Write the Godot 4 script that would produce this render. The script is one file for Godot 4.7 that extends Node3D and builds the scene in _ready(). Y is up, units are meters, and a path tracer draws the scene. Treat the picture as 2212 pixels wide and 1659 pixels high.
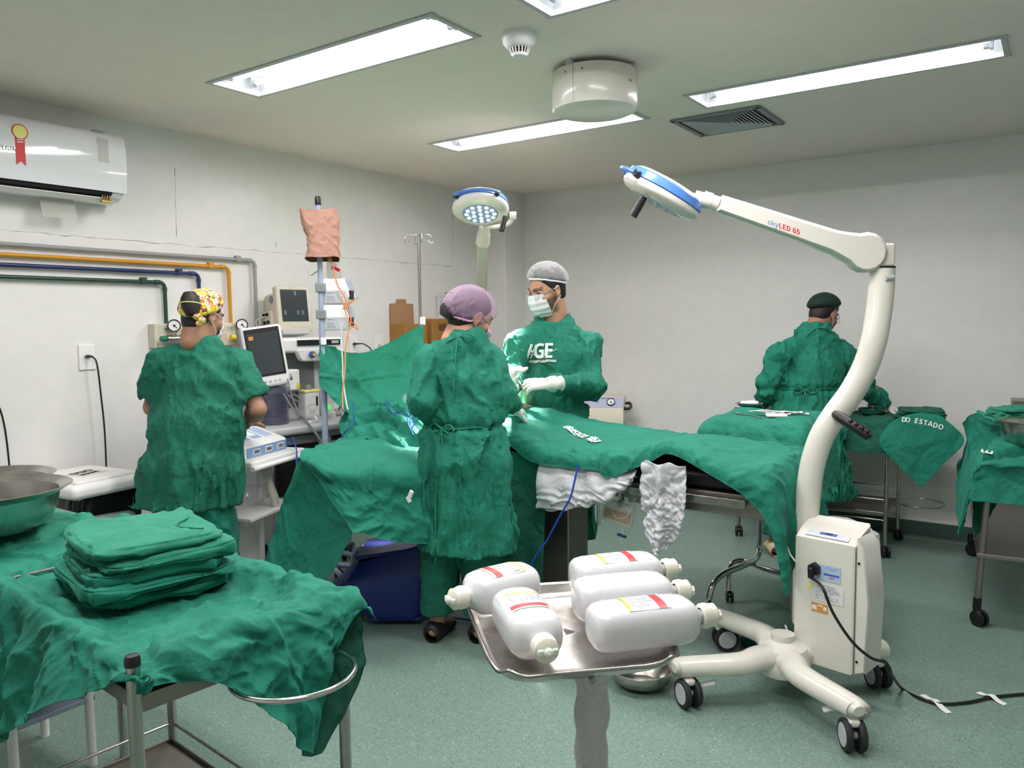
extends Node3D
# An operating theatre. World: y up, metres; -Z runs along the left wall to the far corner, -X along the back wall.
const FOCAL := 1690.0
const CX := 1106.0
const CY := 829.5
const EYE := Vector3(0, 1.5, 0)
const ROOM_H := 2.628
const WALL_L := -4.275
const WALL_B := -5.927
const WALL_R := 1.9
const WALL_F := 1.3
var view: Basis
var M := {}
var used := {}
var wr1 := FastNoiseLite.new()
var wr2 := FastNoiseLite.new()
var wr3 := FastNoiseLite.new()
var warpn := FastNoiseLite.new()

# ---------- photograph pixel -> place ----------
func _cam_ray(x: float, y: float) -> Vector3:
	return Vector3((x - CX) / FOCAL, -(y - CY) / FOCAL, -1.0)
func setup_view() -> void:
	var fw := _cam_ray(2290, 680).normalized()
	var lf := _cam_ray(-1341, 724).normalized()
	lf = (lf - fw * lf.dot(fw)).normalized()
	var xx := -lf
	var zz := -fw
	view = Basis(xx, zz.cross(xx), zz).transposed()
func ray(x: float, y: float) -> Vector3:
	return view * _cam_ray(x, y)
func at(x: float, y: float, d: float) -> Vector3:
	return EYE + ray(x, y) * d
func fl(x: float, y: float, h := 0.0) -> Vector3:
	var r := ray(x, y)
	return EYE + r * ((h - EYE.y) / r.y)
func onx(x: float, y: float, X: float) -> Vector3:
	var r := ray(x, y)
	return EYE + r * ((X - EYE.x) / r.x)
func onz(x: float, y: float, Z: float) -> Vector3:
	var r := ray(x, y)
	return EYE + r * ((Z - EYE.z) / r.z)

# ---------- mesh builder ----------
class MB:
	var v := PackedVector3Array()
	var n := PackedVector3Array()
	var uv := PackedVector2Array()
	var c := PackedColorArray()
	var idx := PackedInt32Array()
	var col := Color.WHITE
	func vert(p: Vector3, nn: Vector3, u := Vector2.ZERO) -> int:
		v.append(p)
		n.append(nn)
		uv.append(u)
		c.append(col)
		return v.size() - 1
	func tri(a: int, b: int, d: int) -> void:
		var cr := (v[b] - v[a]).cross(v[d] - v[a])
		if cr.dot(n[a] + n[b] + n[d]) > 0.0:
			idx.append(a)
			idx.append(d)
			idx.append(b)
		else:
			idx.append(a)
			idx.append(b)
			idx.append(d)
	func quad(a: int, b: int, d: int, e: int) -> void:
		tri(a, b, d)
		tri(a, d, e)
	func face(pts: Array, nn: Vector3) -> void:
		var f := v.size()
		for p in pts:
			vert(p, nn)
		for i in range(1, pts.size() - 1):
			tri(f, f + i, f + i + 1)
	# rows of points; closed_u joins the ends of every row, s turns the normals
	func grid(rows: Array, closed_u := false, s := 1.0, u0 := Rect2(0, 0, 1, 1)) -> int:
		var base := v.size()
		var nr := rows.size()
		var nc: int = rows[0].size()
		for i in nr:
			var row: PackedVector3Array = rows[i]
			var up: PackedVector3Array = rows[maxi(i - 1, 0)]
			var dn: PackedVector3Array = rows[mini(i + 1, nr - 1)]
			for j in nc:
				var l := (j - 1 + nc) % nc if closed_u else maxi(j - 1, 0)
				var r := (j + 1) % nc if closed_u else mini(j + 1, nc - 1)
				var du := row[r] - row[l]
				if du.length_squared() < 1e-12:
					du = dn[r] - dn[l] + up[r] - up[l]
				var dv := dn[j] - up[j]
				if dv.length_squared() < 1e-12:
					dv = Vector3.UP
				var nn := du.cross(dv).normalized() * s
				if nn == Vector3.ZERO:
					nn = Vector3.UP
				vert(row[j], nn, u0.position + Vector2(float(j) / (nc if closed_u else nc - 1), float(i) / (nr - 1)) * u0.size)
		var m := nc if closed_u else nc - 1
		for i in nr - 1:
			for j in m:
				var j2 := (j + 1) % nc
				quad(base + i * nc + j, base + i * nc + j2, base + (i + 1) * nc + j2, base + (i + 1) * nc + j)
		return base
	# box with rounded edges
	func box(p: Vector3, s: Vector3, r := 0.004, b := Basis(), fine := 1) -> void:
		var hs := s * 0.5
		r = minf(r, minf(hs.x, minf(hs.y, hs.z)) * 0.999)
		var inn := hs - Vector3(r, r, r)
		for ax in 3:
			for sg in [-1.0, 1.0]:
				var a1 := (ax + 1) % 3
				var a2 := (ax + 2) % 3
				var c1 := _ticks(hs[a1], r, fine)
				var c2 := _ticks(hs[a2], r, fine)
				var f := v.size()
				for e in c1:
					for g in c2:
						var q := Vector3.ZERO
						q[ax] = hs[ax] * sg
						q[a1] = e
						q[a2] = g
						var k := q.clamp(-inn, inn)
						var nn := (q - k).normalized()
						if absf(e) <= inn[a1] + 1e-6 and absf(g) <= inn[a2] + 1e-6:
							nn = Vector3.ZERO
							nn[ax] = sg
						vert(p + b * (k + nn * r), b * nn, Vector2(e / s[a1] + 0.5, g / s[a2] + 0.5))
				for i in c1.size() - 1:
					for j in c2.size() - 1:
						var w := f + i * c2.size() + j
						quad(w, w + 1, w + c2.size() + 1, w + c2.size())
	func _ticks(hh: float, r: float, fine: int) -> Array:
		if fine == 1:
			return [-hh, -hh + r, hh - r, hh]
		return [-hh, -hh + r * 0.42, -hh + r * 0.75, -hh + r, hh - r, hh - r * 0.75, hh - r * 0.42, hh]
	func bar(a: Vector3, b: Vector3, w: float, t: float, up := Vector3.UP, r := 0.003) -> void:
		var z := (b - a).normalized()
		var x := up.cross(z).normalized()
		if x == Vector3.ZERO:
			x = Vector3.RIGHT
		box((a + b) * 0.5, Vector3(w, t, a.distance_to(b)), r, Basis(x, z.cross(x), z))
	# tube through points; r is a number or an array of radii
	func tube(pts: Array, r, sides := 10, caps := true, squash := 1.0) -> void:
		var np := pts.size()
		var ref := Vector3.UP
		var rows := []
		var t0: Vector3 = (pts[1] - pts[0]).normalized()
		if absf(t0.dot(ref)) > 0.9:
			ref = Vector3.RIGHT
		var x := ref.cross(t0).normalized()
		var f := v.size()
		for i in np:
			var t: Vector3 = (pts[mini(i + 1, np - 1)] - pts[maxi(i - 1, 0)]).normalized()
			x = (x - t * x.dot(t)).normalized()
			var y := t.cross(x)
			var rr: float = r[i] if r is Array else r
			for k in sides:
				var a := TAU * k / sides
				var dd := x * cos(a) + y * sin(a) * squash
				vert(pts[i] + dd * rr, dd.normalized(), Vector2(float(k) / sides, float(i) / np))
		for i in np - 1:
			for k in sides:
				var k2 := (k + 1) % sides
				quad(f + i * sides + k, f + i * sides + k2, f + (i + 1) * sides + k2, f + (i + 1) * sides + k)
		if caps:
			for e in [0, np - 1]:
				var t: Vector3 = (pts[0] - pts[1]).normalized() if e == 0 else (pts[np - 1] - pts[np - 2]).normalized()
				var g := vert(pts[e], t)
				for k in sides:
					vert(v[f + e * sides + k], t)
				for k in sides:
					tri(g, g + 1 + k, g + 1 + (k + 1) % sides)
	func lathe(prof: Array, t: Transform3D, seg := 24, sx := 1.0, sz := 1.0) -> void:
		var m := prof.size()
		var sn := []
		for i in m - 1:
			var e: Vector2 = prof[i + 1] - prof[i]
			sn.append(Vector2(e.y, -e.x).normalized())
		for i in m - 1:
			var na: Vector2 = sn[i]
			var nb: Vector2 = sn[i]
			if i > 0 and sn[i - 1].dot(sn[i]) > 0.75:
				na = (sn[i - 1] + sn[i]).normalized()
			if i < m - 2 and sn[i + 1].dot(sn[i]) > 0.75:
				nb = (sn[i + 1] + sn[i]).normalized()
			var f := v.size()
			for k in seg + 1:
				var a := TAU * k / seg
				var cs := cos(a)
				var si := sin(a)
				for q in 2:
					var pp: Vector2 = prof[i + q]
					var nn := na if q == 0 else nb
					vert(t * Vector3(pp.x * cs * sx, pp.y, pp.x * si * sz), (t.basis * Vector3(nn.x * cs / sx, nn.y, nn.x * si / sz)).normalized(), Vector2(float(k) / seg, float(i + q) / (m - 1)))
			for k in seg:
				var w := f + k * 2
				quad(w, w + 2, w + 3, w + 1)
	# polygon in x, y pushed along z from -d/2 to d/2, with a small bevel
	func prism(poly: Array, d: float, t: Transform3D, bev := 0.003) -> void:
		var m := poly.size()
		var area := 0.0
		for i in m:
			area += (poly[i] as Vector2).cross(poly[(i + 1) % m])
		var pl := poly.duplicate()
		if area < 0.0:
			pl.reverse()
		var ins := []
		var vn := []
		for i in m:
			var e0: Vector2 = (pl[i] - pl[(i - 1 + m) % m]).normalized()
			var e1: Vector2 = (pl[(i + 1) % m] - pl[i]).normalized()
			var nn := (Vector2(e0.y, -e0.x) + Vector2(e1.y, -e1.x)).normalized()
			vn.append([Vector2(e0.y, -e0.x), Vector2(e1.y, -e1.x), nn])
			ins.append(pl[i] - nn * bev / maxf(0.4, nn.dot(Vector2(e1.y, -e1.x))))
		var tris := Geometry2D.triangulate_polygon(PackedVector2Array(ins))
		for s in [-1.0, 1.0]:
			var f := v.size()
			for q in ins:
				vert(t * Vector3(q.x, q.y, s * d * 0.5), t.basis * Vector3(0, 0, s), q)
			for i in range(0, tris.size(), 3):
				tri(f + tris[i], f + tris[i + 1], f + tris[i + 2])
		for i in m:
			var j := (i + 1) % m
			var na: Vector2 = vn[i][2] if vn[i][0].dot(vn[i][1]) > 0.7 else vn[i][1]
			var nb: Vector2 = vn[j][2] if vn[j][0].dot(vn[j][1]) > 0.7 else vn[j][0]
			var f := v.size()
			for zz in [[-d * 0.5, ins, -0.7], [-d * 0.5 + bev, pl, 0.0], [d * 0.5 - bev, pl, 0.0], [d * 0.5, ins, 0.7]]:
				var src: Array = zz[1]
				vert(t * Vector3(src[i].x, src[i].y, zz[0]), (t.basis * Vector3(na.x, na.y, zz[2])).normalized())
				vert(t * Vector3(src[j].x, src[j].y, zz[0]), (t.basis * Vector3(nb.x, nb.y, zz[2])).normalized())
			for q in 3:
				var w := f + q * 2
				quad(w, w + 1, w + 3, w + 2)
	func mesh() -> ArrayMesh:
		var arr := []
		arr.resize(Mesh.ARRAY_MAX)
		arr[Mesh.ARRAY_VERTEX] = v
		arr[Mesh.ARRAY_NORMAL] = n
		arr[Mesh.ARRAY_TEX_UV] = uv
		arr[Mesh.ARRAY_COLOR] = c
		arr[Mesh.ARRAY_INDEX] = idx
		var am := ArrayMesh.new()
		am.add_surface_from_arrays(Mesh.PRIMITIVE_TRIANGLES, arr)
		return am

# ---------- implicit bodies, meshed as surface nets ----------
class Sdf:
	var o: Vector3
	var h: float
	var nx: int
	var ny: int
	var nz: int
	var d := PackedFloat32Array()
	func _init(lo: Vector3, hi: Vector3, cell: float) -> void:
		o = lo
		h = cell
		nx = int((hi.x - lo.x) / cell) + 2
		ny = int((hi.y - lo.y) / cell) + 2
		nz = int((hi.z - lo.z) / cell) + 2
		d.resize(nx * ny * nz)
		d.fill(1.0)
	func _span(lo: Vector3, hi: Vector3) -> Array:
		var a := ((lo - o) / h).floor()
		var b := ((hi - o) / h).ceil()
		return [clampi(int(a.x), 0, nx - 1), clampi(int(a.y), 0, ny - 1), clampi(int(a.z), 0, nz - 1), clampi(int(b.x), 0, nx - 1), clampi(int(b.y), 0, ny - 1), clampi(int(b.z), 0, nz - 1)]
	func cap(a: Vector3, b: Vector3, ra: float, rb: float, k := 0.02, wide := Vector3.ZERO, s := 1.0) -> void:
		var m := maxf(ra, rb) * maxf(1.0, s) + k + h * 2.0
		var mm := Vector3(m, m, m)
		var q := _span(a.min(b) - mm, a.max(b) + mm)
		var ba := b - a
		var l2 := maxf(ba.length_squared(), 1e-9)
		var inv := 1.0 - 1.0 / s
		var flat := s != 1.0
		for z in range(q[2], q[5] + 1):
			for y in range(q[1], q[4] + 1):
				var i := (z * ny + y) * nx + int(q[0])
				for x in range(q[0], q[3] + 1):
					var pa := o + Vector3(x, y, z) * h - a
					var t := clampf(pa.dot(ba) / l2, 0.0, 1.0)
					pa -= ba * t
					if flat:
						pa -= wide * (pa.dot(wide) * inv)
					var ds := pa.length() - ra - (rb - ra) * t
					var e := d[i]
					var g := maxf(k - absf(e - ds), 0.0)
					d[i] = minf(e, ds) - g * g / (4.0 * k)
					i += 1
	func ball(c: Vector3, r: Vector3, b := Basis(), k := 0.01, cut := false) -> void:
		var m := maxf(r.x, maxf(r.y, r.z)) + k + h * 2.0
		var mm := Vector3(m, m, m)
		var q := _span(c - mm, c + mm)
		var bt := b.transposed()
		for z in range(q[2], q[5] + 1):
			for y in range(q[1], q[4] + 1):
				var i := (z * ny + y) * nx + int(q[0])
				for x in range(q[0], q[3] + 1):
					var p := bt * (o + Vector3(x, y, z) * h - c)
					var k0 := (p / r).length()
					var k1 := (p / (r * r)).length()
					var ds := k0 * (k0 - 1.0) / maxf(k1, 1e-6)
					if k0 < 1e-4:
						ds = -minf(r.x, minf(r.y, r.z))
					var e := d[i]
					if cut:
						var g2 := maxf(k - absf(e + ds), 0.0)
						d[i] = maxf(e, -ds) + g2 * g2 / (4.0 * k)
					else:
						var g := maxf(k - absf(e - ds), 0.0)
						d[i] = minf(e, ds) - g * g / (4.0 * k)
					i += 1
	func each(f: Callable) -> void:
		var i := 0
		for z in nz:
			for y in ny:
				for x in nx:
					if absf(d[i]) < 0.09:
						d[i] = f.call(o + Vector3(x, y, z) * h, d[i])
					i += 1
	func cut(pt: Vector3, nn: Vector3) -> void:
		var i := 0
		for z in nz:
			for y in ny:
				for x in nx:
					d[i] = maxf(d[i], (o + Vector3(x, y, z) * h - pt).dot(nn))
					i += 1
	# adds the surface to mb
	func net(mb: MB, paint = null) -> void:
		var at := PackedInt32Array()
		at.resize(d.size())
		at.fill(-1)
		var base := mb.v.size()
		var sx := 1
		var sy := nx
		var sz := nx * ny
		var off := [0, sx, sy, sx + sy, sz, sx + sz, sy + sz, sx + sy + sz]
		var cor := [Vector3(0, 0, 0), Vector3(1, 0, 0), Vector3(0, 1, 0), Vector3(1, 1, 0), Vector3(0, 0, 1), Vector3(1, 0, 1), Vector3(0, 1, 1), Vector3(1, 1, 1)]
		var ed := [[0, 1], [2, 3], [4, 5], [6, 7], [0, 2], [1, 3], [4, 6], [5, 7], [0, 4], [1, 5], [2, 6], [3, 7]]
		var face := PackedInt32Array()
		for z in nz - 1:
			for y in ny - 1:
				var i := (z * ny + y) * nx
				for x in nx - 1:
					var a0 := d[i] < 0.0
					var cross := a0 != (d[i + 1] < 0.0) or a0 != (d[i + sy] < 0.0) or a0 != (d[i + sz] < 0.0) or a0 != (d[i + sy + 1] < 0.0) or a0 != (d[i + sz + 1] < 0.0) or a0 != (d[i + sz + sy] < 0.0) or a0 != (d[i + sz + sy + 1] < 0.0)
					if cross:
						var sum := Vector3.ZERO
						var cnt := 0
						for e in ed:
							var u := d[i + off[e[0]]]
							var w := d[i + off[e[1]]]
							if (u < 0.0) != (w < 0.0):
								sum += (cor[e[0]] as Vector3).lerp(cor[e[1]], u / (u - w))
								cnt += 1
						var gr := Vector3(d[i + 1] + d[i + 1 + sy] + d[i + 1 + sz] + d[i + 1 + sy + sz] - d[i] - d[i + sy] - d[i + sz] - d[i + sy + sz], d[i + sy] + d[i + sy + 1] + d[i + sy + sz] + d[i + sy + sz + 1] - d[i] - d[i + 1] - d[i + sz] - d[i + sz + 1], d[i + sz] + d[i + sz + 1] + d[i + sz + sy] + d[i + sz + sy + 1] - d[i] - d[i + 1] - d[i + sy] - d[i + sy + 1])
						at[i] = mb.vert(o + (Vector3(x, y, z) + sum / cnt) * h, gr.normalized())
						if x > 0 and y > 0 and z > 0:
							if a0 != (d[i + 1] < 0.0):
								face.append_array([i, i - sy, i - sy - sz, i - sz])
							if a0 != (d[i + sy] < 0.0):
								face.append_array([i, i - 1, i - 1 - sz, i - sz])
							if a0 != (d[i + sz] < 0.0):
								face.append_array([i, i - 1, i - 1 - sy, i - sy])
					i += 1
		var f := 0
		while f < face.size():
			var p := at[face[f]]
			var q := at[face[f + 1]]
			var r := at[face[f + 2]]
			var s := at[face[f + 3]]
			if p >= 0 and q >= 0 and r >= 0 and s >= 0:
				mb.quad(p, q, r, s)
			f += 4
		if paint != null:
			for i in range(base, mb.v.size()):
				mb.c[i] = paint.call(mb.v[i], mb.n[i])

# normals again from the faces (after a displacement)
func renormal(mb: MB) -> void:
	var nn := PackedVector3Array()
	nn.resize(mb.v.size())
	for i in range(0, mb.idx.size(), 3):
		var a := mb.idx[i]
		var b := mb.idx[i + 1]
		var c := mb.idx[i + 2]
		var cr := (mb.v[c] - mb.v[a]).cross(mb.v[b] - mb.v[a])
		nn[a] += cr
		nn[b] += cr
		nn[c] += cr
	for i in nn.size():
		mb.n[i] = nn[i].normalized()

# ---------- objects ----------
func numbered(called: String) -> String:
	used[called] = used.get(called, 0) + 1
	return called if used[called] == 1 else "%s_%03d" % [called, used[called] - 1]
func thing(called: String, label: String, category: String, p := Vector3.ZERO, group := "") -> Node3D:
	var o := Node3D.new()
	o.name = numbered(called)
	add_child(o)
	o.position = p
	tag(o, label, category, group)
	return o
func tag(o: Node, label: String, category: String, group := "") -> void:
	o.set_meta("label", label)
	o.set_meta("category", category)
	if group:
		o.set_meta("group", group)
# a part (or, with self as parent, a one-mesh thing); the mesh is given in world places
func part(parent: Node, called: String, mb: MB, mat: Material, label := "") -> MeshInstance3D:
	var o := MeshInstance3D.new()
	o.mesh = mb.mesh()
	o.material_override = null
	o.mesh.surface_set_material(0, mat)
	o.name = numbered(called) if parent == self else called
	parent.add_child(o, true)
	var t := Vector3.ZERO
	var q := parent
	while q != self:
		t += (q as Node3D).position
		q = q.get_parent()
	o.position = -t
	if label:
		o.set_meta("label", label)
	return o
func struct(called: String, mb: MB, mat: Material, label := "") -> MeshInstance3D:
	var o := part(self, called, mb, mat, label)
	o.set_meta("kind", "structure")
	return o
func mat(key: String, c: Color, rough := 0.5, metal := 0.0, opt := {}) -> StandardMaterial3D:
	var m := StandardMaterial3D.new()
	m.resource_name = key
	m.albedo_color = c
	m.roughness = rough
	m.metallic = metal
	for k in opt:
		m.set(k, opt[k])
	M[key] = m
	return m
func srgb(r: int, g: int, b: int, a := 1.0) -> Color:
	return Color(r / 255.0, g / 255.0, b / 255.0, a)
func noise(sd: int, freq: float, type := FastNoiseLite.TYPE_SIMPLEX_SMOOTH, oct := 3) -> FastNoiseLite:
	var f := FastNoiseLite.new()
	f.seed = sd
	f.frequency = freq
	f.noise_type = type
	f.fractal_octaves = oct
	return f
func ntex(f: FastNoiseLite, ramp: Array, size := 512) -> NoiseTexture2D:
	var t := NoiseTexture2D.new()
	t.width = size
	t.height = size
	t.seamless = true
	t.noise = f
	if ramp:
		var g := Gradient.new()
		g.offsets = PackedFloat32Array(ramp[0])
		g.colors = PackedColorArray(ramp[1])
		t.color_ramp = g
	return t
func spline(pts: Array, per := 6) -> Array:
	var out := []
	var n := pts.size()
	for i in n - 1:
		var p0 = pts[maxi(i - 1, 0)]
		var p3 = pts[mini(i + 2, n - 1)]
		for k in per:
			out.append(pts[i].cubic_interpolate(pts[i + 1], p0, p3, float(k) / per))
	out.append(pts[n - 1])
	return out
func poly_round(pts: Array, r: float, seg := 4) -> Array:
	var out := []
	var n := pts.size()
	for i in n:
		var p: Vector2 = pts[i]
		var a: Vector2 = (pts[(i - 1 + n) % n] - p)
		var b: Vector2 = (pts[(i + 1) % n] - p)
		var rr := minf(r, minf(a.length(), b.length()) * 0.45)
		var pa := p + a.normalized() * rr
		var pb := p + b.normalized() * rr
		for k in seg + 1:
			var t := float(k) / seg
			out.append(pa.lerp(p, t).lerp(p.lerp(pb, t), t))
	return out
func ellipse(c: Vector2, rx: float, ry: float, n := 24) -> Array:
	var out := []
	for k in n:
		out.append(c + Vector2(cos(TAU * k / n) * rx, sin(TAU * k / n) * ry))
	return out
func frame(p: Vector3, x: Vector3, y: Vector3) -> Transform3D:
	var xx := x.normalized()
	var zz := xx.cross(y).normalized()
	return Transform3D(Basis(xx, zz.cross(xx), zz), p)
func aim(p: Vector3, y: Vector3) -> Transform3D:   # y axis along y
	var yy := y.normalized()
	var x := (Vector3.RIGHT if absf(yy.x) < 0.9 else Vector3.FORWARD)
	x = (x - yy * x.dot(yy)).normalized()
	return Transform3D(Basis(x, yy, x.cross(yy)), p)

# ---------- cloth ----------
# folds at a place: sharp creases warped by a coarse field
func wrinkle(p: Vector3, fine := 1.0) -> float:
	var w := Vector3(warpn.get_noise_3dv(p), warpn.get_noise_3dv(p + Vector3(7, 3, 1)), warpn.get_noise_3dv(p + Vector3(2, 9, 5))) * 0.16
	var q := p + w
	var a := wr1.get_noise_3dv(q) * 0.5 + 0.5
	var b := wr2.get_noise_3dv(q) * 0.5 + 0.5
	return (a * a * a - 0.25) * 1.35 + (b * b * b - 0.25) * 0.6 * fine + wr3.get_noise_3dv(p) * 0.35
func dense(ctrl: Array, nu: int, nv: int) -> Array:
	# Catmull-Rom surface through a net of control points
	var nr := ctrl.size()
	var nc: int = ctrl[0].size()
	var mid := []
	for i in nr:
		var row := PackedVector3Array()
		for k in nu:
			var f := float(k) / (nu - 1) * (nc - 1)
			var j := mini(int(f), nc - 2)
			row.append((ctrl[i][j] as Vector3).cubic_interpolate(ctrl[i][j + 1], ctrl[i][maxi(j - 1, 0)], ctrl[i][mini(j + 2, nc - 1)], f - j))
		mid.append(row)
	var out := []
	for k in nv:
		var f := float(k) / (nv - 1) * (nr - 1)
		var i := mini(int(f), nr - 2)
		var t := f - i
		var row := PackedVector3Array()
		for j in nu:
			row.append((mid[i][j] as Vector3).cubic_interpolate(mid[i + 1][j], mid[maxi(i - 1, 0)][j], mid[mini(i + 2, nr - 1)][j], t))
		out.append(row)
	return out
# cloth through control points, folded by amp, with a thickness and a hem
func cloth(mb: MB, ctrl: Array, nu: int, nv: int, amp := 0.01, side := 1.0, fold = null, thick := 0.003) -> Array:
	var rows := dense(ctrl, nu, nv)
	var tmp := MB.new()
	tmp.grid(rows, false, side)
	var front := []
	var back := []
	for i in nv:
		var a := PackedVector3Array()
		var b := PackedVector3Array()
		for j in nu:
			var k := i * nu + j
			var p := tmp.v[k]
			var nn := tmp.n[k]
			var m := wrinkle(p) * amp
			if fold != null:
				m += fold.call(float(j) / (nu - 1), float(i) / (nv - 1), p)
			if j == 0 or i == 0 or j == nu - 1 or i == nv - 1:
				m += 0.0015
			p += nn * m
			a.append(p)
			b.append(p - nn * thick)
		front.append(a)
		back.append(b)
	mb.grid(front, false, side)
	mb.grid(back, false, -side)
	var rim_a := PackedVector3Array()
	var rim_b := PackedVector3Array()
	for j in nu:
		rim_a.append(front[0][j])
		rim_b.append(back[0][j])
	for i in range(1, nv):
		rim_a.append(front[i][nu - 1])
		rim_b.append(back[i][nu - 1])
	for j in range(nu - 2, -1, -1):
		rim_a.append(front[nv - 1][j])
		rim_b.append(back[nv - 1][j])
	for i in range(nv - 2, 0, -1):
		rim_a.append(front[i][0])
		rim_b.append(back[i][0])
	mb.grid([rim_a, rim_b], true, 1.0)
	return front
# net of [x, y, depth] in the photograph's pixels -> places
func net(px: Array) -> Array:
	var out := []
	for row in px:
		var r := []
		for q in row:
			r.append(at(q[0], q[1], q[2]))
		out.append(r)
	return out
# letters laid one by one on a cloth, from (u0, v0) to (u1, v1) of its net
func print_on(t: Node, rows: Array, s: String, a: Vector2, b: Vector2, size: float, m: Material, flip := 1.0) -> void:
	var nv := rows.size()
	var nu: int = rows[0].size()
	var pa: Vector3 = rows[int(a.y * (nv - 1))][int(a.x * (nu - 1))]
	var pb: Vector3 = rows[int(b.y * (nv - 1))][int(b.x * (nu - 1))]
	var dirv := (pb - pa).normalized()
	for k in s.length():
		if s[k] == " ":
			continue
		var q := a.lerp(b, (k + 0.5) / s.length()) * Vector2(nu - 1, nv - 1)
		var j := clampi(int(q.x), 1, nu - 3)
		var i := clampi(int(q.y), 1, nv - 3)
		var p: Vector3 = rows[i][j].lerp(rows[i][j + 1], q.x - j)
		var dn: Vector3 = rows[i + 1][j].lerp(rows[i + 1][j + 1], q.x - j)
		p = p.lerp(dn, q.y - i)
		var right := dirv
		var nn: Vector3 = ((rows[i][j + 2] - rows[i][j - 1]) as Vector3).cross(rows[i + 2][j] - rows[i - 1][j]).normalized() * flip
		var up := nn.cross(right).normalized()
		right = up.cross(nn)
		p += nn * 0.003
		txt(t, "letter", s[k], size, p + nn * 0.002, right, up, m, true, 0.001)

func txt(parent: Node, called: String, s: String, size: float, p: Vector3, right: Vector3, up: Vector3, m: Material, bold := true, depth := 0.0012, squeeze := 1.0) -> MeshInstance3D:
	var t := TextMesh.new()
	t.text = s
	var f := SystemFont.new()
	f.font_names = PackedStringArray(["Droid Sans"])
	f.font_weight = 700 if bold else 400
	t.font = f
	t.font_size = 48
	t.pixel_size = size / 35.0
	t.depth = depth
	t.curve_step = 3.0
	t.material = m
	var o := MeshInstance3D.new()
	o.mesh = t
	o.name = called
	parent.add_child(o, true)
	var w := Vector3.ZERO
	var q := parent
	while q != self:
		w += (q as Node3D).position
		q = q.get_parent()
	var z := right.cross(up).normalized()
	o.transform = Transform3D(Basis(right.normalized() * squeeze, up.normalized(), z), p + z * depth * 0.5 - w)
	return o

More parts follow.
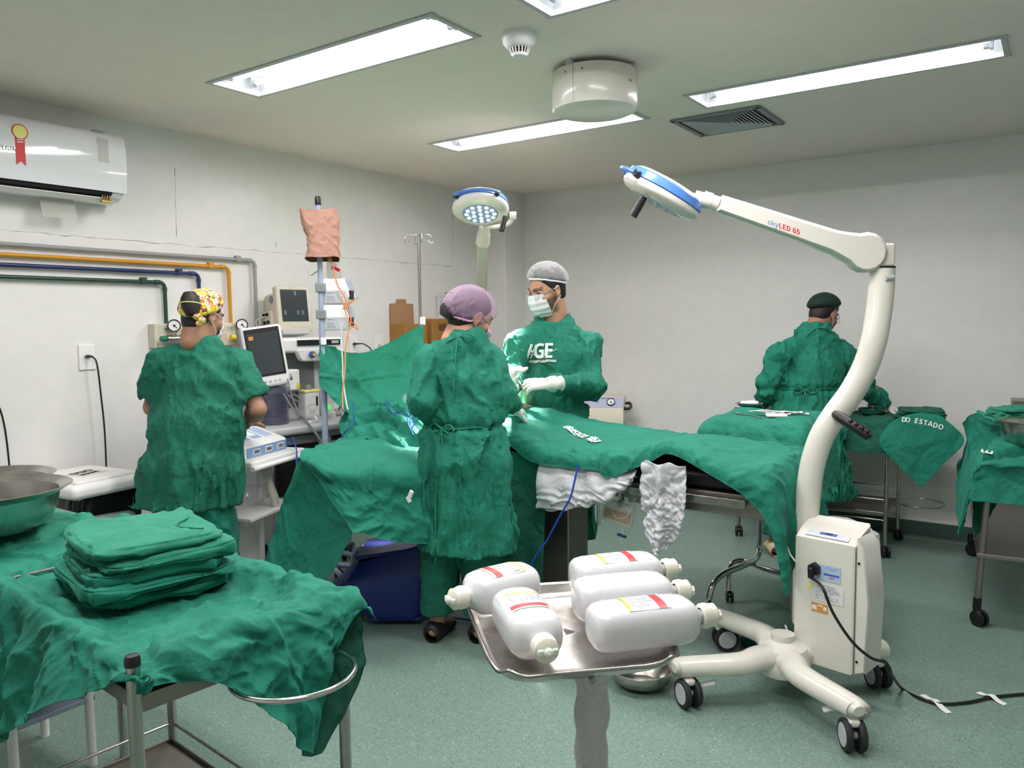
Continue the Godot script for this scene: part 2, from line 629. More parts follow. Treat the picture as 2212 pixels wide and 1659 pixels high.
func materials() -> void:
	for q in [[wr1, 11, 3.2], [wr2, 12, 8.0], [wr3, 13, 2.0], [warpn, 14, 2.2]]:
		q[0].seed = q[1]
		q[0].frequency = q[2]
		q[0].noise_type = FastNoiseLite.TYPE_SIMPLEX_SMOOTH
		q[0].fractal_octaves = 2
	wr1.fractal_type = FastNoiseLite.FRACTAL_RIDGED
	wr2.fractal_type = FastNoiseLite.FRACTAL_RIDGED
	wr3.fractal_type = FastNoiseLite.FRACTAL_FBM
	warpn.fractal_type = FastNoiseLite.FRACTAL_FBM
	# woven green cotton: blotchy dye, fine crumple
	var dye := ntex(noise(3, 0.012, FastNoiseLite.TYPE_SIMPLEX_SMOOTH, 5), [[0.0, 1.0], [Color(0.86, 0.88, 0.88), Color(1, 1, 1)]])
	var cf := noise(4, 0.006, FastNoiseLite.TYPE_SIMPLEX_SMOOTH, 3)
	cf.fractal_type = FastNoiseLite.FRACTAL_RIDGED
	cf.domain_warp_enabled = true
	cf.domain_warp_amplitude = 40.0
	cf.domain_warp_frequency = 0.01
	var crumple := ntex(cf, [], 1024)
	var tri := {"albedo_texture": dye, "uv1_triplanar": true, "uv1_world_triplanar": true, "uv1_scale": Vector3(0.75, 0.75, 0.75), "heightmap_enabled": true, "heightmap_texture": crumple, "heightmap_scale": 1.0, "rim_enabled": true, "rim": 0.25, "rim_tint": 0.7}
	mat("green", srgb(12, 124, 102), 0.85, 0.0, tri)
	mat("green_gown", srgb(12, 122, 98), 0.85, 0.0, tri)
	mat("green_scrub", srgb(10, 108, 86), 0.85, 0.0, tri)
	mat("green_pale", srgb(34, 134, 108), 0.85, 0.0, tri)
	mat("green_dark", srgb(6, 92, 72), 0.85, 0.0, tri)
	mat("cap_dark", srgb(22, 44, 36), 0.9, 0.0, tri)
	mat("sheet", srgb(222, 222, 226), 0.85, 0.0, tri)
	mat("gauze", srgb(238, 238, 236), 0.9)
	mat("print", srgb(226, 236, 230), 0.8)
	# room
	var plaster := ntex(noise(5, 0.02, FastNoiseLite.TYPE_SIMPLEX_SMOOTH, 4), [[0.0, 1.0], [Color(0.98, 0.98, 0.98), Color(1, 1, 1)]])
	var rough := ntex(noise(6, 0.05, FastNoiseLite.TYPE_SIMPLEX_SMOOTH, 3), [])
	var wl := {"albedo_texture": plaster, "uv1_triplanar": true, "uv1_world_triplanar": true, "uv1_scale": Vector3(0.7, 0.7, 0.7), "heightmap_enabled": true, "heightmap_texture": rough, "heightmap_scale": 0.02}
	mat("wall", srgb(232, 232, 229), 0.32, 0.0, wl)
	mat("ceiling", srgb(241, 231, 222), 0.85, 0.0, wl)
	mat("crack", srgb(150, 146, 138), 0.9)
	mat("floor", Color.WHITE, 0.42, 0.0, {"albedo_texture": vinyl(srgb(114, 140, 129)), "uv1_triplanar": true, "uv1_world_triplanar": true, "uv1_scale": Vector3(0.8, 0.8, 0.8)})
	mat("cove", srgb(150, 165, 160), 0.5, 0.0, {"albedo_texture": M.floor.albedo_texture, "uv1_triplanar": true, "uv1_world_triplanar": true, "uv1_scale": Vector3(0.8, 0.8, 0.8)})
	mat("seam", srgb(168, 186, 178), 0.5)
	# metals and plastics
	var brushed := ntex(noise(8, 0.03, FastNoiseLite.TYPE_SIMPLEX_SMOOTH, 4), [[0.0, 1.0], [Color(0.22, 0.22, 0.22), Color(0.30, 0.30, 0.30)]])
	mat("steel", srgb(188, 184, 178), 1.0, 1.0, {"roughness_texture": brushed, "uv1_triplanar": true, "uv1_scale": Vector3(1.5, 1.5, 1.5)})
	mat("steel_dull", srgb(150, 145, 138), 0.42, 0.9)
	mat("chrome", srgb(205, 205, 205), 0.16, 1.0)
	mat("brass", srgb(190, 160, 90), 0.3, 1.0)
	mat("enamel", srgb(226, 224, 214), 0.3, 0.0, {"clearcoat_enabled": true, "clearcoat": 0.5, "clearcoat_roughness": 0.15})
	mat("cream", srgb(214, 210, 190), 0.38)
	mat("beige", srgb(206, 200, 182), 0.5)
	mat("white", srgb(236, 236, 234), 0.4)
	mat("white_gloss", srgb(232, 235, 238), 0.08, 0.0, {"clearcoat_enabled": true, "clearcoat": 1.0, "clearcoat_roughness": 0.03})
	mat("plastic_grey", srgb(190, 192, 194), 0.45)
	mat("grey", srgb(128, 132, 136), 0.5)
	mat("grey_blue", srgb(150, 164, 186), 0.42)
	mat("black", srgb(18, 18, 20), 0.45)
	mat("rubber", srgb(34, 36, 40), 0.7)
	mat("mattress", srgb(14, 14, 16), 0.5)
	mat("bag_black", srgb(12, 12, 13), 0.25)
	mat("screen_off", srgb(62, 68, 72), 0.12)
	mat("screen_trace", srgb(96, 110, 116), 0.3)
	mat("blue_deep", srgb(28, 44, 118), 0.35)
	mat("blue_panel", srgb(122, 158, 198), 0.4)
	mat("blue_lamp", srgb(84, 132, 206), 0.2)
	mat("blue_wire", srgb(16, 62, 168), 0.4)
	mat("red", srgb(206, 40, 44), 0.5)
	mat("yellow", srgb(222, 205, 40), 0.5)
	mat("yellow_pale", srgb(238, 232, 130), 0.5)
	mat("orange", srgb(206, 122, 62), 0.4)
	mat("ochre", srgb(206, 150, 60), 0.6)
	mat("paper", srgb(232, 233, 232), 0.8)
	mat("paper_grey", srgb(170, 172, 176), 0.8)
	mat("ink", srgb(60, 62, 66), 0.7)
	mat("ink_blue", srgb(70, 92, 170), 0.7)
	mat("green_gas", srgb(8, 110, 84), 0.4)
	mat("pipe_grey", srgb(150, 153, 153), 0.4)
	mat("pipe_yellow", srgb(202, 142, 32), 0.38)
	mat("pipe_blue", srgb(26, 44, 92), 0.38)
	mat("pipe_green", srgb(28, 68, 50), 0.38)
	mat("kraft", srgb(166, 126, 110), 0.75, 0.0, {"heightmap_enabled": true, "heightmap_texture": crumple, "heightmap_scale": 0.5, "uv1_triplanar": true, "uv1_scale": Vector3(1.6, 1.6, 1.6)})
	mat("kraft_in", srgb(110, 66, 52), 0.8)
	mat("cardboard", srgb(166, 130, 96), 0.85)
	mat("cardboard_dark", srgb(160, 116, 56), 0.85)
	mat("clear", srgb(225, 230, 235, 0.18), 0.08, 0.0, {"transparency": BaseMaterial3D.TRANSPARENCY_ALPHA})
	mat("smoke", srgb(120, 122, 150, 0.35), 0.12, 0.0, {"transparency": BaseMaterial3D.TRANSPARENCY_ALPHA})
	mat("film", srgb(206, 206, 196, 0.42), 0.3, 0.0, {"transparency": BaseMaterial3D.TRANSPARENCY_ALPHA})
	mat("dark_pack", srgb(38, 38, 50), 0.6)
	mat("hose", srgb(206, 204, 188), 0.45)
	mat("ice", srgb(226, 229, 232), 0.34, 0.0, {"clearcoat_enabled": true, "clearcoat": 0.8, "clearcoat_roughness": 0.12, "subsurf_scatter_enabled": true, "subsurf_scatter_strength": 0.35})
	mat("drop", srgb(235, 238, 240, 0.25), 0.04, 0.0, {"transparency": BaseMaterial3D.TRANSPARENCY_ALPHA})
	mat("cap_plastic", srgb(236, 236, 222), 0.4, 0.0, {"subsurf_scatter_enabled": true, "subsurf_scatter_strength": 0.3})
	mat("wrap", srgb(206, 204, 204), 0.55, 0.0, {"heightmap_enabled": true, "heightmap_texture": crumple, "heightmap_scale": 0.6, "uv1_triplanar": true, "uv1_scale": Vector3(5, 5, 5)})
	# people
	mat("skin", Color.WHITE, 0.55, 0.0, {"vertex_color_use_as_albedo": true, "subsurf_scatter_enabled": true, "subsurf_scatter_strength": 0.12})
	mat("hair", srgb(24, 19, 18), 0.6)
	mat("glove", srgb(232, 230, 224), 0.5, 0.0, {"subsurf_scatter_enabled": true, "subsurf_scatter_strength": 0.1})
	mat("mask", srgb(232, 230, 230), 0.8)
	mat("mask_pink", srgb(226, 186, 198), 0.8)
	mat("net_white", srgb(228, 228, 232, 0.3), 0.8, 0.0, {"transparency": BaseMaterial3D.TRANSPARENCY_ALPHA})
	mat("net_lilac", srgb(205, 172, 204, 0.32), 0.8, 0.0, {"transparency": BaseMaterial3D.TRANSPARENCY_ALPHA})
	mat("net_white_band", srgb(238, 236, 236), 0.85)
	mat("net_lilac_band", srgb(226, 170, 196), 0.85)
	mat("shoe", srgb(24, 24, 28), 0.5)
	mat("shoe_cream", srgb(214, 196, 160), 0.7)
	# light
	mat("tube_glow", Color.WHITE, 0.4, 0.0, {"emission_enabled": true, "emission": srgb(244, 248, 255), "emission_energy_multiplier": 9.0})
	mat("led_glow", Color.WHITE, 0.4, 0.0, {"emission_enabled": true, "emission": srgb(255, 244, 236), "emission_energy_multiplier": 14.0})
	mat("led_green", srgb(40, 220, 80), 0.4, 0.0, {"emission_enabled": true, "emission": srgb(40, 230, 80), "emission_energy_multiplier": 1.0})
	mat("reflector", srgb(240, 241, 243), 0.25)

# speckled sheet vinyl: chips of three tones in a green ground
func vinyl(ground: Color) -> ImageTexture:
	var n := 1024
	var im := Image.create(n, n, false, Image.FORMAT_RGB8)
	im.fill(ground)
	var rng := RandomNumberGenerator.new()
	rng.seed = 41
	var tones := [ground.lightened(0.16), ground.darkened(0.14), ground.lightened(0.28), ground.darkened(0.08), ground.darkened(0.26)]
	for k in 26000:
		var t: Color = tones[[0, 1, 0, 3, 1, 2, 0, 3, 4][rng.randi() % 9]]
		var x := rng.randi() % n
		var y := rng.randi() % n
		var w := 1 + rng.randi() % 5
		var h := 1 + rng.randi() % 4
		im.fill_rect(Rect2i(x, y, w, h), t)
		if rng.randf() < 0.6:
			im.fill_rect(Rect2i(x + rng.randi() % 3 - 1, y + h - 1, maxi(1, w - 1), 2), t)
	return ImageTexture.create_from_image(im)

func _ready() -> void:
	setup_view()
	var cam := Camera3D.new()
	cam.name = "camera"
	cam.transform = Transform3D(view, EYE)
	cam.fov = rad_to_deg(2.0 * atan(829.5 / FOCAL))
	cam.near = 0.05
	cam.far = 40.0
	add_child(cam)
	cam.current = true
	var env := Environment.new()
	env.background_mode = Environment.BG_COLOR
	env.background_color = Color(0.02, 0.02, 0.02)
	env.tonemap_mode = Environment.TONE_MAPPER_LINEAR
	env.tonemap_exposure = EXPOSURE
	env.sdfgi_enabled = true
	env.ssao_enabled = true
	env.ssil_enabled = true
	var we := WorldEnvironment.new()
	we.name = "environment"
	we.environment = env
	add_child(we)
	materials()
	# four recessed fluorescent fittings: [x, z, width, length of the tubes in x]
	for q in FITTINGS:
		light_fitting(q[0], q[1], q[2])
	room()
	ceiling_things()
	wall_things()
	anaesthesia()
	operating_table()
	drapes()
	mobile_lamps()
	back_tables()
	front_cart()
	front_stand()
	floor_things()
	people()

const EXPOSURE := 1.0
const TUBE_ENERGY := 2.4
const TUBE_COLOR := Color(1.0, 0.968, 0.965)
const FITTINGS := [[-2.61, -2.41, "over the anaesthesia side"], [-0.91, -2.41, ""], [-2.62, -3.985, ""], [-0.907, -3.967, ""], [-2.611, -0.84, ""], [-0.911, -0.84, ""]]
const FIT_L := 1.34
const FIT_W := 0.27

func light_fitting(x: float, z: float, _w: String) -> void:
	var words := {-2.61: "recessed fluorescent fitting with two bright tubes nearest the air conditioner", -0.91: "recessed fluorescent fitting beside the smoke detector, mostly cut off", -2.62: "recessed fluorescent fitting behind the ceiling drum", -0.907: "recessed fluorescent fitting next to the square air vent", -2.611: "recessed fluorescent fitting above the trolley of folded gowns", -0.911: "recessed fluorescent fitting above the tray of saline bottles"}
	var t := thing("ceiling_light", words[x], "ceiling light", Vector3(x, ROOM_H, z), "recessed fluorescent fittings")
	var y := ROOM_H
	var hl := FIT_L * 0.5
	var hw := FIT_W * 0.5
	var a := MB.new()
	for s in [-1.0, 1.0]:
		a.box(Vector3(x, y - 0.004, z + s * (hw + 0.004)), Vector3(FIT_L + 0.05, 0.008, 0.022), 0.002)
		a.box(Vector3(x + s * (hl + 0.008), y - 0.004, z), Vector3(0.022, 0.008, FIT_W), 0.002)
	part(t, "frame", a, M.plastic_grey)
	a = MB.new()
	var d := 0.075
	for s in [-1.0, 1.0]:
		a.face([Vector3(x - hl, y, z + s * hw), Vector3(x + hl, y, z + s * hw), Vector3(x + hl - 0.03, y + d, z + s * (hw - 0.02)), Vector3(x - hl + 0.03, y + d, z + s * (hw - 0.02))], Vector3(0, -0.3, -s).normalized())
		a.face([Vector3(x + s * hl, y, z - hw), Vector3(x + s * hl, y, z + hw), Vector3(x + s * (hl - 0.03), y + d, z + hw - 0.02), Vector3(x + s * (hl - 0.03), y + d, z - hw + 0.02)], Vector3(-s, -0.3, 0).normalized())
	a.face([Vector3(x - hl + 0.03, y + d, z - hw + 0.02), Vector3(x + hl - 0.03, y + d, z - hw + 0.02), Vector3(x + hl - 0.03, y + d, z + hw - 0.02), Vector3(x - hl + 0.03, y + d, z + hw - 0.02)], Vector3.DOWN)
	# spine between the tubes, and a closed metal back
	a.prism([Vector2(-0.02, 0), Vector2(0.02, 0), Vector2(0, -0.04)], FIT_L - 0.1, Transform3D(Basis(Vector3(0, 0, 1), Vector3.UP, Vector3(-1, 0, 0)), Vector3(x, y + d, z)), 0.001)
	a.box(Vector3(x, y + d + 0.02, z), Vector3(FIT_L + 0.02, 0.03, FIT_W + 0.02), 0.002)
	for s in [-1.0, 1.0]:
		a.box(Vector3(x, y + d * 0.5 + 0.004, z + s * (hw + 0.008)), Vector3(FIT_L + 0.02, d, 0.006), 0.001)
		a.box(Vector3(x + s * (hl + 0.006), y + d * 0.5 + 0.004, z), Vector3(0.006, d, FIT_W + 0.01), 0.001)
	part(t, "reflector", a, M.reflector)
	for s in [-1.0, 1.0]:
		var b := MB.new()
		b.tube([Vector3(x - hl + 0.075, y + 0.032, z + s * 0.066), Vector3(x + hl - 0.075, y + 0.032, z + s * 0.066)], 0.0135, 14)
		part(t, "tube", b, M.tube_glow)
		for e in [-1.0, 1.0]:
			b = MB.new()
			b.tube([Vector3(x + e * (hl - 0.076), y + 0.032, z + s * 0.066), Vector3(x + e * (hl - 0.05), y + 0.032, z + s * 0.066)], 0.014, 12)
			b.box(Vector3(x + e * (hl - 0.045), y + 0.04, z + s * 0.066), Vector3(0.014, 0.05, 0.034), 0.003)
			part(t, "socket", b, M.plastic_grey)
	for s in [-1.0, 1.0]:
		var l := AreaLight3D.new()
		l.name = "tube_light"
		l.area_size = Vector2(FIT_L - 0.16, 0.028)
		l.light_energy = TUBE_ENERGY * 0.5
		l.light_color = TUBE_COLOR
		l.area_range = 12.0
		l.area_attenuation = 2.0
		l.shadow_enabled = true
		l.transform = Transform3D(Basis(Vector3.RIGHT, -PI / 2), Vector3(0, 0.016, s * 0.066))
		t.add_child(l, true)

func room() -> void:
	var a := MB.new()
	var cx := (WALL_L + WALL_R) * 0.5
	var cz := (WALL_B + WALL_F) * 0.5
	var lx := WALL_R - WALL_L
	var lz := WALL_F - WALL_B
	a.box(Vector3(cx, -0.05, cz), Vector3(lx + 0.4, 0.1, lz + 0.4), 0.0001)
	struct("floor", a, M.floor, "speckled green sheet vinyl floor")
	# ceiling slab with four openings
	a = MB.new()
	var xs := [WALL_L - 0.2, WALL_R + 0.2]
	var zs := [WALL_B - 0.2, WALL_F + 0.2]
	for f in FITTINGS:
		for s in [-0.5, 0.5]:
			xs.append(f[0] + s * FIT_L)
			zs.append(f[1] + s * FIT_W)
	xs.sort()
	zs.sort()
	for i in xs.size() - 1:
		for j in zs.size() - 1:
			var m := Vector2(xs[i] + xs[i + 1], zs[j] + zs[j + 1]) * 0.5
			var open := false
			for f in FITTINGS:
				open = open or (absf(m.x - f[0]) < FIT_L * 0.5 and absf(m.y - f[1]) < FIT_W * 0.5)
			if not open and xs[i + 1] - xs[i] > 1e-5 and zs[j + 1] - zs[j] > 1e-5:
				a.box(Vector3(m.x, ROOM_H + 0.06, m.y), Vector3(xs[i + 1] - xs[i], 0.12, zs[j + 1] - zs[j]), 0.00001)
	struct("ceiling", a, M.ceiling)
	for w in [["wall_left", Vector3(WALL_L - 0.1, ROOM_H / 2, cz), Vector3(0.2, ROOM_H, lz + 0.4)], ["wall_back", Vector3(cx, ROOM_H / 2, WALL_B - 0.1), Vector3(lx + 0.4, ROOM_H, 0.2)], ["wall_right", Vector3(WALL_R + 0.1, ROOM_H / 2, cz), Vector3(0.2, ROOM_H, lz + 0.4)], ["wall_front", Vector3(cx, ROOM_H / 2, WALL_F + 0.1), Vector3(lx + 0.4, ROOM_H, 0.2)]]:
		a = MB.new()
		a.box(w[1], w[2], 0.0001)
		struct(w[0], a, M.wall)
	a = MB.new()
	a.box(Vector3((WALL_L - 3.987) / 2, ROOM_H / 2, (WALL_B - 5.626) / 2), Vector3(0.288, ROOM_H, 0.301), 0.004)
	struct("wall_corner", a, M.wall, "square pier in the far corner")
	# vinyl turned up the walls
	for b in [["baseboard_back", Vector3(cx, 0.05, WALL_B + 0.006), Vector3(lx, 0.1, 0.012)], ["baseboard_left", Vector3(WALL_L + 0.006, 0.05, cz), Vector3(0.012, 0.1, lz)]]:
		a = MB.new()
		a.box(b[1], b[2], 0.003)
		struct(b[0], a, M.cove)
	a = MB.new()
	a.box(Vector3(cx, 0.0015, WALL_B + 0.09), Vector3(lx, 0.003, 0.006), 0.001)
	struct("trim_1", a, M.seam, "welded seam where the vinyl turns up")
	# cracked panel joints on the left wall
	var wall: Node = get_node("wall_left")
	var rng := RandomNumberGenerator.new()
	rng.seed = 5
	var lines := [[Vector3(WALL_L, 1.978, -1.2), Vector3(WALL_L, 1.975, -5.25), 90, 0.006], [Vector3(WALL_L, 1.975, -5.25), Vector3(WALL_L, 2.56, -5.26), 20, 0.002], [Vector3(WALL_L, 2.02, -2.69), Vector3(WALL_L, 2.42, -2.7), 14, 0.003], [Vector3(WALL_L, 2.0, -3.40), Vector3(WALL_L, 2.05, -3.41), 4, 0.002]]
	for q in lines:
		var pts := []
		var rad := []
		for k in q[2] + 1:
			var p: Vector3 = q[0].lerp(q[1], float(k) / q[2])
			p += Vector3(0, rng.randfn(0, q[3] * 0.4), rng.randfn(0, q[3] * 0.3))
			pts.append(p)
			rad.append(clampf(rng.randfn(0.0012, 0.001), 0.0005, 0.0035))
		a = MB.new()
		a.tube(pts, rad, 5)
		part(wall, "crack", a, M.crack)

func ceiling_things() -> void:
	var y := ROOM_H
	# round housing left over from an old lamp
	var c := Vector3(-1.757, y, -3.19)
	var t := thing("ceiling_drum", "round cream metal drum cover hung under the ceiling", "ceiling drum", c)
	var a := MB.new()
	a.lathe([Vector2(0.0, -0.195), Vector2(0.165, -0.195), Vector2(0.186, -0.186), Vector2(0.192, -0.17), Vector2(0.192, -0.026), Vector2(0.189, -0.022), Vector2(0.0, -0.022)], Transform3D(Basis(), c), 56)
	part(t, "shell", a, M.enamel)
	a = MB.new()
	var toward := (EYE - c)
	toward.y = 0
	toward = toward.normalized()
	var ang := atan2(toward.z, toward.x)
	for q in [0.62, 2.5, -1.2, -2.9]:
		var dr := Vector3(cos(ang + q), 0, sin(ang + q))
		a = MB.new()
		a.box(c + dr * 0.17 + Vector3(0, -0.012, 0), Vector3(0.05, 0.026, 0.03), 0.002, Basis(Vector3.UP, -(ang + q)))
		part(t, "bracket", a, M.plastic_grey)
	a = MB.new()
	var d0 := ang + 0.50
	a.bar(c + Vector3(cos(d0), 0, sin(d0)) * 0.1922 + Vector3(0, -0.026, 0), c + Vector3(cos(d0), 0, sin(d0)) * 0.1922 + Vector3(0, -0.182, 0), 0.003, 0.002, Vector3(cos(d0), 0, sin(d0)), 0.0005)
	part(t, "seam", a, M.steel_dull)
	for q in [[0.72, -0.05], [0.28, -0.05], [-0.95, -0.09], [-0.91, -0.09]]:
		var dd: float = ang + q[0]
		var pp := c + Vector3(cos(dd), 0, sin(dd)) * 0.192 + Vector3(0, q[1], 0)
		a = MB.new()
		a.lathe([Vector2(0, 0.0025), Vector2(0.004, 0.002), Vector2(0.005, 0)], aim(pp, Vector3(cos(dd), 0, sin(dd))), 10)
		part(t, "screw", a, M.grey)
	# smoke detector
	c = Vector3(-1.787, y, -2.635)
	t = thing("smoke_detector", "small round smoke detector with slotted nose on the ceiling", "smoke detector", c)
	a = MB.new()
	a.lathe([Vector2(0.072, 0), Vector2(0.072, -0.014), Vector2(0.068, -0.02)], Transform3D(Basis(), c), 40)
	a.lathe([Vector2(0.068, -0.02), Vector2(0.066, -0.035), Vector2(0.054, -0.05), Vector2(0.042, -0.056), Vector2(0.0, -0.056)], Transform3D(Basis(), c), 40)
	part(t, "base", a, M.white)
	a = MB.new()
	a.lathe([Vector2(0.034, -0.056), Vector2(0.028, -0.076), Vector2(0.0, -0.076)], Transform3D(Basis(), c), 24)
	part(t, "chamber", a, M.black)
	a = MB.new()
	a.lathe([Vector2(0.033, -0.076), Vector2(0.033, -0.08), Vector2(0.028, -0.086), Vector2(0.0, -0.087)], Transform3D(Basis(), c), 28)
	part(t, "nose", a, M.white)
	for k in 18:
		var an := TAU * k / 18
		a = MB.new()
		a.bar(c + Vector3(cos(an) * 0.041, -0.055, sin(an) * 0.041), c + Vector3(cos(an) * 0.033, -0.078, sin(an) * 0.033), 0.005, 0.003, Vector3(cos(an), 0, sin(an)), 0.001)
		part(t, "rib", a, M.white)
	# supply air vent with four fields of slats
	var v0 := Vector3(-1.6, y, -4.475)
	t = thing("air_vent", "square grey louvred air vent in the ceiling", "air vent", v0)
	var hx := 0.255
	var hz := 0.235
	a = MB.new()
	for s in [-1.0, 1.0]:
		a.box(v0 + Vector3(0, -0.006, s * (hz - 0.014)), Vector3(hx * 2, 0.012, 0.03), 0.003)
		a.box(v0 + Vector3(s * (hx - 0.014), -0.006, 0), Vector3(0.03, 0.012, hz * 2), 0.003)
	part(t, "frame", a, M.grey)
	a = MB.new()
	a.box(v0 + Vector3(0, -0.0015, 0), Vector3(hx * 2 - 0.02, 0.003, hz * 2 - 0.02), 0.0005)
	part(t, "backing", a, M.black)
	for k in 9:
		for side in 4:
			var off := 0.03 + k * 0.0205
			var half := off * 0.98
			var dirv: Vector3 = [Vector3(1, 0, 0), Vector3(0, 0, 1), Vector3(-1, 0, 0), Vector3(0, 0, -1)][side]
			var lim := hx - 0.03 if side % 2 == 0 else hz - 0.03
			if off > lim:
				continue
			var along := Vector3(dirv.z, 0, dirv.x)
			half = minf(half, (hz if side % 2 == 0 else hx) - 0.03)
			a = MB.new()
			a.bar(v0 + dirv * off - along * half + Vector3(0, -0.008, 0), v0 + dirv * off + along * half + Vector3(0, -0.008, 0), 0.017 if side != 0 else 0.012, 0.0016, (Vector3.UP + dirv * (0.9 if side != 0 else 0.3)).normalized(), 0.0005)
			part(t, "slat", a, M.plastic_grey)

# thin printed card; the picture fills its front
func card(parent: Node, called: String, p: Vector3, right: Vector3, up: Vector3, w: float, h: float, m: Material, t := 0.0012, label := "") -> MeshInstance3D:
	var a := MB.new()
	var r := right.normalized()
	var u := (up - r * up.dot(r)).normalized()
	var n := r.cross(u)
	var f := a.vert(p - r * w / 2 - u * h / 2 + n * t, n, Vector2(0, 1))
	a.vert(p + r * w / 2 - u * h / 2 + n * t, n, Vector2(1, 1))
	a.vert(p + r * w / 2 + u * h / 2 + n * t, n, Vector2(1, 0))
	a.vert(p - r * w / 2 + u * h / 2 + n * t, n, Vector2(0, 0))
	a.quad(f, f + 1, f + 2, f + 3)
	a.box(p + n * t * 0.45, Vector3(w, h, t * 0.9), t * 0.1, Basis(r, u, n))
	return part(parent, called, a, m, label)
# rows of small print; each item: [rect in 0..1, colour] or [rect, colour, lines]
func printed(key: String, w: int, h: int, ground: Color, items: Array, sd := 1, rough := 0.6) -> StandardMaterial3D:
	var im := Image.create(w, h, false, Image.FORMAT_RGB8)
	im.fill(ground)
	var rng := RandomNumberGenerator.new()
	rng.seed = sd
	for q in items:
		var r: Rect2 = q[0]
		var px := Rect2i(int(r.position.x * w), int(r.position.y * h), int(r.size.x * w), int(r.size.y * h))
		if q.size() == 2:
			im.fill_rect(px, q[1])
			continue
		var n: int = q[2]
		var lh := float(px.size.y) / n
		for k in n:
			var x := px.position.x
			var stop := px.position.x + px.size.x * rng.randf_range(0.6, 1.0)
			while x < stop:
				var ww := int(lh * rng.randf_range(0.25, 0.6)) + 1
				if rng.randf() < 0.82:
					im.fill_rect(Rect2i(x, px.position.y + int(k * lh), ww, maxi(1, int(lh * 0.5))), (q[1] as Color).lerp(ground, rng.randf() * 0.4))
				x += ww + 1
	return mat(key, Color.WHITE, rough, 0.0, {"albedo_texture": ImageTexture.create_from_image(im)})

func dial(t: Node, p: Vector3, n: Vector3, r: float) -> void:
	var a := MB.new()
	var tr := aim(p, n)
	a.lathe([Vector2(0, -0.03), Vector2(r * 0.9, -0.03), Vector2(r, -0.022), Vector2(r, 0.004), Vector2(r * 0.93, 0.008), Vector2(r * 0.84, 0.006), Vector2(r * 0.84, 0.001)], tr, 28)
	var g := part(t, "gauge", a, M.black)
	a = MB.new()
	a.lathe([Vector2(r * 0.86, 0.0), Vector2(r * 0.84, 0.0015), Vector2(0, 0.0015)], tr, 28)
	part(g, "dial_face", a, M.paper)
	a = MB.new()
	a.bar(tr * Vector3(0, 0.003, 0), tr * Vector3(r * 0.45, 0.003, r * 0.4), r * 0.12, 0.001, n, 0.0003)
	a.lathe([Vector2(r * 0.18, 0.0015), Vector2(r * 0.18, 0.005), Vector2(0, 0.006)], tr, 12)
	part(g, "needle", a, M.black)

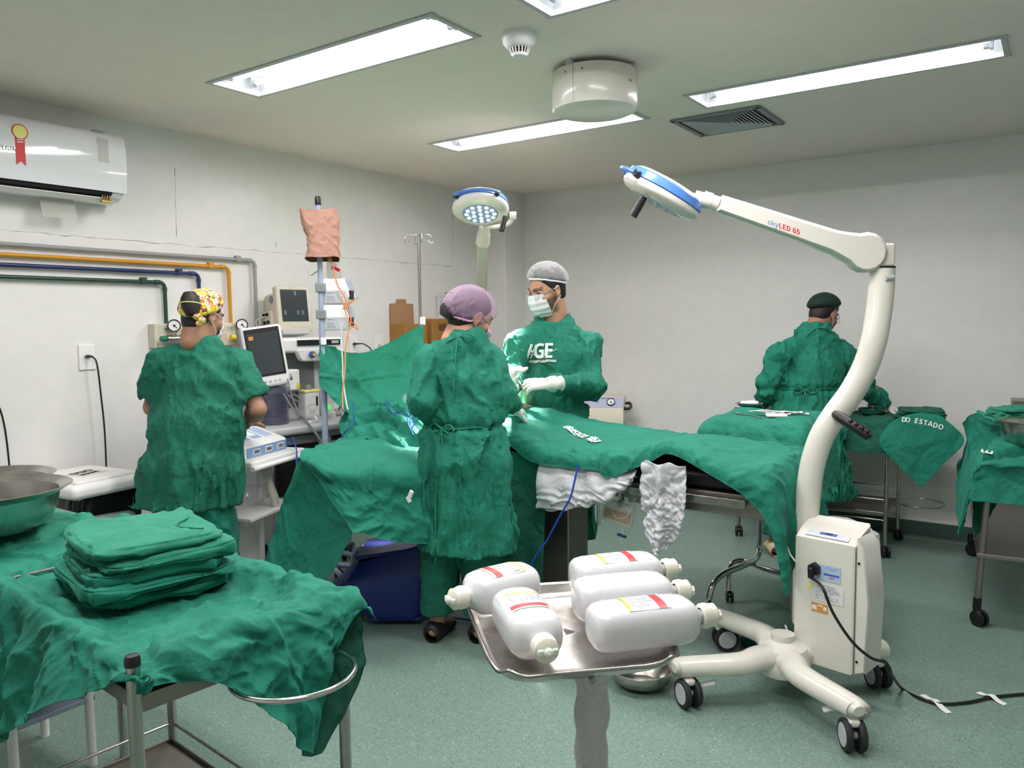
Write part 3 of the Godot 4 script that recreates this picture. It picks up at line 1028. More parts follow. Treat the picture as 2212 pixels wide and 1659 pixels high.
func wall_things() -> void:
	var X := WALL_L
	var out := Vector3(1, 0, 0)
	var rt := Vector3(0, 0, -1)
	# --- air conditioner ---
	var t := thing("air_conditioner", "white split air conditioner high on the left wall, red ribbon badge", "air conditioner", Vector3(X, 2.3, -1.8))
	var z0 := -1.36
	var z1 := -2.285
	var prof := [Vector2(0, 2.155), Vector2(0.07, 2.145), Vector2(0.14, 2.158), Vector2(0.192, 2.19), Vector2(0.207, 2.235), Vector2(0.212, 2.30), Vector2(0.212, 2.42), Vector2(0.2, 2.472), Vector2(0.17, 2.492), Vector2(0, 2.5)]
	var a := MB.new()
	a.prism(prof, absf(z1 - z0), Transform3D(Basis(), Vector3(X, 0, (z0 + z1) / 2)), 0.012)
	part(t, "body", a, M.white_gloss)
	a = MB.new()
	var pan := [Vector2(0.2085, 2.196), Vector2(0.214, 2.235), Vector2(0.219, 2.30), Vector2(0.219, 2.42), Vector2(0.207, 2.478), Vector2(0.176, 2.499), Vector2(0.172, 2.49), Vector2(0.2, 2.47), Vector2(0.21, 2.42), Vector2(0.21, 2.30), Vector2(0.2, 2.2)]
	a.prism(pan, absf(z1 - z0) + 0.004, Transform3D(Basis(), Vector3(X, 0, (z0 + z1) / 2)), 0.003)
	part(t, "front_panel", a, M.white_gloss)
	a = MB.new()
	a.prism([Vector2(0.2, 2.196), Vector2(0.206, 2.188), Vector2(0.16, 2.156), Vector2(0.13, 2.15), Vector2(0.12, 2.17), Vector2(0.17, 2.2)], 0.82, Transform3D(Basis(), Vector3(X, 0, -1.80)), 0.001)
	part(t, "outlet_slot", a, M.black)
	a = MB.new()
	a.prism([Vector2(0.152, 2.143), Vector2(0.19, 2.162), Vector2(0.188, 2.166), Vector2(0.15, 2.149)], 0.79, Transform3D(Basis(), Vector3(X, 0, -1.80)), 0.001)
	part(t, "flap", a, M.white)
	a = MB.new()
	for k in 4:
		a.tube(spline([Vector3(X + 0.19, 2.185, -2.165 - k * 0.012), Vector3(X + 0.2, 2.17, -2.16 - k * 0.012), Vector3(X + 0.195, 2.15, -2.165 - k * 0.012)], 4), 0.003, 6)
	a.box(Vector3(X + 0.19, 2.145, -2.18), Vector3(0.02, 0.014, 0.05), 0.003)
	part(t, "loose_wiring", a, M.brass)
	var fx := X + 0.2195
	a = MB.new()
	a.lathe([Vector2(0, 0.0015), Vector2(0.036, 0.0012), Vector2(0.036, 0)], aim(Vector3(fx, 2.42, -1.772), out), 32)
	var bd := part(t, "badge", a, M.red, "round red rimmed seal")
	a = MB.new()
	a.lathe([Vector2(0, 0.0025), Vector2(0.031, 0.0022), Vector2(0.031, 0.001)], aim(Vector3(fx, 2.42, -1.772), out), 32)
	part(bd, "badge_face", a, M.yellow_pale)
	a = MB.new()
	a.prism([Vector2(-0.021, 0.075), Vector2(0.021, 0.075), Vector2(0.021, -0.07), Vector2(0, -0.05), Vector2(-0.021, -0.07)], 0.002, frame(Vector3(fx + 0.0005, 2.335, -1.77), rt, Vector3.UP), 0.0005)
	var rb := part(t, "ribbon", a, M.red)
	for k in 3:
		a = MB.new()
		a.bar(Vector3(fx + 0.002, 2.392 - k * 0.011, -1.757), Vector3(fx + 0.002, 2.396 - k * 0.011, -1.785), 0.001, 0.005, Vector3.UP, 0.0003)
		part(rb, "stripe", a, M.paper)
	txt(t, "lettering", "ELGIN", 0.02, Vector3(fx, 2.334, -1.714), rt, Vector3.UP, M.grey)
	a = MB.new()
	a.box(Vector3(X + 0.218, 2.40, -2.165), Vector3(0.006, 0.12, 0.055), 0.002)
	a.box(Vector3(X + 0.19, 2.50, -2.16), Vector3(0.06, 0.006, 0.06), 0.002)
	part(t, "tape", a, M.film, "peeling clear tape")
	a = MB.new()
	a.box(Vector3(X + 0.1, 2.1, -1.985), Vector3(0.002, 0.11, 0.17), 0.001, Basis(Vector3(0, 0, 1), 0.3))
	part(t, "drip_guard", a, M.film, "clear plastic drip sheet under the unit")
	# --- gas pipes ---
	var pipes := [["grey", "pipe_grey", 1.908, -3.207, 1.45], ["yellow", "pipe_yellow", 1.857, -3.014, 1.45], ["blue", "pipe_blue", 1.807, -2.803, 1.45], ["green", "pipe_green", 1.748, -2.582, 1.49]]
	for q in pipes:
		var px := X + 0.03
		t = thing("gas_pipe", "%s painted medical gas pipe along the left wall" % q[0], "pipe", Vector3(px, q[2], q[3]))
		var pts := [Vector3(px, q[2], 0.9), Vector3(px, q[2], -1.0), Vector3(px, q[2], q[3] + 0.03)]
		for k in range(1, 7):
			var an := PI / 2 * k / 6.0
			pts.append(Vector3(px, q[2] - 0.03 + 0.03 * cos(an), q[3] + 0.03 - 0.03 * sin(an)))
		pts.append(Vector3(px, q[4], q[3]))
		a = MB.new()
		a.tube(pts, 0.011, 14)
		part(t, "pipe", a, M[q[1]])
		a = MB.new()
		a.tube([Vector3(px, q[2], q[3] + 0.062), Vector3(px, q[2], q[3] + 0.028)], 0.0135, 14)
		part(t, "sleeve", a, M[q[1]])
		a = MB.new()
		a.tube([Vector3(px, q[2] - 0.028, q[3]), Vector3(px, q[2] - 0.05, q[3])], 0.0135, 14)
		part(t, "sleeve", a, M[q[1]])
		for cz in [q[3] + 0.13, q[3] + 1.6]:
			a = MB.new()
			a.box(Vector3(px - 0.004, q[2] + 0.002, cz), Vector3(0.04, 0.03, 0.026), 0.004)
			a.box(Vector3(px + 0.006, q[2] + 0.018, cz), Vector3(0.02, 0.012, 0.04), 0.003)
			part(t, "clamp", a, M[q[1]])
	# --- gas outlet panels with regulators ---
	for q in [[-2.59, "green_gas", "green", -2.575], [-2.95, "yellow", "yellow", -3.03]]:
		var c := Vector3(X + 0.035, 1.442, q[0])
		t = thing("gas_regulator", "cream wall gas outlet with %s regulator and round gauge" % q[2], "gas outlet", c)
		a = MB.new()
		a.box(c, Vector3(0.07, 0.14, 0.21), 0.006)
		part(t, "box", a, M.beige)
		a = MB.new()
		a.box(c + Vector3(0.036, 0, -0.012), Vector3(0.006, 0.132, 0.17), 0.002)
		part(t, "cover", a, M.cream)
		card(t, "name_plate", c + Vector3(0.039, 0.035, 0.0), rt, Vector3.UP, 0.11, 0.034, printed("plate_" + q[2], 96, 32, srgb(190, 192, 168), [[Rect2(0.08, 0.3, 0.8, 0.5), srgb(70, 74, 66), 1]], 4))
		card(t, "warning_plate", c + Vector3(0.039, -0.012, 0.03), rt, Vector3.UP, 0.055, 0.036, printed("warn_" + q[2], 64, 48, srgb(196, 120, 112), [[Rect2(0.06, 0.08, 0.88, 0.84), srgb(206, 198, 184)], [Rect2(0.12, 0.15, 0.76, 0.7), srgb(170, 110, 100), 4]], 5))
		var vz: float = q[3]
		var v := Vector3(X + 0.12, 1.425, vz)
		a = MB.new()
		a.tube([Vector3(X + 0.07, 1.425, vz + 0.03), v + Vector3(0, 0, 0.03)], 0.012, 12)
		a.tube([v + Vector3(0, 0, 0.05), v + Vector3(0, 0, -0.03)], [0.02, 0.02], 16)
		a.tube([v, v + Vector3(0, 0.04, 0)], 0.007, 10)
		a.tube([v + Vector3(0, 0, 0.01), v + Vector3(0, -0.035, 0.01)], 0.009, 10)
		part(t, "valve_body", a, M.steel)
		a = MB.new()
		a.tube([v + Vector3(0, 0, -0.03), v + Vector3(0, 0, -0.045), v + Vector3(0, 0, -0.075), v + Vector3(0, 0, -0.09)], [0.022, 0.029, 0.029, 0.02], 14)
		part(t, "knob", a, M[q[1]])
		a = MB.new()
		a.tube([v + Vector3(0, 0, 0.05), v + Vector3(0, 0, 0.085)], 0.016, 8)
		part(t, "nut", a, M[q[1]])
		if q[2] == "yellow":
			a = MB.new()
			a.tube([v + Vector3(0, -0.035, 0.01), v + Vector3(0, -0.06, 0.01)], 0.019, 12)
			part(t, "hose_nut", a, M.yellow)
			a = MB.new()
			a.tube(spline([v + Vector3(0, -0.06, 0.01), v + Vector3(0, -0.2, 0.0), v + Vector3(0.05, -0.5, -0.05)], 6), 0.009, 10)
			part(t, "hose", a, M.plastic_grey)
		dial(t, v + Vector3(0, 0.075, 0), Vector3(0.85, 0.05, 0.5).normalized(), 0.036)
	# --- electric sockets ---
	var socks := [[Vector3(X, 1.336, -2.132), 0.085, 0.135, true, "white blank wall plate with a black plug, above the bin"], [Vector3(X, 1.345, -4.07), 0.085, 0.125, true, "white socket plate with black plug behind the green screen drape"], [Vector3(X, 1.34, -4.335), 0.09, 0.125, false, "white round-holed wall socket beside the cardboard box"]]
	for q in socks:
		var c: Vector3 = q[0]
		t = thing("wall_socket", q[4], "wall socket", c)
		a = MB.new()
		a.box(c + Vector3(0.005, 0, 0), Vector3(0.01, q[2], q[1]), 0.003)
		part(t, "plate", a, M.white)
		if not q[3]:
			a = MB.new()
			a.lathe([Vector2(0.02, 0.0), Vector2(0.02, 0.002), Vector2(0.014, 0.002), Vector2(0.013, 0.0002), Vector2(0, 0.0002)], aim(c + Vector3(0.0101, -0.02, 0), out), 24)
			part(t, "round_socket", a, M.plastic_grey)
			continue
		var pc := c + Vector3(0.01, 0.005, 0)
		var cord := thing("power_cord", "black power cord plugged in above the white bin" if c.z > -3 else "black power cord behind the green screen drape", "cord", pc)
		a = MB.new()
		a.lathe([Vector2(0, 0.05), Vector2(0.008, 0.048), Vector2(0.012, 0.03), Vector2(0.016, 0.006), Vector2(0.013, 0)], aim(pc, out), 12, 1.0, 0.6)
		part(cord, "plug", a, M.black)
		a = MB.new()
		if c.z > -3:
			a.tube(spline([pc + Vector3(0.045, 0, 0), pc + Vector3(0.075, -0.035, -0.01), pc + Vector3(0.08, -0.2, -0.02), pc + Vector3(0.08, -0.45, -0.03), pc + Vector3(0.06, -0.9, -0.03), pc + Vector3(0.04, -1.32, -0.03)], 6), 0.0045, 8)
		else:
			a.tube(spline([pc + Vector3(0.045, 0, 0), pc + Vector3(0.08, -0.01, -0.04), pc + Vector3(0.1, -0.1, -0.09), pc + Vector3(0.1, -0.5, -0.09), pc + Vector3(0.05, -1.32, -0.05)], 6), 0.0045, 8)
		part(cord, "cable", a, M.black)
	a = MB.new()
	a.tube(spline([onx(-60, 800, X + 0.012), onx(-20, 850, X + 0.05), onx(5, 900, X + 0.06), onx(20, 1005, X + 0.06), onx(32, 1180, X + 0.03), onx(40, 1330, X + 0.03)], 6), 0.0045, 8)
	tag(part(self, "wall_cable", a, M.black), "thin black cable hanging down the wall left of the bin", "cable")
	# --- paper chart ---
	var chart := printed("chart", 220, 160, srgb(226, 227, 226), [[Rect2(0.08, 0.13, 0.86, 0.012), srgb(120, 120, 120)], [Rect2(0.4, 0.03, 0.4, 0.08), srgb(70, 72, 76), 1], [Rect2(0.06, 0.18, 0.12, 0.74), srgb(120, 124, 134), 14], [Rect2(0.22, 0.18, 0.72, 0.7), srgb(110, 110, 112), 17]], 9)
	tag(card(self, numbered("wall_chart"), Vector3(X + 0.001, 1.64, -5.16), rt, Vector3.UP, 0.34, 0.235, chart), "white printed duty chart taped to the far left wall", "chart")
	# --- cardboard sharps boxes ---
	t = thing("sharps_box", "open cardboard sharps box with tall back flap on the wall", "sharps box", Vector3(X, 1.2, -4.6))
	a = MB.new()
	a.box(Vector3(X + 0.08, 1.34, -4.59), Vector3(0.15, 0.30, 0.27), 0.003)
	part(t, "box", a, M.cardboard_dark)
	a = MB.new()
	a.prism([Vector2(-0.135, 0), Vector2(0.135, 0), Vector2(0.13, 0.165), Vector2(0.05, 0.167), Vector2(0.045, 0.2), Vector2(-0.055, 0.2), Vector2(-0.06, 0.167), Vector2(-0.135, 0.165)], 0.006, frame(Vector3(X + 0.015, 1.485, -4.59), rt, Vector3.UP), 0.001)
	part(t, "back_flap", a, M.cardboard)
	a = MB.new()
	a.box(Vector3(X + 0.156, 1.44, -4.5), Vector3(0.004, 0.08, 0.1), 0.001)
	part(t, "front_flap", a, M.cardboard_dark)
	card(t, "printing", Vector3(X + 0.1551, 1.32, -4.58), rt, Vector3.UP, 0.18, 0.15, printed("sharps_print", 90, 76, srgb(160, 116, 56), [[Rect2(0.1, 0.1, 0.8, 0.3), srgb(96, 66, 30), 2], [Rect2(0.1, 0.5, 0.8, 0.4), srgb(110, 78, 36), 5]], 6, 0.85))
	t = thing("sharps_box", "closed brown cardboard sharps box with slot beside the paper chart", "sharps box", Vector3(X, 1.2, -4.92))
	a = MB.new()
	a.box(Vector3(X + 0.08, 1.36, -4.91), Vector3(0.15, 0.34, 0.24), 0.02)
	part(t, "box", a, M.cardboard_dark)
	a = MB.new()
	a.box(Vector3(X + 0.155, 1.46, -4.915), Vector3(0.003, 0.055, 0.1), 0.001)
	part(t, "slot", a, M.kraft_in)

# twin-wheel swivel castor standing on the floor under p
func caster(t: Node, p: Vector3, r: float, turn: float, tyre: Material, hub: Material, fork: Material, called := "caster") -> void:
	var b := Basis(Vector3.UP, turn)
	var ax := b * Vector3.RIGHT
	var c := Vector3(p.x, r, p.z) + b * Vector3(0, 0, r * 0.45)
	var a := MB.new()
	a.tube([c + Vector3(0, r * 0.7, 0) - b * Vector3(0, 0, r * 0.45), Vector3(p.x, maxf(p.y, r * 2.3), p.z)], r * 0.28, 10)
	a.box(c + Vector3(0, r * 0.85, 0) - b * Vector3(0, 0, r * 0.2), Vector3(r * 0.75, r * 0.5, r * 1.3), r * 0.2, b)
	a.tube([c - ax * r * 0.3, c + ax * r * 0.3], r * 0.25, 8)
	var f := part(t, called, a, fork)
	for s in [-1.0, 1.0]:
		a = MB.new()
		var w = c + ax * s * r * 0.42
		a.lathe([Vector2(r * 0.72, -r * 0.2), Vector2(r * 0.93, -r * 0.2), Vector2(r, -r * 0.1), Vector2(r, r * 0.1), Vector2(r * 0.93, r * 0.2), Vector2(r * 0.72, r * 0.2)], aim(w, ax * s), 28)
		a.lathe([Vector2(0, -r * 0.18), Vector2(r * 0.74, -r * 0.18)], aim(w, ax * s), 20)
		part(f, "wheel", a, tyre)
		a = MB.new()
		a.lathe([Vector2(r * 0.74, r * 0.16), Vector2(r * 0.7, r * 0.22), Vector2(0, r * 0.22)], aim(w, ax * s), 28)
		part(f, "hub", a, hub)
func corrugated(pts: Array, r: float, pitch := 0.012) -> MB:
	var sp := spline(pts, 8)
	var fine := []
	var rad := []
	var acc := 0.0
	var on := false
	fine.append(sp[0])
	rad.append(r)
	for i in range(1, sp.size()):
		var d: float = sp[i].distance_to(sp[i - 1])
		var steps := maxi(1, int(d / (pitch * 0.5)))
		for k in steps:
			on = not on
			fine.append(sp[i - 1].lerp(sp[i], float(k + 1) / steps))
			rad.append(r * (1.12 if on else 0.86))
	acc += 1.0
	var a := MB.new()
	a.tube(fine, rad, 12)
	return a

func anaesthesia() -> void:
	var a: MB
	var n := Vector3(0.98, 0, 0.19).normalized()
	var w := Vector3(n.z, 0, -n.x)
	var B := Basis(w, Vector3.UP, n)
	var O := Vector3(-3.92, 0, -3.22)
	# ---------- anaesthesia machine ----------
	var t := thing("anaesthesia_machine", "white and grey anaesthesia machine with worktop and knobs by the wall", "medical machine", O)
	a = MB.new()
	a.box(O + B * Vector3(0.02, 0.5, -0.02), Vector3(0.6, 0.66, 0.46), 0.02, B)
	part(t, "cabinet", a, M.plastic_grey)
	a = MB.new()
	a.box(O + B * Vector3(-0.05, 0.63, 0.22), Vector3(0.42, 0.3, 0.03), 0.01, B)
	part(t, "absorber_bay", a, M.black)
	for k in 2:
		a = MB.new()
		a.box(O + B * Vector3(0.16, 0.78 - k * 0.16, 0.235), Vector3(0.27, 0.13, 0.04), 0.014, B)
		var dr := part(t, "drawer", a, M.plastic_grey)
		a = MB.new()
		a.box(O + B * Vector3(0.16, 0.80 - k * 0.16, 0.258), Vector3(0.12, 0.03, 0.012), 0.005, B)
		part(dr, "handle", a, M.black)
	a = MB.new()
	a.box(O + B * Vector3(0.08, 0.875, 0.06), Vector3(0.86, 0.05, 0.5), 0.02, B, 2)
	part(t, "worktop", a, M.plastic_grey)
	a = MB.new()
	a.box(O + B * Vector3(0.0, 1.14, -0.1), Vector3(0.46, 0.5, 0.2), 0.03, B, 2)
	part(t, "back_column", a, M.white)
	a = MB.new()
	a.box(O + B * Vector3(-0.02, 1.16, 0.006), Vector3(0.32, 0.36, 0.02), 0.01, B)
	part(t, "recess", a, M.grey)
	a = MB.new()
	a.box(O + B * Vector3(0.02, 1.37, -0.02), Vector3(0.54, 0.09, 0.3), 0.02, B, 2)
	part(t, "top_shelf", a, M.white)
	a = MB.new()
	a.box(O + B * Vector3(0.11, 1.385, 0.134), Vector3(0.3, 0.035, 0.008), 0.003, B)
	var strip := part(t, "display_strip", a, M.black)
	a = MB.new()
	a.box(O + B * Vector3(0.12, 1.386, 0.139), Vector3(0.018, 0.016, 0.004), 0.001, B)
	a.box(O + B * Vector3(0.22, 1.386, 0.139), Vector3(0.05, 0.018, 0.004), 0.001, B)
	part(strip, "indicator", a, M.plastic_grey)
	a = MB.new()
	a.prism(poly_round([Vector2(-0.16, 0), Vector2(0.16, 0), Vector2(0.15, -0.075), Vector2(-0.13, -0.075)], 0.03), 0.05, Transform3D(B, O + B * Vector3(0.11, 1.345, 0.12)), 0.006)
	var kp := part(t, "knob_panel", a, M.white)
	for k in 3:
		a = MB.new()
		a.lathe([Vector2(0.02, 0), Vector2(0.02, 0.02), Vector2(0.015, 0.03), Vector2(0, 0.03)], aim(O + B * Vector3(0.05 + k * 0.065, 1.312, 0.145), n), 16)
		var kn := part(kp, "flow_knob", a, [M.ink_blue, M.blue_panel, M.grey][k])
		a = MB.new()
		a.lathe([Vector2(0.011, 0.029), Vector2(0.011, 0.033), Vector2(0, 0.034)], aim(O + B * Vector3(0.05 + k * 0.065, 1.312, 0.145), n), 12)
		part(kn, "knob_cap", a, [M.yellow, M.blue_wire, M.green_gas][k])
	a = MB.new()
	a.box(O + B * Vector3(0.225, 1.12, 0.0), Vector3(0.1, 0.42, 0.05), 0.012, B)
	var tall := part(t, "side_panel", a, M.white)
	a = MB.new()
	a.box(O + B * Vector3(0.225, 1.275, 0.026), Vector3(0.024, 0.09, 0.006), 0.002, B)
	part(tall, "flow_window", a, M.black)
	card(tall, "instructions", O + B * Vector3(0.225, 1.1, 0.0255), w, Vector3.UP, 0.075, 0.2, printed("machine_print", 60, 160, srgb(226, 228, 232), [[Rect2(0.1, 0.03, 0.6, 0.06), srgb(60, 70, 90), 1], [Rect2(0.1, 0.3, 0.7, 0.2), srgb(110, 126, 190), 5], [Rect2(0.1, 0.56, 0.7, 0.2), srgb(110, 126, 190), 5], [Rect2(0.1, 0.8, 0.7, 0.18), srgb(110, 126, 190), 5]], 8))
	a = MB.new()
	a.lathe([Vector2(0.017, 0), Vector2(0.017, 0.004), Vector2(0.011, 0.004)], aim(O + B * Vector3(0.225, 0.965, 0.025), n), 20)
	a.lathe([Vector2(0.007, 0), Vector2(0.007, 0.004), Vector2(0, 0.005)], aim(O + B * Vector3(0.225, 0.965, 0.025), n), 14)
	part(tall, "power_light", a, M.led_green)
	# vaporisers
	for q in [[-0.07, 1.16, 0.1, 0.13], [0.06, 1.0, 0.1, 0.16]]:
		a = MB.new()
		var c := O + B * Vector3(q[0], q[1], 0.07)
		a.box(c, Vector3(q[2], q[3], 0.1), 0.012, B)
		var vp := part(t, "vaporiser", a, M.white)
		a = MB.new()
		if q[1] < 1.1:
			a.box(c + B * Vector3(0, q[3] * 0.5 + 0.004, 0), Vector3(q[2] + 0.008, 0.016, 0.105), 0.005, B)
			part(vp, "yellow_band", a, M.yellow_pale)
			a = MB.new()
			a.lathe([Vector2(0.024, 0), Vector2(0.024, 0.024), Vector2(0.02, 0.03), Vector2(0, 0.03)], Transform3D(B, c + B * Vector3(0, q[3] * 0.5 + 0.01, 0)), 18)
			part(vp, "dial_knob", a, M.grey)
			a = MB.new()
			a.box(c + B * Vector3(0.03, 0.02, 0.05), Vector3(0.012, 0.06, 0.004), 0.001, B)
			part(vp, "sight_glass", a, M.black)
		else:
			a.box(c + B * Vector3(0.035, -0.035, 0.05), Vector3(0.02, 0.03, 0.003), 0.001, B)
			part(vp, "yellow_tag", a, M.yellow)
	for s in [[-0.24, 0.2], [0.24, 0.2], [-0.24, -0.2], [0.24, -0.2]]:
		caster(t, O + B * Vector3(s[0], 0.18, s[1]), 0.055, 0.6, M.rubber, M.grey, M.grey)
	# absorber canister
	var cp := at(592, 890, 4.72)
	t = thing("absorber_canister", "clear canister of dark stacked absorber rings beside the nurse's elbow", "canister", Vector3(cp.x, 0.9, cp.z))
	a = MB.new()
	a.lathe([Vector2(0.0, 0.86), Vector2(0.082, 0.86), Vector2(0.086, 0.88), Vector2(0.086, 1.09), Vector2(0.09, 1.1), Vector2(0.09, 1.115), Vector2(0.0, 1.12)], Transform3D(Basis(), Vector3(cp.x, 0, cp.z)), 36)
	part(t, "jar", a, M.smoke)
	a = MB.new()
	var rp := [Vector2(0, 0.875)]
	for k in 7:
		rp.append(Vector2(0.077, 0.878 + k * 0.026))
		rp.append(Vector2(0.077, 0.896 + k * 0.026))
		rp.append(Vector2(0.064, 0.898 + k * 0.026))
		rp.append(Vector2(0.064, 0.903 + k * 0.026))
	rp.append(Vector2(0, 1.06))
	a.lathe(rp, Transform3D(Basis(), Vector3(cp.x, 0, cp.z)), 36)
	part(t, "ring_stack", a, M.dark_pack)
	a = MB.new()
	a.lathe([Vector2(0.088, 1.085), Vector2(0.094, 1.09), Vector2(0.094, 1.125), Vector2(0.08, 1.135), Vector2(0, 1.135)], Transform3D(Basis(), Vector3(cp.x, 0, cp.z)), 36)
	part(t, "lid", a, M.smoke)
	a = MB.new()
	a.box(Vector3(cp.x, 0.86, cp.z), Vector3(0.22, 0.03, 0.2), 0.01, B)
	part(t, "mount", a, M.plastic_grey)
	# ---------- tilted ventilator screen ----------
	var sc := at(574, 770, 4.58)
	var sn := (EYE - sc).normalized().lerp(Vector3(0.95, 0.1, 0.1), 0.25).normalized()
	var su := Vector3.UP.rotated(sn, deg_to_rad(7.5))
	var sr := su.cross(sn).normalized()
	su = sn.cross(sr)
	var SB := Basis(sr, su, sn)
	t = thing("ventilator_screen", "white tilted touch screen on an arm in front of the nurse", "screen", sc)
	a = MB.new()
	a.box(sc - sn * 0.03, Vector3(0.232, 0.36, 0.06), 0.02, SB, 2)
	part(t, "housing", a, M.white)
	a = MB.new()
	a.box(sc + sn * 0.001 + su * 0.026, Vector3(0.2, 0.282, 0.004), 0.0015, SB)
	var bz := part(t, "bezel", a, M.black)
	a = MB.new()
	a.box(sc + sn * 0.003 + su * 0.018, Vector3(0.176, 0.24, 0.003), 0.001, SB)
	part(bz, "display", a, M.screen_off)
	a = MB.new()
	a.box(sc + sn * 0.0045 + su * 0.115 - sr * 0.065, Vector3(0.026, 0.022, 0.001), 0.0003, SB)
	part(bz, "icon", a, M.ochre)
	for k in 4:
		a = MB.new()
		a.lathe([Vector2(0.008, 0), Vector2(0.008, 0.003), Vector2(0, 0.004)], Transform3D(SB * Basis(Vector3.RIGHT, PI / 2), sc + sr * (-0.025 + k * 0.027) - su * 0.148), 12)
		part(t, "key", a, M.plastic_grey)
	a = MB.new()
	a.lathe([Vector2(0.018, 0), Vector2(0.018, 0.02), Vector2(0, 0.022)], aim(sc + sr * 0.112 - su * 0.145 - sn * 0.03, sr), 14)
	part(t, "side_knob", a, M.grey)
	a = MB.new()
	a.box(sc - sr * 0.115 - sn * 0.07 + su * 0.1, Vector3(0.03, 0.16, 0.1), 0.01, SB)
	part(t, "rear_vents", a, M.grey)
	a = MB.new()
	a.tube(spline([sc - sn * 0.07, sc - sn * 0.16 - Vector3(0, 0.05, 0), O + B * Vector3(-0.2, 1.3, 0.1)], 5), 0.028, 12)
	part(t, "arm", a, M.plastic_grey)
	# ---------- patient monitor on the top shelf ----------
	var mc := at(636, 667, 5.02)
	t = thing("patient_monitor", "beige patient monitor standing on the anaesthesia machine", "monitor", Vector3(mc.x, 1.415, mc.z))
	var mn := Vector3(0.97, 0.12, 0.16).normalized()
	var mr := Vector3.UP.cross(mn).normalized()
	var MBs := Basis(mr, mn.cross(mr), mn)
	var mu := MBs.y
	a = MB.new()
	a.box(mc - mn * 0.02, Vector3(0.245, 0.29, 0.05), 0.012, MBs, 2)
	part(t, "front", a, M.beige)
	a = MB.new()
	a.box(mc - mn * 0.12 - mu * 0.01, Vector3(0.215, 0.25, 0.16), 0.03, MBs, 2)
	var rear := part(t, "rear_case", a, M.beige)
	a = MB.new()
	a.lathe([Vector2(0.025, 0), Vector2(0.025, 0.002), Vector2(0, 0.002)], aim(mc - mn * 0.09 + mu * 0.07 - mr * 0.1076, -mr), 18)
	part(rear, "speaker_grille", a, M.grey)
	a = MB.new()
	a.box(mc - mn * 0.14 - mu * 0.05 - mr * 0.11, Vector3(0.03, 0.1, 0.12), 0.01, MBs)
	var jk := part(rear, "connector_block", a, M.cream)
	for q in [[-0.02, 0.03], [0.02, 0.03], [-0.025, -0.02], [0.02, -0.02]]:
		a = MB.new()
		a.lathe([Vector2(0.011, 0), Vector2(0.011, 0.01), Vector2(0.006, 0.01), Vector2(0.006, 0.004), Vector2(0, 0.004)], aim(mc - mn * (0.14 + q[0]) - mu * (0.05 - q[1]) - mr * 0.125, -mr), 14)
		part(jk, "port", a, M.black)
	a = MB.new()
	a.box(mc + mn * 0.0055 + mu * 0.02, Vector3(0.188, 0.205, 0.003), 0.001, MBs)
	var scr := part(t, "display", a, M.screen_off)
	for q in [[-0.07, -0.045], [0.02, -0.045], [0.055, -0.045], [0.01, 0.08]]:
		a = MB.new()
		a.box(mc + mn * 0.0072 + mu * (0.02 + q[1]) + mr * q[0], Vector3(0.016, 0.028, 0.0008), 0.0002, MBs)
		part(scr, "reading", a, M.screen_trace)
	for k in 5:
		a = MB.new()
		a.lathe([Vector2(0.007, 0), Vector2(0.007, 0.003), Vector2(0, 0.004)], Transform3D(MBs * Basis(Vector3.RIGHT, PI / 2), mc + mn * 0.005 - mu * 0.118 + mr * (-0.005 + k * 0.024)), 10)
		part(t, "key", a, M.plastic_grey)
	card(t, "name_strip", mc + mn * 0.0051 + mu * 0.134, mr, mu, 0.05, 0.008, printed("strip_a", 48, 8, srgb(206, 200, 182), [[Rect2(0, 0.2, 1, 0.7), srgb(110, 108, 100), 1]], 2))
	a = MB.new()
	a.box(mc - mn * 0.08 - mu * 0.15, Vector3(0.2, 0.03, 0.17), 0.01, MBs)
	part(t, "foot", a, M.plastic_grey)
	a = MB.new()
	a.tube(spline([mc - mn * 0.14 - mu * 0.03 - mr * 0.13, mc - mn * 0.16 - mu * 0.06 - mr * 0.19, mc - mn * 0.12 - mu * 0.14 - mr * 0.18, mc - mn * 0.1 - mu * 0.25 - mr * 0.13], 6), 0.004, 8)
	part(t, "lead", a, M.plastic_grey)
	# ---------- small things on the worktop ----------
	var rng := RandomNumberGenerator.new()
	rng.seed = 12
	for k in 9:
		var p := O + B * Vector3(0.14 + rng.randf() * 0.36, 0.9, 0.1 + rng.randf() * 0.18)
		a = MB.new()
		var hh := 0.035 + rng.randf() * 0.05
		a.lathe([Vector2(0, 0), Vector2(0.014, 0), Vector2(0.015, hh * 0.7), Vector2(0.008, hh * 0.8), Vector2(0.009, hh), Vector2(0, hh)], Transform3D(Basis(), p), 12)
		tag(part(self, "medicine_vial", a, [M.white, M.clear, M.plastic_grey][k % 3]), ["small white medicine vial on the anaesthesia worktop", "small clear medicine vial on the anaesthesia worktop", "small grey medicine vial on the anaesthesia worktop"][k % 3], "vial", ["white vials on the worktop", "clear vials on the worktop", "grey vials on the worktop"][k % 3])
	var tp := O + B * Vector3(0.0, 0.9, 0.22)
	t = thing("breathing_mask", "clear plastic breathing mask on the anaesthesia worktop", "mask", tp)
	a = MB.new()
	a.lathe([Vector2(0.07, 0.0), Vector2(0.072, 0.012), Vector2(0.055, 0.035), Vector2(0.025, 0.055), Vector2(0.018, 0.06), Vector2(0.018, 0.09)], Transform3D(B, tp), 26, 1.0, 0.8)
	part(t, "cup", a, M.clear)
	a = MB.new()
	a.lathe([Vector2(0.018, 0.085), Vector2(0.024, 0.085), Vector2(0.024, 0.11), Vector2(0.018, 0.11)], Transform3D(B, tp), 18)
	part(t, "connector", a, M.white)
	tp = O + B * Vector3(0.33, 0.9, 0.05)
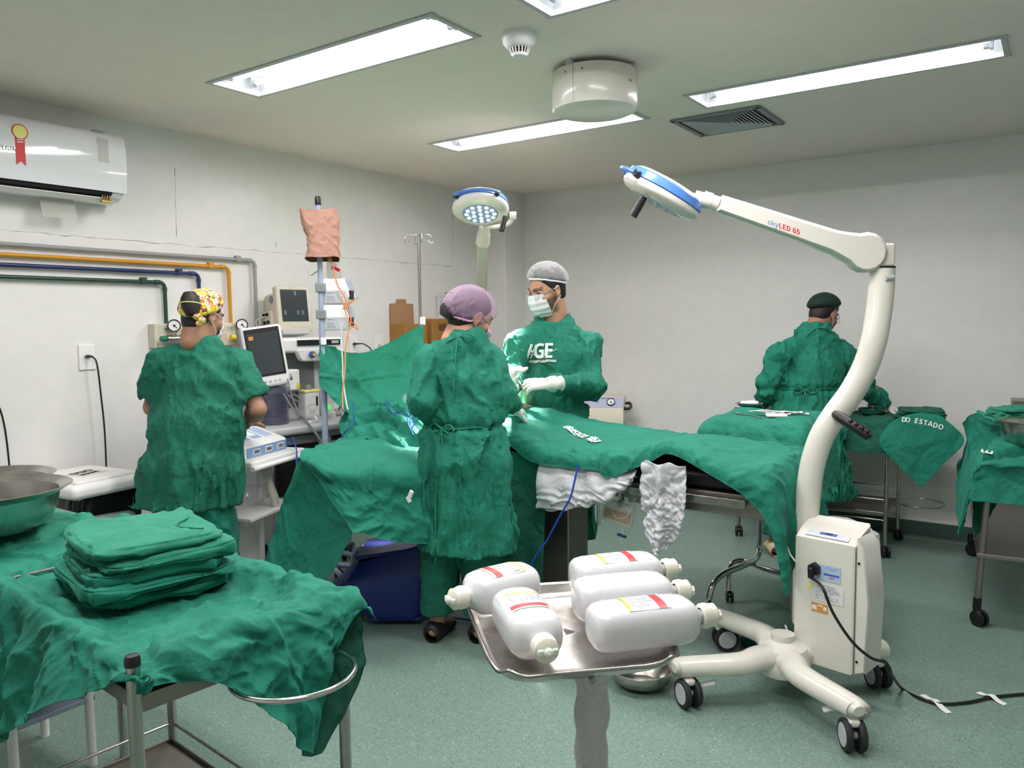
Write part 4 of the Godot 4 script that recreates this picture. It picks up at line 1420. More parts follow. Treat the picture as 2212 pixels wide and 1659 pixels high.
	t = thing("laryngoscope_tube", "white corrugated handpiece lying on the anaesthesia worktop", "handpiece", tp)
	part(t, "tube", corrugated([tp + Vector3(0, 0.03, 0), tp + B * Vector3(0.06, 0.05, 0.03), tp + B * Vector3(0.13, 0.08, 0.05)], 0.018), M.white)
	a = MB.new()
	a.box(tp + B * Vector3(-0.02, 0.03, -0.02), Vector3(0.09, 0.05, 0.05), 0.015, B)
	part(t, "grip", a, M.plastic_grey)
	a = MB.new()
	a.tube(spline([tp + B * Vector3(-0.05, 0.03, 0), tp + B * Vector3(-0.02, 0.1, 0.02), tp + B * Vector3(0.06, 0.13, 0.04)], 6), 0.004, 8)
	part(t, "lead", a, M.black)
	# cables hanging from the machine down to the floor
	var runs := [["monitor_cable", "grey cable looping from tilted screen down past the worktop", [sc + sr * 0.1 - su * 0.15, at(640, 880, 4.62), at(690, 945, 4.62), at(704, 985, 4.6)], M.grey], ["monitor_cable", "grey cable hanging from the machine column to the tray edge", [at(612, 850, 4.66), at(640, 893, 4.64), at(672, 925, 4.62), at(698, 960, 4.6)], M.grey], ["monitor_cable", "short grey looped cable under the vaporisers", [at(612, 845, 4.7), at(640, 866, 4.7), at(650, 862, 4.7), at(636, 853, 4.7), at(625, 858, 4.7)], M.grey]]
	for q in runs:
		a = MB.new()
		a.tube(spline(q[2], 7), 0.0042, 8)
		tag(part(self, q[0], a, q[3]), q[1], "cable")
	# ---------- electrosurgical unit on its cart ----------
	var d := Vector3(-0.308, 0, -0.951).normalized()
	var f := Vector3(-d.z, 0, d.x)          # towards the operating table
	if f.x < 0:
		f = -f
	var R := at(619, 948, 4.42)
	var E := Basis(d, Vector3.UP, d.cross(Vector3.UP))
	var base := R - d * 0.19
	var ey := R.y - 0.055
	var esu := Vector3(base.x, ey, base.z) - f * 0.17
	var cart := thing("equipment_cart", "white equipment cart with shelf holding the blue fronted unit", "cart", Vector3(esu.x, 0, esu.z))
	a = MB.new()
	a.box(Vector3(esu.x, ey - 0.018, esu.z) + f * 0.02, Vector3(0.5, 0.034, 0.46), 0.008, E)
	part(cart, "top_tray", a, M.white)
	a = MB.new()
	var ft := Vector3(esu.x, ey - 0.03, esu.z) + f * 0.275
	a.tube([ft - d * 0.28, ft + d * 0.28], 0.014, 12)
	for s in [-0.2, 0.2]:
		a.tube([ft + d * s, ft + d * s - f * 0.06], 0.008, 8)
	part(cart, "handle_rail", a, M.white)
	for s in [-0.17, 0.17]:
		a = MB.new()
		a.box(Vector3(esu.x, (ey - 0.03) * 0.5 + 0.04, esu.z) + d * s - f * 0.05, Vector3(0.05, ey - 0.1, 0.1), 0.006, E)
		part(cart, "post", a, M.white)
	a = MB.new()
	a.box(Vector3(esu.x, 0.2, esu.z) - f * 0.05, Vector3(0.3, 0.3, 0.05), 0.006, E)
	part(cart, "back_plate", a, M.white)
	for y in [0.49, 0.12]:
		a = MB.new()
		a.box(Vector3(esu.x, y, esu.z) + f * 0.02, Vector3(0.46, 0.02, 0.4), 0.005, E)
		part(cart, "shelf", a, M.white)
	for q in [[-0.2, -0.16], [-0.2, 0.18], [0.2, -0.16], [0.2, 0.18]]:
		caster(cart, Vector3(esu.x, 0.12, esu.z) + d * q[0] + f * q[1], 0.045, 0.3, M.rubber, M.grey, M.grey)
	t = thing("electrosurgical_unit", "white electrosurgical generator with blue front and three sockets", "medical device", esu)
	a = MB.new()
	var pr := [Vector2(-0.17, 0.0), Vector2(0.17, 0.0), Vector2(0.172, 0.055), Vector2(0.16, 0.066), Vector2(-0.05, 0.135), Vector2(-0.17, 0.14)]
	a.prism(pr, 0.38, Transform3D(Basis(f, Vector3.UP, f.cross(Vector3.UP)), esu), 0.006)
	part(t, "case", a, M.white)
	a = MB.new()
	a.box(esu + f * 0.172 + Vector3(0, 0.03, 0), Vector3(0.36, 0.052, 0.006), 0.002, E)
	var pnl := part(t, "front_panel", a, M.blue_panel)
	for k in 3:
		a = MB.new()
		a.box(esu + f * 0.1755 + d * (-0.1 + k * 0.11) + Vector3(0, 0.03, 0), Vector3(0.06, 0.03, 0.003), 0.001, E)
		var so := part(pnl, "socket_frame", a, M.white)
		a = MB.new()
		a.box(esu + f * 0.1765 + d * (-0.1 + k * 0.11) + Vector3(0, 0.03, 0), Vector3(0.05, 0.022, 0.003), 0.001, E)
		part(so, "socket", a, M.grey)
		a = MB.new()
		for s in [-1, 0, 1]:
			if k == 2 and s != 0:
				continue
			a.lathe([Vector2(0.0035, 0), Vector2(0.0035, 0.002), Vector2(0, 0.002)], aim(esu + f * 0.178 + d * (-0.1 + k * 0.11 + s * 0.012) + Vector3(0, 0.03, 0), f), 10)
		part(so, "pin_hole", a, M.black)
	var slope := Vector3(0, 0.135 - 0.066, 0) - f * 0.21
	card(t, "keypad", esu + f * 0.05 + Vector3(0, 0.1018, 0) + d * 0.02, d, slope, 0.3, 0.15, printed("keypad", 120, 60, srgb(232, 234, 236), [[Rect2(0.03, 0.08, 0.26, 0.84), srgb(150, 176, 214)], [Rect2(0.36, 0.08, 0.26, 0.84), srgb(150, 176, 214)], [Rect2(0.69, 0.08, 0.26, 0.84), srgb(176, 196, 222)], [Rect2(0.06, 0.16, 0.2, 0.5), srgb(236, 240, 244)], [Rect2(0.39, 0.16, 0.2, 0.5), srgb(236, 240, 244)]], 3))
	a = MB.new()
	var wst := esu + f * 0.178 + d * 0.17 + Vector3(0, 0.035, 0)
	a.tube(spline([wst, wst + f * 0.03 + d * 0.02, at(633, 945, 4.36), at(641, 975, 4.3), at(640, 1005, 4.25), at(648, 1060, 4.3), at(690, 1240, 4.2), at(730, 1262, 4.15), at(775, 1270, 4.1), at(830, 1280, 3.95)], 7), 0.004, 8)
	tag(part(self, "blue_lead", a, M.blue_wire), "blue lead plugged into the electrosurgical unit, falling to the floor", "cable")
	# plastic packet on the lower shelf
	var pk := Vector3(esu.x, 0.56, esu.z) + f * 0.05 + d * 0.05
	a = MB.new()
	var rows := []
	for i in 14:
		var row := PackedVector3Array()
		for j in 18:
			var an := TAU * j / 18.0
			var e := sin(PI * (i + 0.4) / 13.8)
			var q := pk + d * (-0.16 + i * 0.024) + Vector3(0, sin(an) * 0.055 * e, 0) + f * cos(an) * 0.07 * e
			row.append(q + Vector3(0, wrinkle(q * 4.0) * 0.02, 0))
		rows.append(row)
	a.grid(rows, true, -1.0)
	tag(part(self, "plastic_packet", a, M.clear), "crumpled clear plastic packet on the cart's lower shelf", "packet")
	a = corrugated([at(585, 985, 4.32), at(578, 1000, 4.3), at(581, 1040, 4.3), at(592, 1080, 4.3), at(600, 1120, 4.34)], 0.019)
	tag(part(self, "breathing_hose", a, M.hose), "cream corrugated breathing hose hanging under the cart tray", "hose")
	a = corrugated([at(560, 990, 4.44), at(572, 1020, 4.44), at(590, 1060, 4.4), at(606, 1110, 4.4)], 0.018)
	tag(part(self, "breathing_hose", a, M.hose), "second corrugated hose behind, running down to the floor", "hose")
	# ---------- infusion pole with paper bag and pumps ----------
	var pp := at(697, 760, 4.3)
	var P0 := Vector3(pp.x, 0, pp.z)
	t = thing("infusion_pole", "blue grey painted infusion pole with black top cap", "infusion pole", P0)
	a = MB.new()
	a.tube([P0 + Vector3(0, 0.13, 0), P0 + Vector3(0, 1.5, 0)], 0.017, 16)
	a.tube([P0 + Vector3(0, 1.48, 0), P0 + Vector3(0, 2.15, 0)], 0.014, 16)
	part(t, "pole", a, M.grey_blue)
	a = MB.new()
	a.lathe([Vector2(0.0155, 2.14), Vector2(0.0165, 2.145), Vector2(0.0165, 2.18), Vector2(0.012, 2.187), Vector2(0, 2.188)], Transform3D(Basis(), P0), 16)
	part(t, "end_cap", a, M.black)
	var side := Vector3(0.819, 0, -0.573)
	var fwd := Vector3(0.573, 0, 0.819)
	for s in [-1.0, 1.0]:
		a = MB.new()
		a.tube(spline([P0 + Vector3(0, 2.07, 0), P0 + side * s * 0.02 + Vector3(0, 2.055, 0), P0 + side * s * 0.028 + Vector3(0, 2.09, 0)], 5), 0.005, 8)
		part(t, "top_hook", a, M.white)
	a = MB.new()
	var hk := P0 + Vector3(0, 1.79, 0)
	a.tube([hk, hk - side * 0.03 + Vector3(0, -0.012, 0), hk - side * 0.048 + Vector3(0, -0.025, 0), hk - side * 0.06 + Vector3(0, -0.02, 0), hk - side * 0.07 + Vector3(0, 0.0, 0)], 0.004, 8)
	part(t, "side_hook", a, M.steel)
	for k in 5:
		var an := TAU * k / 5.0 + 0.3
		var lv := Vector3(cos(an), 0, sin(an))
		a = MB.new()
		a.tube([P0 + Vector3(0, 0.15, 0), P0 + lv * 0.12 + Vector3(0, 0.13, 0), P0 + lv * 0.24 + Vector3(0, 0.09, 0)], [0.018, 0.015, 0.012], 10)
		part(t, "leg", a, M.grey_blue)
		caster(t, P0 + lv * 0.235 + Vector3(0, 0.09, 0), 0.03, an, M.black, M.black, M.black)
	# kraft bag hiding a light-sensitive bottle
	t = thing("paper_bag", "crumpled brown paper bag hung on the infusion pole", "paper bag", P0 + Vector3(0, 1.8, 0))
	var outl := [[457, 656, 734], [466, 657, 735], [480, 659, 735], [497, 663, 736], [512, 669, 737], [526, 672, 737], [545, 670, 737], [562, 668, 737]]
	rows = []
	var nb := outl.size()
	for i in range(0, (nb - 1) * 4 + 1):
		var i0 := mini(i / 4, nb - 2)
		var tt := i / 4.0 - i0
		var yy: float = lerpf(outl[i0][0], outl[i0 + 1][0], tt)
		var xa: float = lerpf(outl[i0][1], outl[i0 + 1][1], tt)
		var xb: float = lerpf(outl[i0][2], outl[i0 + 1][2], tt)
		var pc := at((xa + xb) / 2, yy, 4.3)
		pc = Vector3(P0.x, pc.y, P0.z) + side * (pc - P0).dot(side) + fwd * 0.012
		var hw := (xb - xa) / 2 * 4.3 / FOCAL
		var row := PackedVector3Array()
		var dep := lerpf(0.034, 0.062, float(i) / (nb * 4))
		for j in 40:
			var an := TAU * j / 40.0
			var ca := cos(an)
			var sa := sin(an)
			var q := pc + side * hw * signf(ca) * pow(absf(ca), 0.75) + fwd * dep * signf(sa) * pow(absf(sa), 0.8) + Vector3(0, 0.004 * sin(an * 3.0) + (0.012 * sa if i == (nb - 1) * 4 else 0.0), 0)
			row.append(q + (side * ca + fwd * sa) * (wrinkle(q * 3.0) * 0.009))
		rows.append(row)
	a = MB.new()
	a.grid(rows, true, 1.0)
	part(t, "bag", a, M.kraft)
	a = MB.new()
	var inner := []
	for row in rows:
		var r2 := PackedVector3Array()
		var ctr := Vector3.ZERO
		for q in row:
			ctr += q / row.size()
		for q in row:
			r2.append(ctr + (q - ctr) * 0.97)
		inner.append(r2)
	a.grid(inner, true, -1.0)
	part(t, "lining", a, M.kraft_in)
	# pumps
	for k in 2:
		var pc := at(731, 630 if k == 0 else 687, 4.33) + fwd * -0.02
		t = thing("infusion_pump", "white and grey infusion pump, %s of two on the pole" % ["upper", "lower"][k], "infusion pump", pc)
		var TB := Basis(side, Vector3.UP, fwd)
		var out2 := [Vector2(-0.08, -0.068), Vector2(0.05, -0.068), Vector2(0.078, -0.03), Vector2(0.072, 0.005), Vector2(0.045, 0.07), Vector2(-0.08, 0.07)]
		a = MB.new()
		a.prism(out2, 0.13, Transform3D(TB, pc), 0.008)
		part(t, "case", a, M.white)
		a = MB.new()
		a.prism(poly_round([Vector2(-0.076, -0.066), Vector2(0.048, -0.066), Vector2(0.066, -0.03), Vector2(0.05, 0.006), Vector2(-0.076, 0.006)], 0.006), 0.006, Transform3D(TB, pc + fwd * 0.066), 0.001)
		part(t, "side_cover", a, M.plastic_grey)
		card(t, "rating_label", pc + fwd * 0.0695 + Vector3(-0.0, -0.03, 0) - side * 0.025, side, Vector3.UP, 0.075, 0.06, printed("pump_label", 60, 48, srgb(178, 182, 186), [[Rect2(0.2, 0.12, 0.5, 0.2), srgb(70, 84, 100), 1], [Rect2(0.15, 0.45, 0.7, 0.5), srgb(90, 100, 112), 4]], 3))
		a = MB.new()
		a.box(pc + side * 0.072 + Vector3(0, -0.02, 0) + fwd * 0.02, Vector3(0.012, 0.05, 0.09), 0.004, TB)
		part(t, "door", a, M.black)
		a = MB.new()
		a.box(pc + side * 0.064 + Vector3(0, 0.035, 0), Vector3(0.008, 0.07, 0.12), 0.003, TB * Basis(Vector3(0, 0, 1), 0.35))
		part(t, "control_face", a, M.grey_blue)
		a = MB.new()
		a.box(P0 + Vector3(0, pc.y + 0.02, 0), Vector3(0.052, 0.05, 0.05), 0.006, TB)
		part(t, "pole_clamp", a, M.grey)
	# hanging bottle behind
	var hb := at(722, 580, 4.42)
	t = thing("saline_bottle", "clear saline bottle hung upside down behind the paper bag", "bottle", hb)
	a = MB.new()
	a.lathe([Vector2(0, 0.11), Vector2(0.03, 0.105), Vector2(0.043, 0.08), Vector2(0.043, -0.04), Vector2(0.03, -0.065), Vector2(0.012, -0.075), Vector2(0.012, -0.1), Vector2(0, -0.1)], Transform3D(Basis(), hb), 26)
	part(t, "bottle", a, M.film)
	card(t, "red_label", hb + fwd * 0.044 + side * 0.02 + Vector3(0, 0.0, 0), (side - Vector3(0, 0.5, 0)).normalized(), Vector3.UP, 0.05, 0.045, printed("drip_label", 50, 45, srgb(236, 236, 236), [[Rect2(0, 0.4, 1, 0.4), srgb(206, 40, 44)], [Rect2(0.1, 0.1, 0.6, 0.2), srgb(60, 60, 60), 2]], 3))
	# lines
	a = MB.new()
	var run := [at(712, 556, 4.25), at(722, 585, 4.25), at(729, 615, 4.24), at(744, 640, 4.24), at(752, 662, 4.24), at(758, 690, 4.24), at(752, 720, 4.22), at(746, 760, 4.2), at(745, 800, 4.15), at(740, 850, 4.1), at(741, 885, 4.05)]
	a.tube(spline(run, 7), 0.0035, 8)
	a.tube(spline([at(736, 640, 4.23), at(745, 668, 4.23), at(755, 700, 4.23), at(764, 706, 4.23), at(773, 712, 4.22), at(768, 700, 4.22), at(757, 697, 4.22)], 6), 0.003, 8)
	a.tube(spline([at(742, 660, 4.22), at(758, 652, 4.22), at(774, 642, 4.22)], 5), 0.003, 8)
	a.tube(spline([at(740, 668, 4.22), at(757, 655, 4.22), at(768, 646, 4.22)], 5), 0.003, 8)
	a.tube([at(711, 552, 4.25), at(713, 562, 4.25)], 0.011, 10)
	tag(part(self, "infusion_line", a, M.orange), "orange infusion tubing from paper bag over pumps to the patient", "tubing")
	a = MB.new()
	a.tube(spline([at(738, 695, 4.24), at(737, 735, 4.22), at(740, 780, 4.18), at(741, 820, 4.15), at(748, 870, 4.08), at(752, 885, 4.05)], 7), 0.004, 8)
	tag(part(self, "infusion_line", a, M.plastic_grey), "pale grey infusion tubing hanging from the lower pump", "tubing")
	# ---------- steel drip stand at the far head corner ----------
	var s0 := at(908, 700, 5.0)
	var S := Vector3(s0.x, 0, s0.z)
	t = thing("drip_stand", "stainless steel drip stand with four hooks behind the green screen", "drip stand", S)
	var top := at(905, 508, 5.0).y
	a = MB.new()
	a.tube([S + Vector3(0, 0.1, 0), S + Vector3(0, 1.2, 0)], 0.014, 14)
	a.tube([S + Vector3(0, 1.2, 0), S + Vector3(0, top, 0)], 0.0105, 14)
	part(t, "pole", a, M.steel)
	for k in 4:
		var an := TAU * k / 4.0 + 0.61
		var lv := Vector3(cos(an), 0, sin(an))
		a = MB.new()
		var h0 := S + Vector3(0, top - 0.006, 0)
		a.tube(spline([h0, h0 + lv * 0.05 + Vector3(0, 0.004, 0), h0 + lv * 0.075, h0 + lv * 0.092 + Vector3(0, -0.03, 0), h0 + lv * 0.085 + Vector3(0, -0.05, 0), h0 + lv * 0.06 + Vector3(0, -0.035, 0)], 5), 0.004, 8)
		part(t, "hook", a, M.chrome)
		a = MB.new()
		a.tube([S + Vector3(0, 0.12, 0), S + lv * 0.25 + Vector3(0, 0.06, 0)], 0.011, 10)
		part(t, "foot", a, M.steel)
		caster(t, S + lv * 0.25 + Vector3(0, 0.07, 0), 0.025, an, M.black, M.black, M.black)
	a = MB.new()
	a.box(at(913, 693, 4.97), Vector3(0.035, 0.05, 0.01), 0.002, Basis(side, Vector3.UP, fwd))
	tag(part(self, "tape_strip", a, M.paper), "white tape fixing the green screen to the drip stand", "tape")
	a = MB.new()
	a.box(at(699, 737, 4.27), Vector3(0.03, 0.04, 0.008), 0.003, Basis(side, Vector3.UP, fwd))
	tag(part(self, "tape_strip", a, M.paper), "white tape fixing the green screen to the infusion pole", "tape")

const T_NEAR := -3.17
const T_FAR := -3.67
func operating_table() -> void:
	var c := Vector3(-2.0, 0, -3.42)
	var t := thing("operating_table", "steel operating table with black mattress under the drapes", "operating table", c)
	var a := MB.new()
	a.box(Vector3(-1.98, 0.815, -3.42), Vector3(2.06, 0.075, 0.5), 0.025)
	part(t, "mattress", a, M.mattress)
	a = MB.new()
	a.box(Vector3(-1.98, 0.745, -3.42), Vector3(2.06, 0.05, 0.5), 0.006)
	a.box(Vector3(-1.25, 0.70, -3.42), Vector3(0.68, 0.06, 0.46), 0.006)
	part(t, "frame", a, M.steel_dull)
	for q in [[T_NEAR + 0.02, -1.3], [T_FAR - 0.02, -1.3]]:
		a = MB.new()
		a.box(Vector3(q[1], 0.735, q[0]), Vector3(0.53, 0.035, 0.012), 0.003)
		var rail := part(t, "side_rail", a, M.steel)
		for s in [-0.22, 0.22]:
			a = MB.new()
			a.lathe([Vector2(0.011, 0), Vector2(0.011, 0.003), Vector2(0.006, 0.003), Vector2(0.005, 0.001), Vector2(0, 0.001)], aim(Vector3(q[1] + s, 0.735, q[0] + (0.006 if q[0] > -3.4 else -0.006)), Vector3(0, 0, 1 if q[0] > -3.4 else -1)), 14)
			part(rail, "bolt", a, M.steel_dull)
	a = MB.new()
	a.box(Vector3(-2.085, 0.4, -3.42), Vector3(0.2, 0.68, 0.2), 0.01)
	part(t, "column", a, M.steel_dull)
	a = MB.new()
	a.box(Vector3(-2.085, 0.075, -3.42), Vector3(0.62, 0.1, 0.42), 0.02)
	part(t, "base", a, M.steel_dull)
	for s in [[-1, -1], [-1, 1], [1, -1], [1, 1]]:
		a = MB.new()
		a.lathe([Vector2(0, 0), Vector2(0.035, 0), Vector2(0.035, 0.02), Vector2(0.02, 0.03), Vector2(0.02, 0.06)], Transform3D(Basis(), Vector3(-2.085 + s[0] * 0.27, 0, -3.42 + s[1] * 0.17)), 16)
		part(t, "foot", a, M.rubber)
	# arm board under the left drape
	a = MB.new()
	a.box(Vector3(-2.62, 0.80, -2.86), Vector3(0.26, 0.05, 0.68), 0.02)
	part(t, "arm_board", a, M.mattress)
	a = MB.new()
	var pg := onz(1293, 1095, -3.12)
	a.tube([pg + Vector3(0, 0.06, 0), pg + Vector3(0, -0.085, 0)], [0.006, 0.008], 10)
	part(t, "crank", a, M.chrome)
	# urine bag
	var ub := onz(1335, 1108, -3.2)
	t = thing("urine_bag", "clear urine bag with yellow fluid hanging under the table rail", "urine bag", ub)
	a = MB.new()
	a.box(ub, Vector3(0.16, 0.11, 0.018), 0.008, Basis(Vector3(0, 0, 1), -0.18), 2)
	part(t, "bag", a, M.film)
	a = MB.new()
	a.box(ub + Vector3(-0.005, -0.015, 0), Vector3(0.135, 0.05, 0.01), 0.005, Basis(Vector3(0, 0, 1), -0.18))
	part(t, "fluid", a, M.ochre)
	a = MB.new()
	a.tube([ub + Vector3(0.03, -0.05, 0.01), ub + Vector3(0.027, -0.1, 0.012), ub + Vector3(0.022, -0.14, 0.012)], 0.005, 8)
	part(t, "drain_tube", a, M.clear)
	a = MB.new()
	a.box(ub + Vector3(0.026, -0.1, 0.014), Vector3(0.045, 0.01, 0.016), 0.003, Basis(Vector3(0, 0, 1), -0.2))
	part(t, "clamp", a, M.blue_deep)
	a = MB.new()
	a.tube(spline([ub + Vector3(-0.03, 0.06, 0.02), ub + Vector3(0.0, -0.01, 0.03), ub + Vector3(0.06, 0.0, 0.03), ub + Vector3(0.1, 0.09, 0.02)], 6), 0.004, 8)
	part(t, "inlet_tube", a, M.clear)

func drapes() -> void:
	# ---------- patient drape ----------
	var cols := [[-3.08, 0.70, 0.90, 0.94, 0.90], [-2.75, 0.62, 0.95, 1.0, 0.96], [-2.45, 0.72, 0.98, 1.03, 0.98], [-2.24, 0.90, 0.985, 1.045, 1.0], [-2.05, 0.835, 0.935, 1.0, 0.96], [-1.88, 0.822, 0.915, 0.985, 0.945], [-1.70, 0.826, 0.912, 0.972, 0.935], [-1.62, 0.80, 0.918, 0.965, 0.93], [-1.45, 0.878, 0.955, 0.955, 0.92], [-1.34, 0.925, 0.976, 0.96, 0.93], [-1.16, 0.86, 0.925, 0.94, 0.925], [-1.02, 0.79, 0.897, 0.92, 0.91], [-0.93, 0.70, 0.885, 0.905, 0.90], [-0.885, 0.58, 0.80, 0.83, 0.83], [-0.865, 0.48, 0.66, 0.69, 0.69], [-0.845, 0.40, 0.47, 0.56, 0.60]]
	var rows := []
	for r in 8:
		var row := []
		for q in cols:
			var x: float = q[0]
			var pull := 0.02 if q[1] > 0.86 else 0.0
			match r:
				0: row.append(Vector3(x, q[1], -3.075 - pull))
				1: row.append(Vector3(x, lerpf(q[1], q[2], 0.55), -3.085 - pull))
				2: row.append(Vector3(x, q[2], T_NEAR + 0.02))
				3: row.append(Vector3(x, lerpf(q[2], q[3], 0.6), -3.30))
				4: row.append(Vector3(x, q[3], -3.44))
				5: row.append(Vector3(x, lerpf(q[3], q[4], 0.5), -3.57))
				6: row.append(Vector3(x, q[4] - 0.03, T_FAR - 0.03))
				7: row.append(Vector3(x, q[1] - 0.15, T_FAR - 0.08))
		rows.append(row)
	var t := thing("patient_drape", "large green surgical drape over the patient, printed upside down", "drape", Vector3(-2.0, 0.9, -3.42))
	var a := MB.new()
	var fold := func(u: float, v: float, p: Vector3) -> float:
		var f := 0.0
		var near := smoothstep(0.55, 0.1, v)
		f += 0.016 * exp(-pow((p.x + 1.655 + 0.05 * v) / 0.016, 2.0)) * near
		f -= 0.012 * exp(-pow((p.x + 1.615) / 0.014, 2.0)) * near
		for k in 5:
			f += 0.006 * exp(-pow((p.x + 1.36 + (k - 2) * 0.05 * (0.3 + (0.5 - v) * 3.0)) / 0.013, 2.0)) * near
		for cx in [-2.0, -1.78, -1.52, -1.2, -1.04]:
			f += 0.0035 * exp(-pow((p.x - cx) / 0.009, 2.0))
		for cz in [-3.28, -3.5]:
			f += 0.0035 * exp(-pow((p.z - cz) / 0.009, 2.0))
		f += 0.008 * sin(p.z * 30.0 + p.x * 8.0) * smoothstep(-0.92, -0.86, p.x)
		f += 0.006 * exp(-pow((p.y - 0.93 - 0.1 * (p.x + 2.0)) / 0.008, 2.0)) * smoothstep(-2.2, -2.1, p.x) * smoothstep(-1.5, -1.6, p.x) * near
		return f
	var g := cloth(a, rows, 190, 84, 0.011, 1.0, fold)
	part(t, "cloth", a, M.green)
	print_on(t, g, "ERAL DO ESTADO", Vector2(0.38, 0.335), Vector2(0.29, 0.44), 0.04, M.print, 1.0)
	# patient skin, unseen, added on the drape for its warm bounce under the lamp
	var ps := thing("patient", "patient's unseen skin added for warm bounce under the lit lamp", "patient", Vector3(-2.56, 1.0, -3.42))
	a = MB.new()
	a.lathe([Vector2(0.26, -0.05), Vector2(0.23, 0.005), Vector2(0.15, 0.03), Vector2(0.06, 0.042), Vector2(0, 0.043)], Transform3D(Basis(), Vector3(-2.52, 1.03, -3.43)), 32, 1.1, 0.8)
	a.col = Color(0.5, 0.27, 0.175)
	for i in a.c.size():
		a.c[i] = a.col
	part(ps, "skin", a, M.skin)
	# ---------- side drape hanging below, towards the floor ----------
	var side := []
	for q in [[0.86, -3.10], [0.65, -3.09], [0.42, -3.07], [0.24, -3.06]]:
		var row := []
		for k in 7:
			row.append(Vector3(-2.55 + k * 0.092, q[0], q[1] - 0.03 + (0.022 * sin(k * 2.1)) * (0.9 - q[0]) * 1.6))
		side.append(row)
	a = MB.new()
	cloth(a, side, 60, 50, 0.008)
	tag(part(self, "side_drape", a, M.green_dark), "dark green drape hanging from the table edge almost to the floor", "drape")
	# ---------- anaesthesia screen ----------
	a = MB.new()
	cloth(a, net([[[690, 742, 4.28], [720, 752, 4.35], [760, 763, 4.5], [800, 758, 4.65], [850, 735, 4.8], [890, 712, 4.92], [913, 700, 4.97]], [[690, 790, 4.26], [725, 800, 4.33], [765, 812, 4.48], [805, 810, 4.62], [850, 800, 4.76], [885, 790, 4.85], [917, 780, 4.9]], [[690, 830, 4.26], [730, 850, 4.3], [770, 858, 4.45], [810, 855, 4.55], [850, 850, 4.65], [885, 855, 4.7], [925, 865, 4.75]], [[706, 852, 4.26], [748, 890, 4.28], [795, 915, 4.35], [830, 915, 4.4], [870, 920, 4.45], [905, 930, 4.45], [945, 935, 4.5]]]), 90, 56, 0.01, -1.0, func(u: float, v: float, p: Vector3) -> float: return 0.018 * exp(-pow((u - 0.16 - v * 0.42) / 0.03, 2.0)) + 0.012 * exp(-pow((u - 0.06 - v * 0.3) / 0.025, 2.0)) + 0.008 * exp(-pow((v - 0.5 + 0.12 * sin(u * 3.0)) / 0.03, 2.0)))
	tag(part(self, "screen_drape", a, M.green), "green screen drape slung between the infusion pole and drip stand", "drape")
	# ---------- arm drape: front, hanging end and the heap above ----------
	t = thing("arm_drape", "green drape over the arm board, corner hanging beside the woman surgeon", "drape", at(760, 1000, 3.7))
	a = MB.new()
	cloth(a, net([[[690, 966, 3.98], [745, 945, 4.1], [800, 940, 4.15], [860, 950, 4.15], [930, 965, 4.1]], [[648, 984, 3.60], [700, 998, 3.52], [770, 1002, 3.52], [840, 1000, 3.56], [930, 1005, 3.62]], [[692, 1045, 3.51], [735, 1060, 3.47], [790, 1068, 3.47], [850, 1073, 3.52], [930, 1090, 3.57]], [[737, 1110, 3.45], [760, 1118, 3.44], [800, 1128, 3.45], [860, 1135, 3.5], [930, 1140, 3.55]], [[763, 1150, 3.43], [785, 1152, 3.43], [820, 1165, 3.44], [865, 1172, 3.5], [932, 1176, 3.55]]]), 84, 70, 0.017, -1.0)
	part(t, "front_panel", a, M.green)
	a = MB.new()
	cloth(a, net([[[641, 1000, 3.72], [652, 988, 3.61], [672, 990, 3.57], [690, 1010, 3.53]], [[612, 1085, 3.8], [655, 1072, 3.72], [700, 1065, 3.60], [735, 1085, 3.49]], [[592, 1150, 3.82], [645, 1160, 3.72], [705, 1170, 3.6], [762, 1152, 3.46]], [[570, 1215, 3.85], [610, 1240, 3.74], [655, 1258, 3.62], [692, 1272, 3.53]]]), 50, 60, 0.012, -1.0, func(u: float, v: float, p: Vector3) -> float: return 0.02 * exp(-pow((u - 0.3 + v * 0.12) / 0.1, 2.0)) * v)
	part(t, "hanging_end", a, M.green)
	a = MB.new()
	cloth(a, net([[[738, 912, 4.36], [770, 877, 4.4], [810, 868, 4.4], [850, 885, 4.32], [890, 905, 4.22], [935, 930, 4.15]], [[738, 932, 4.22], [772, 905, 4.22], [815, 893, 4.24], [860, 908, 4.14], [900, 935, 4.06], [935, 955, 4.0]], [[745, 952, 4.1], [790, 932, 4.12], [830, 938, 4.08], [865, 958, 3.98], [897, 985, 3.9], [930, 1000, 3.85]], [[752, 968, 4.02], [800, 962, 4.0], [842, 978, 3.9], [872, 1008, 3.8], [892, 1060, 3.7], [915, 1090, 3.65]]]), 84, 70, 0.03, -1.0, func(u: float, v: float, p: Vector3) -> float: return 0.022 * sin(v * 17.0 + u * 5.0 + 2.0 * sin(u * 6.0)))
	part(t, "heap", a, M.green)
	a = MB.new()
	var tg := at(887, 1068, 3.48)
	a.box(tg, Vector3(0.022, 0.04, 0.01), 0.004, Basis(Vector3(0, 0, 1), -0.5))
	a.box(tg + Vector3(-0.012, -0.025, 0.0), Vector3(0.02, 0.03, 0.01), 0.004, Basis(Vector3(0, 0, 1), 0.6))
	tag(part(self, "tape_knot", a, M.gauze), "white knotted tape tied to the arm drape beside the woman surgeon", "tape")
	# ---------- white sheets under the drape ----------
	var sh := []
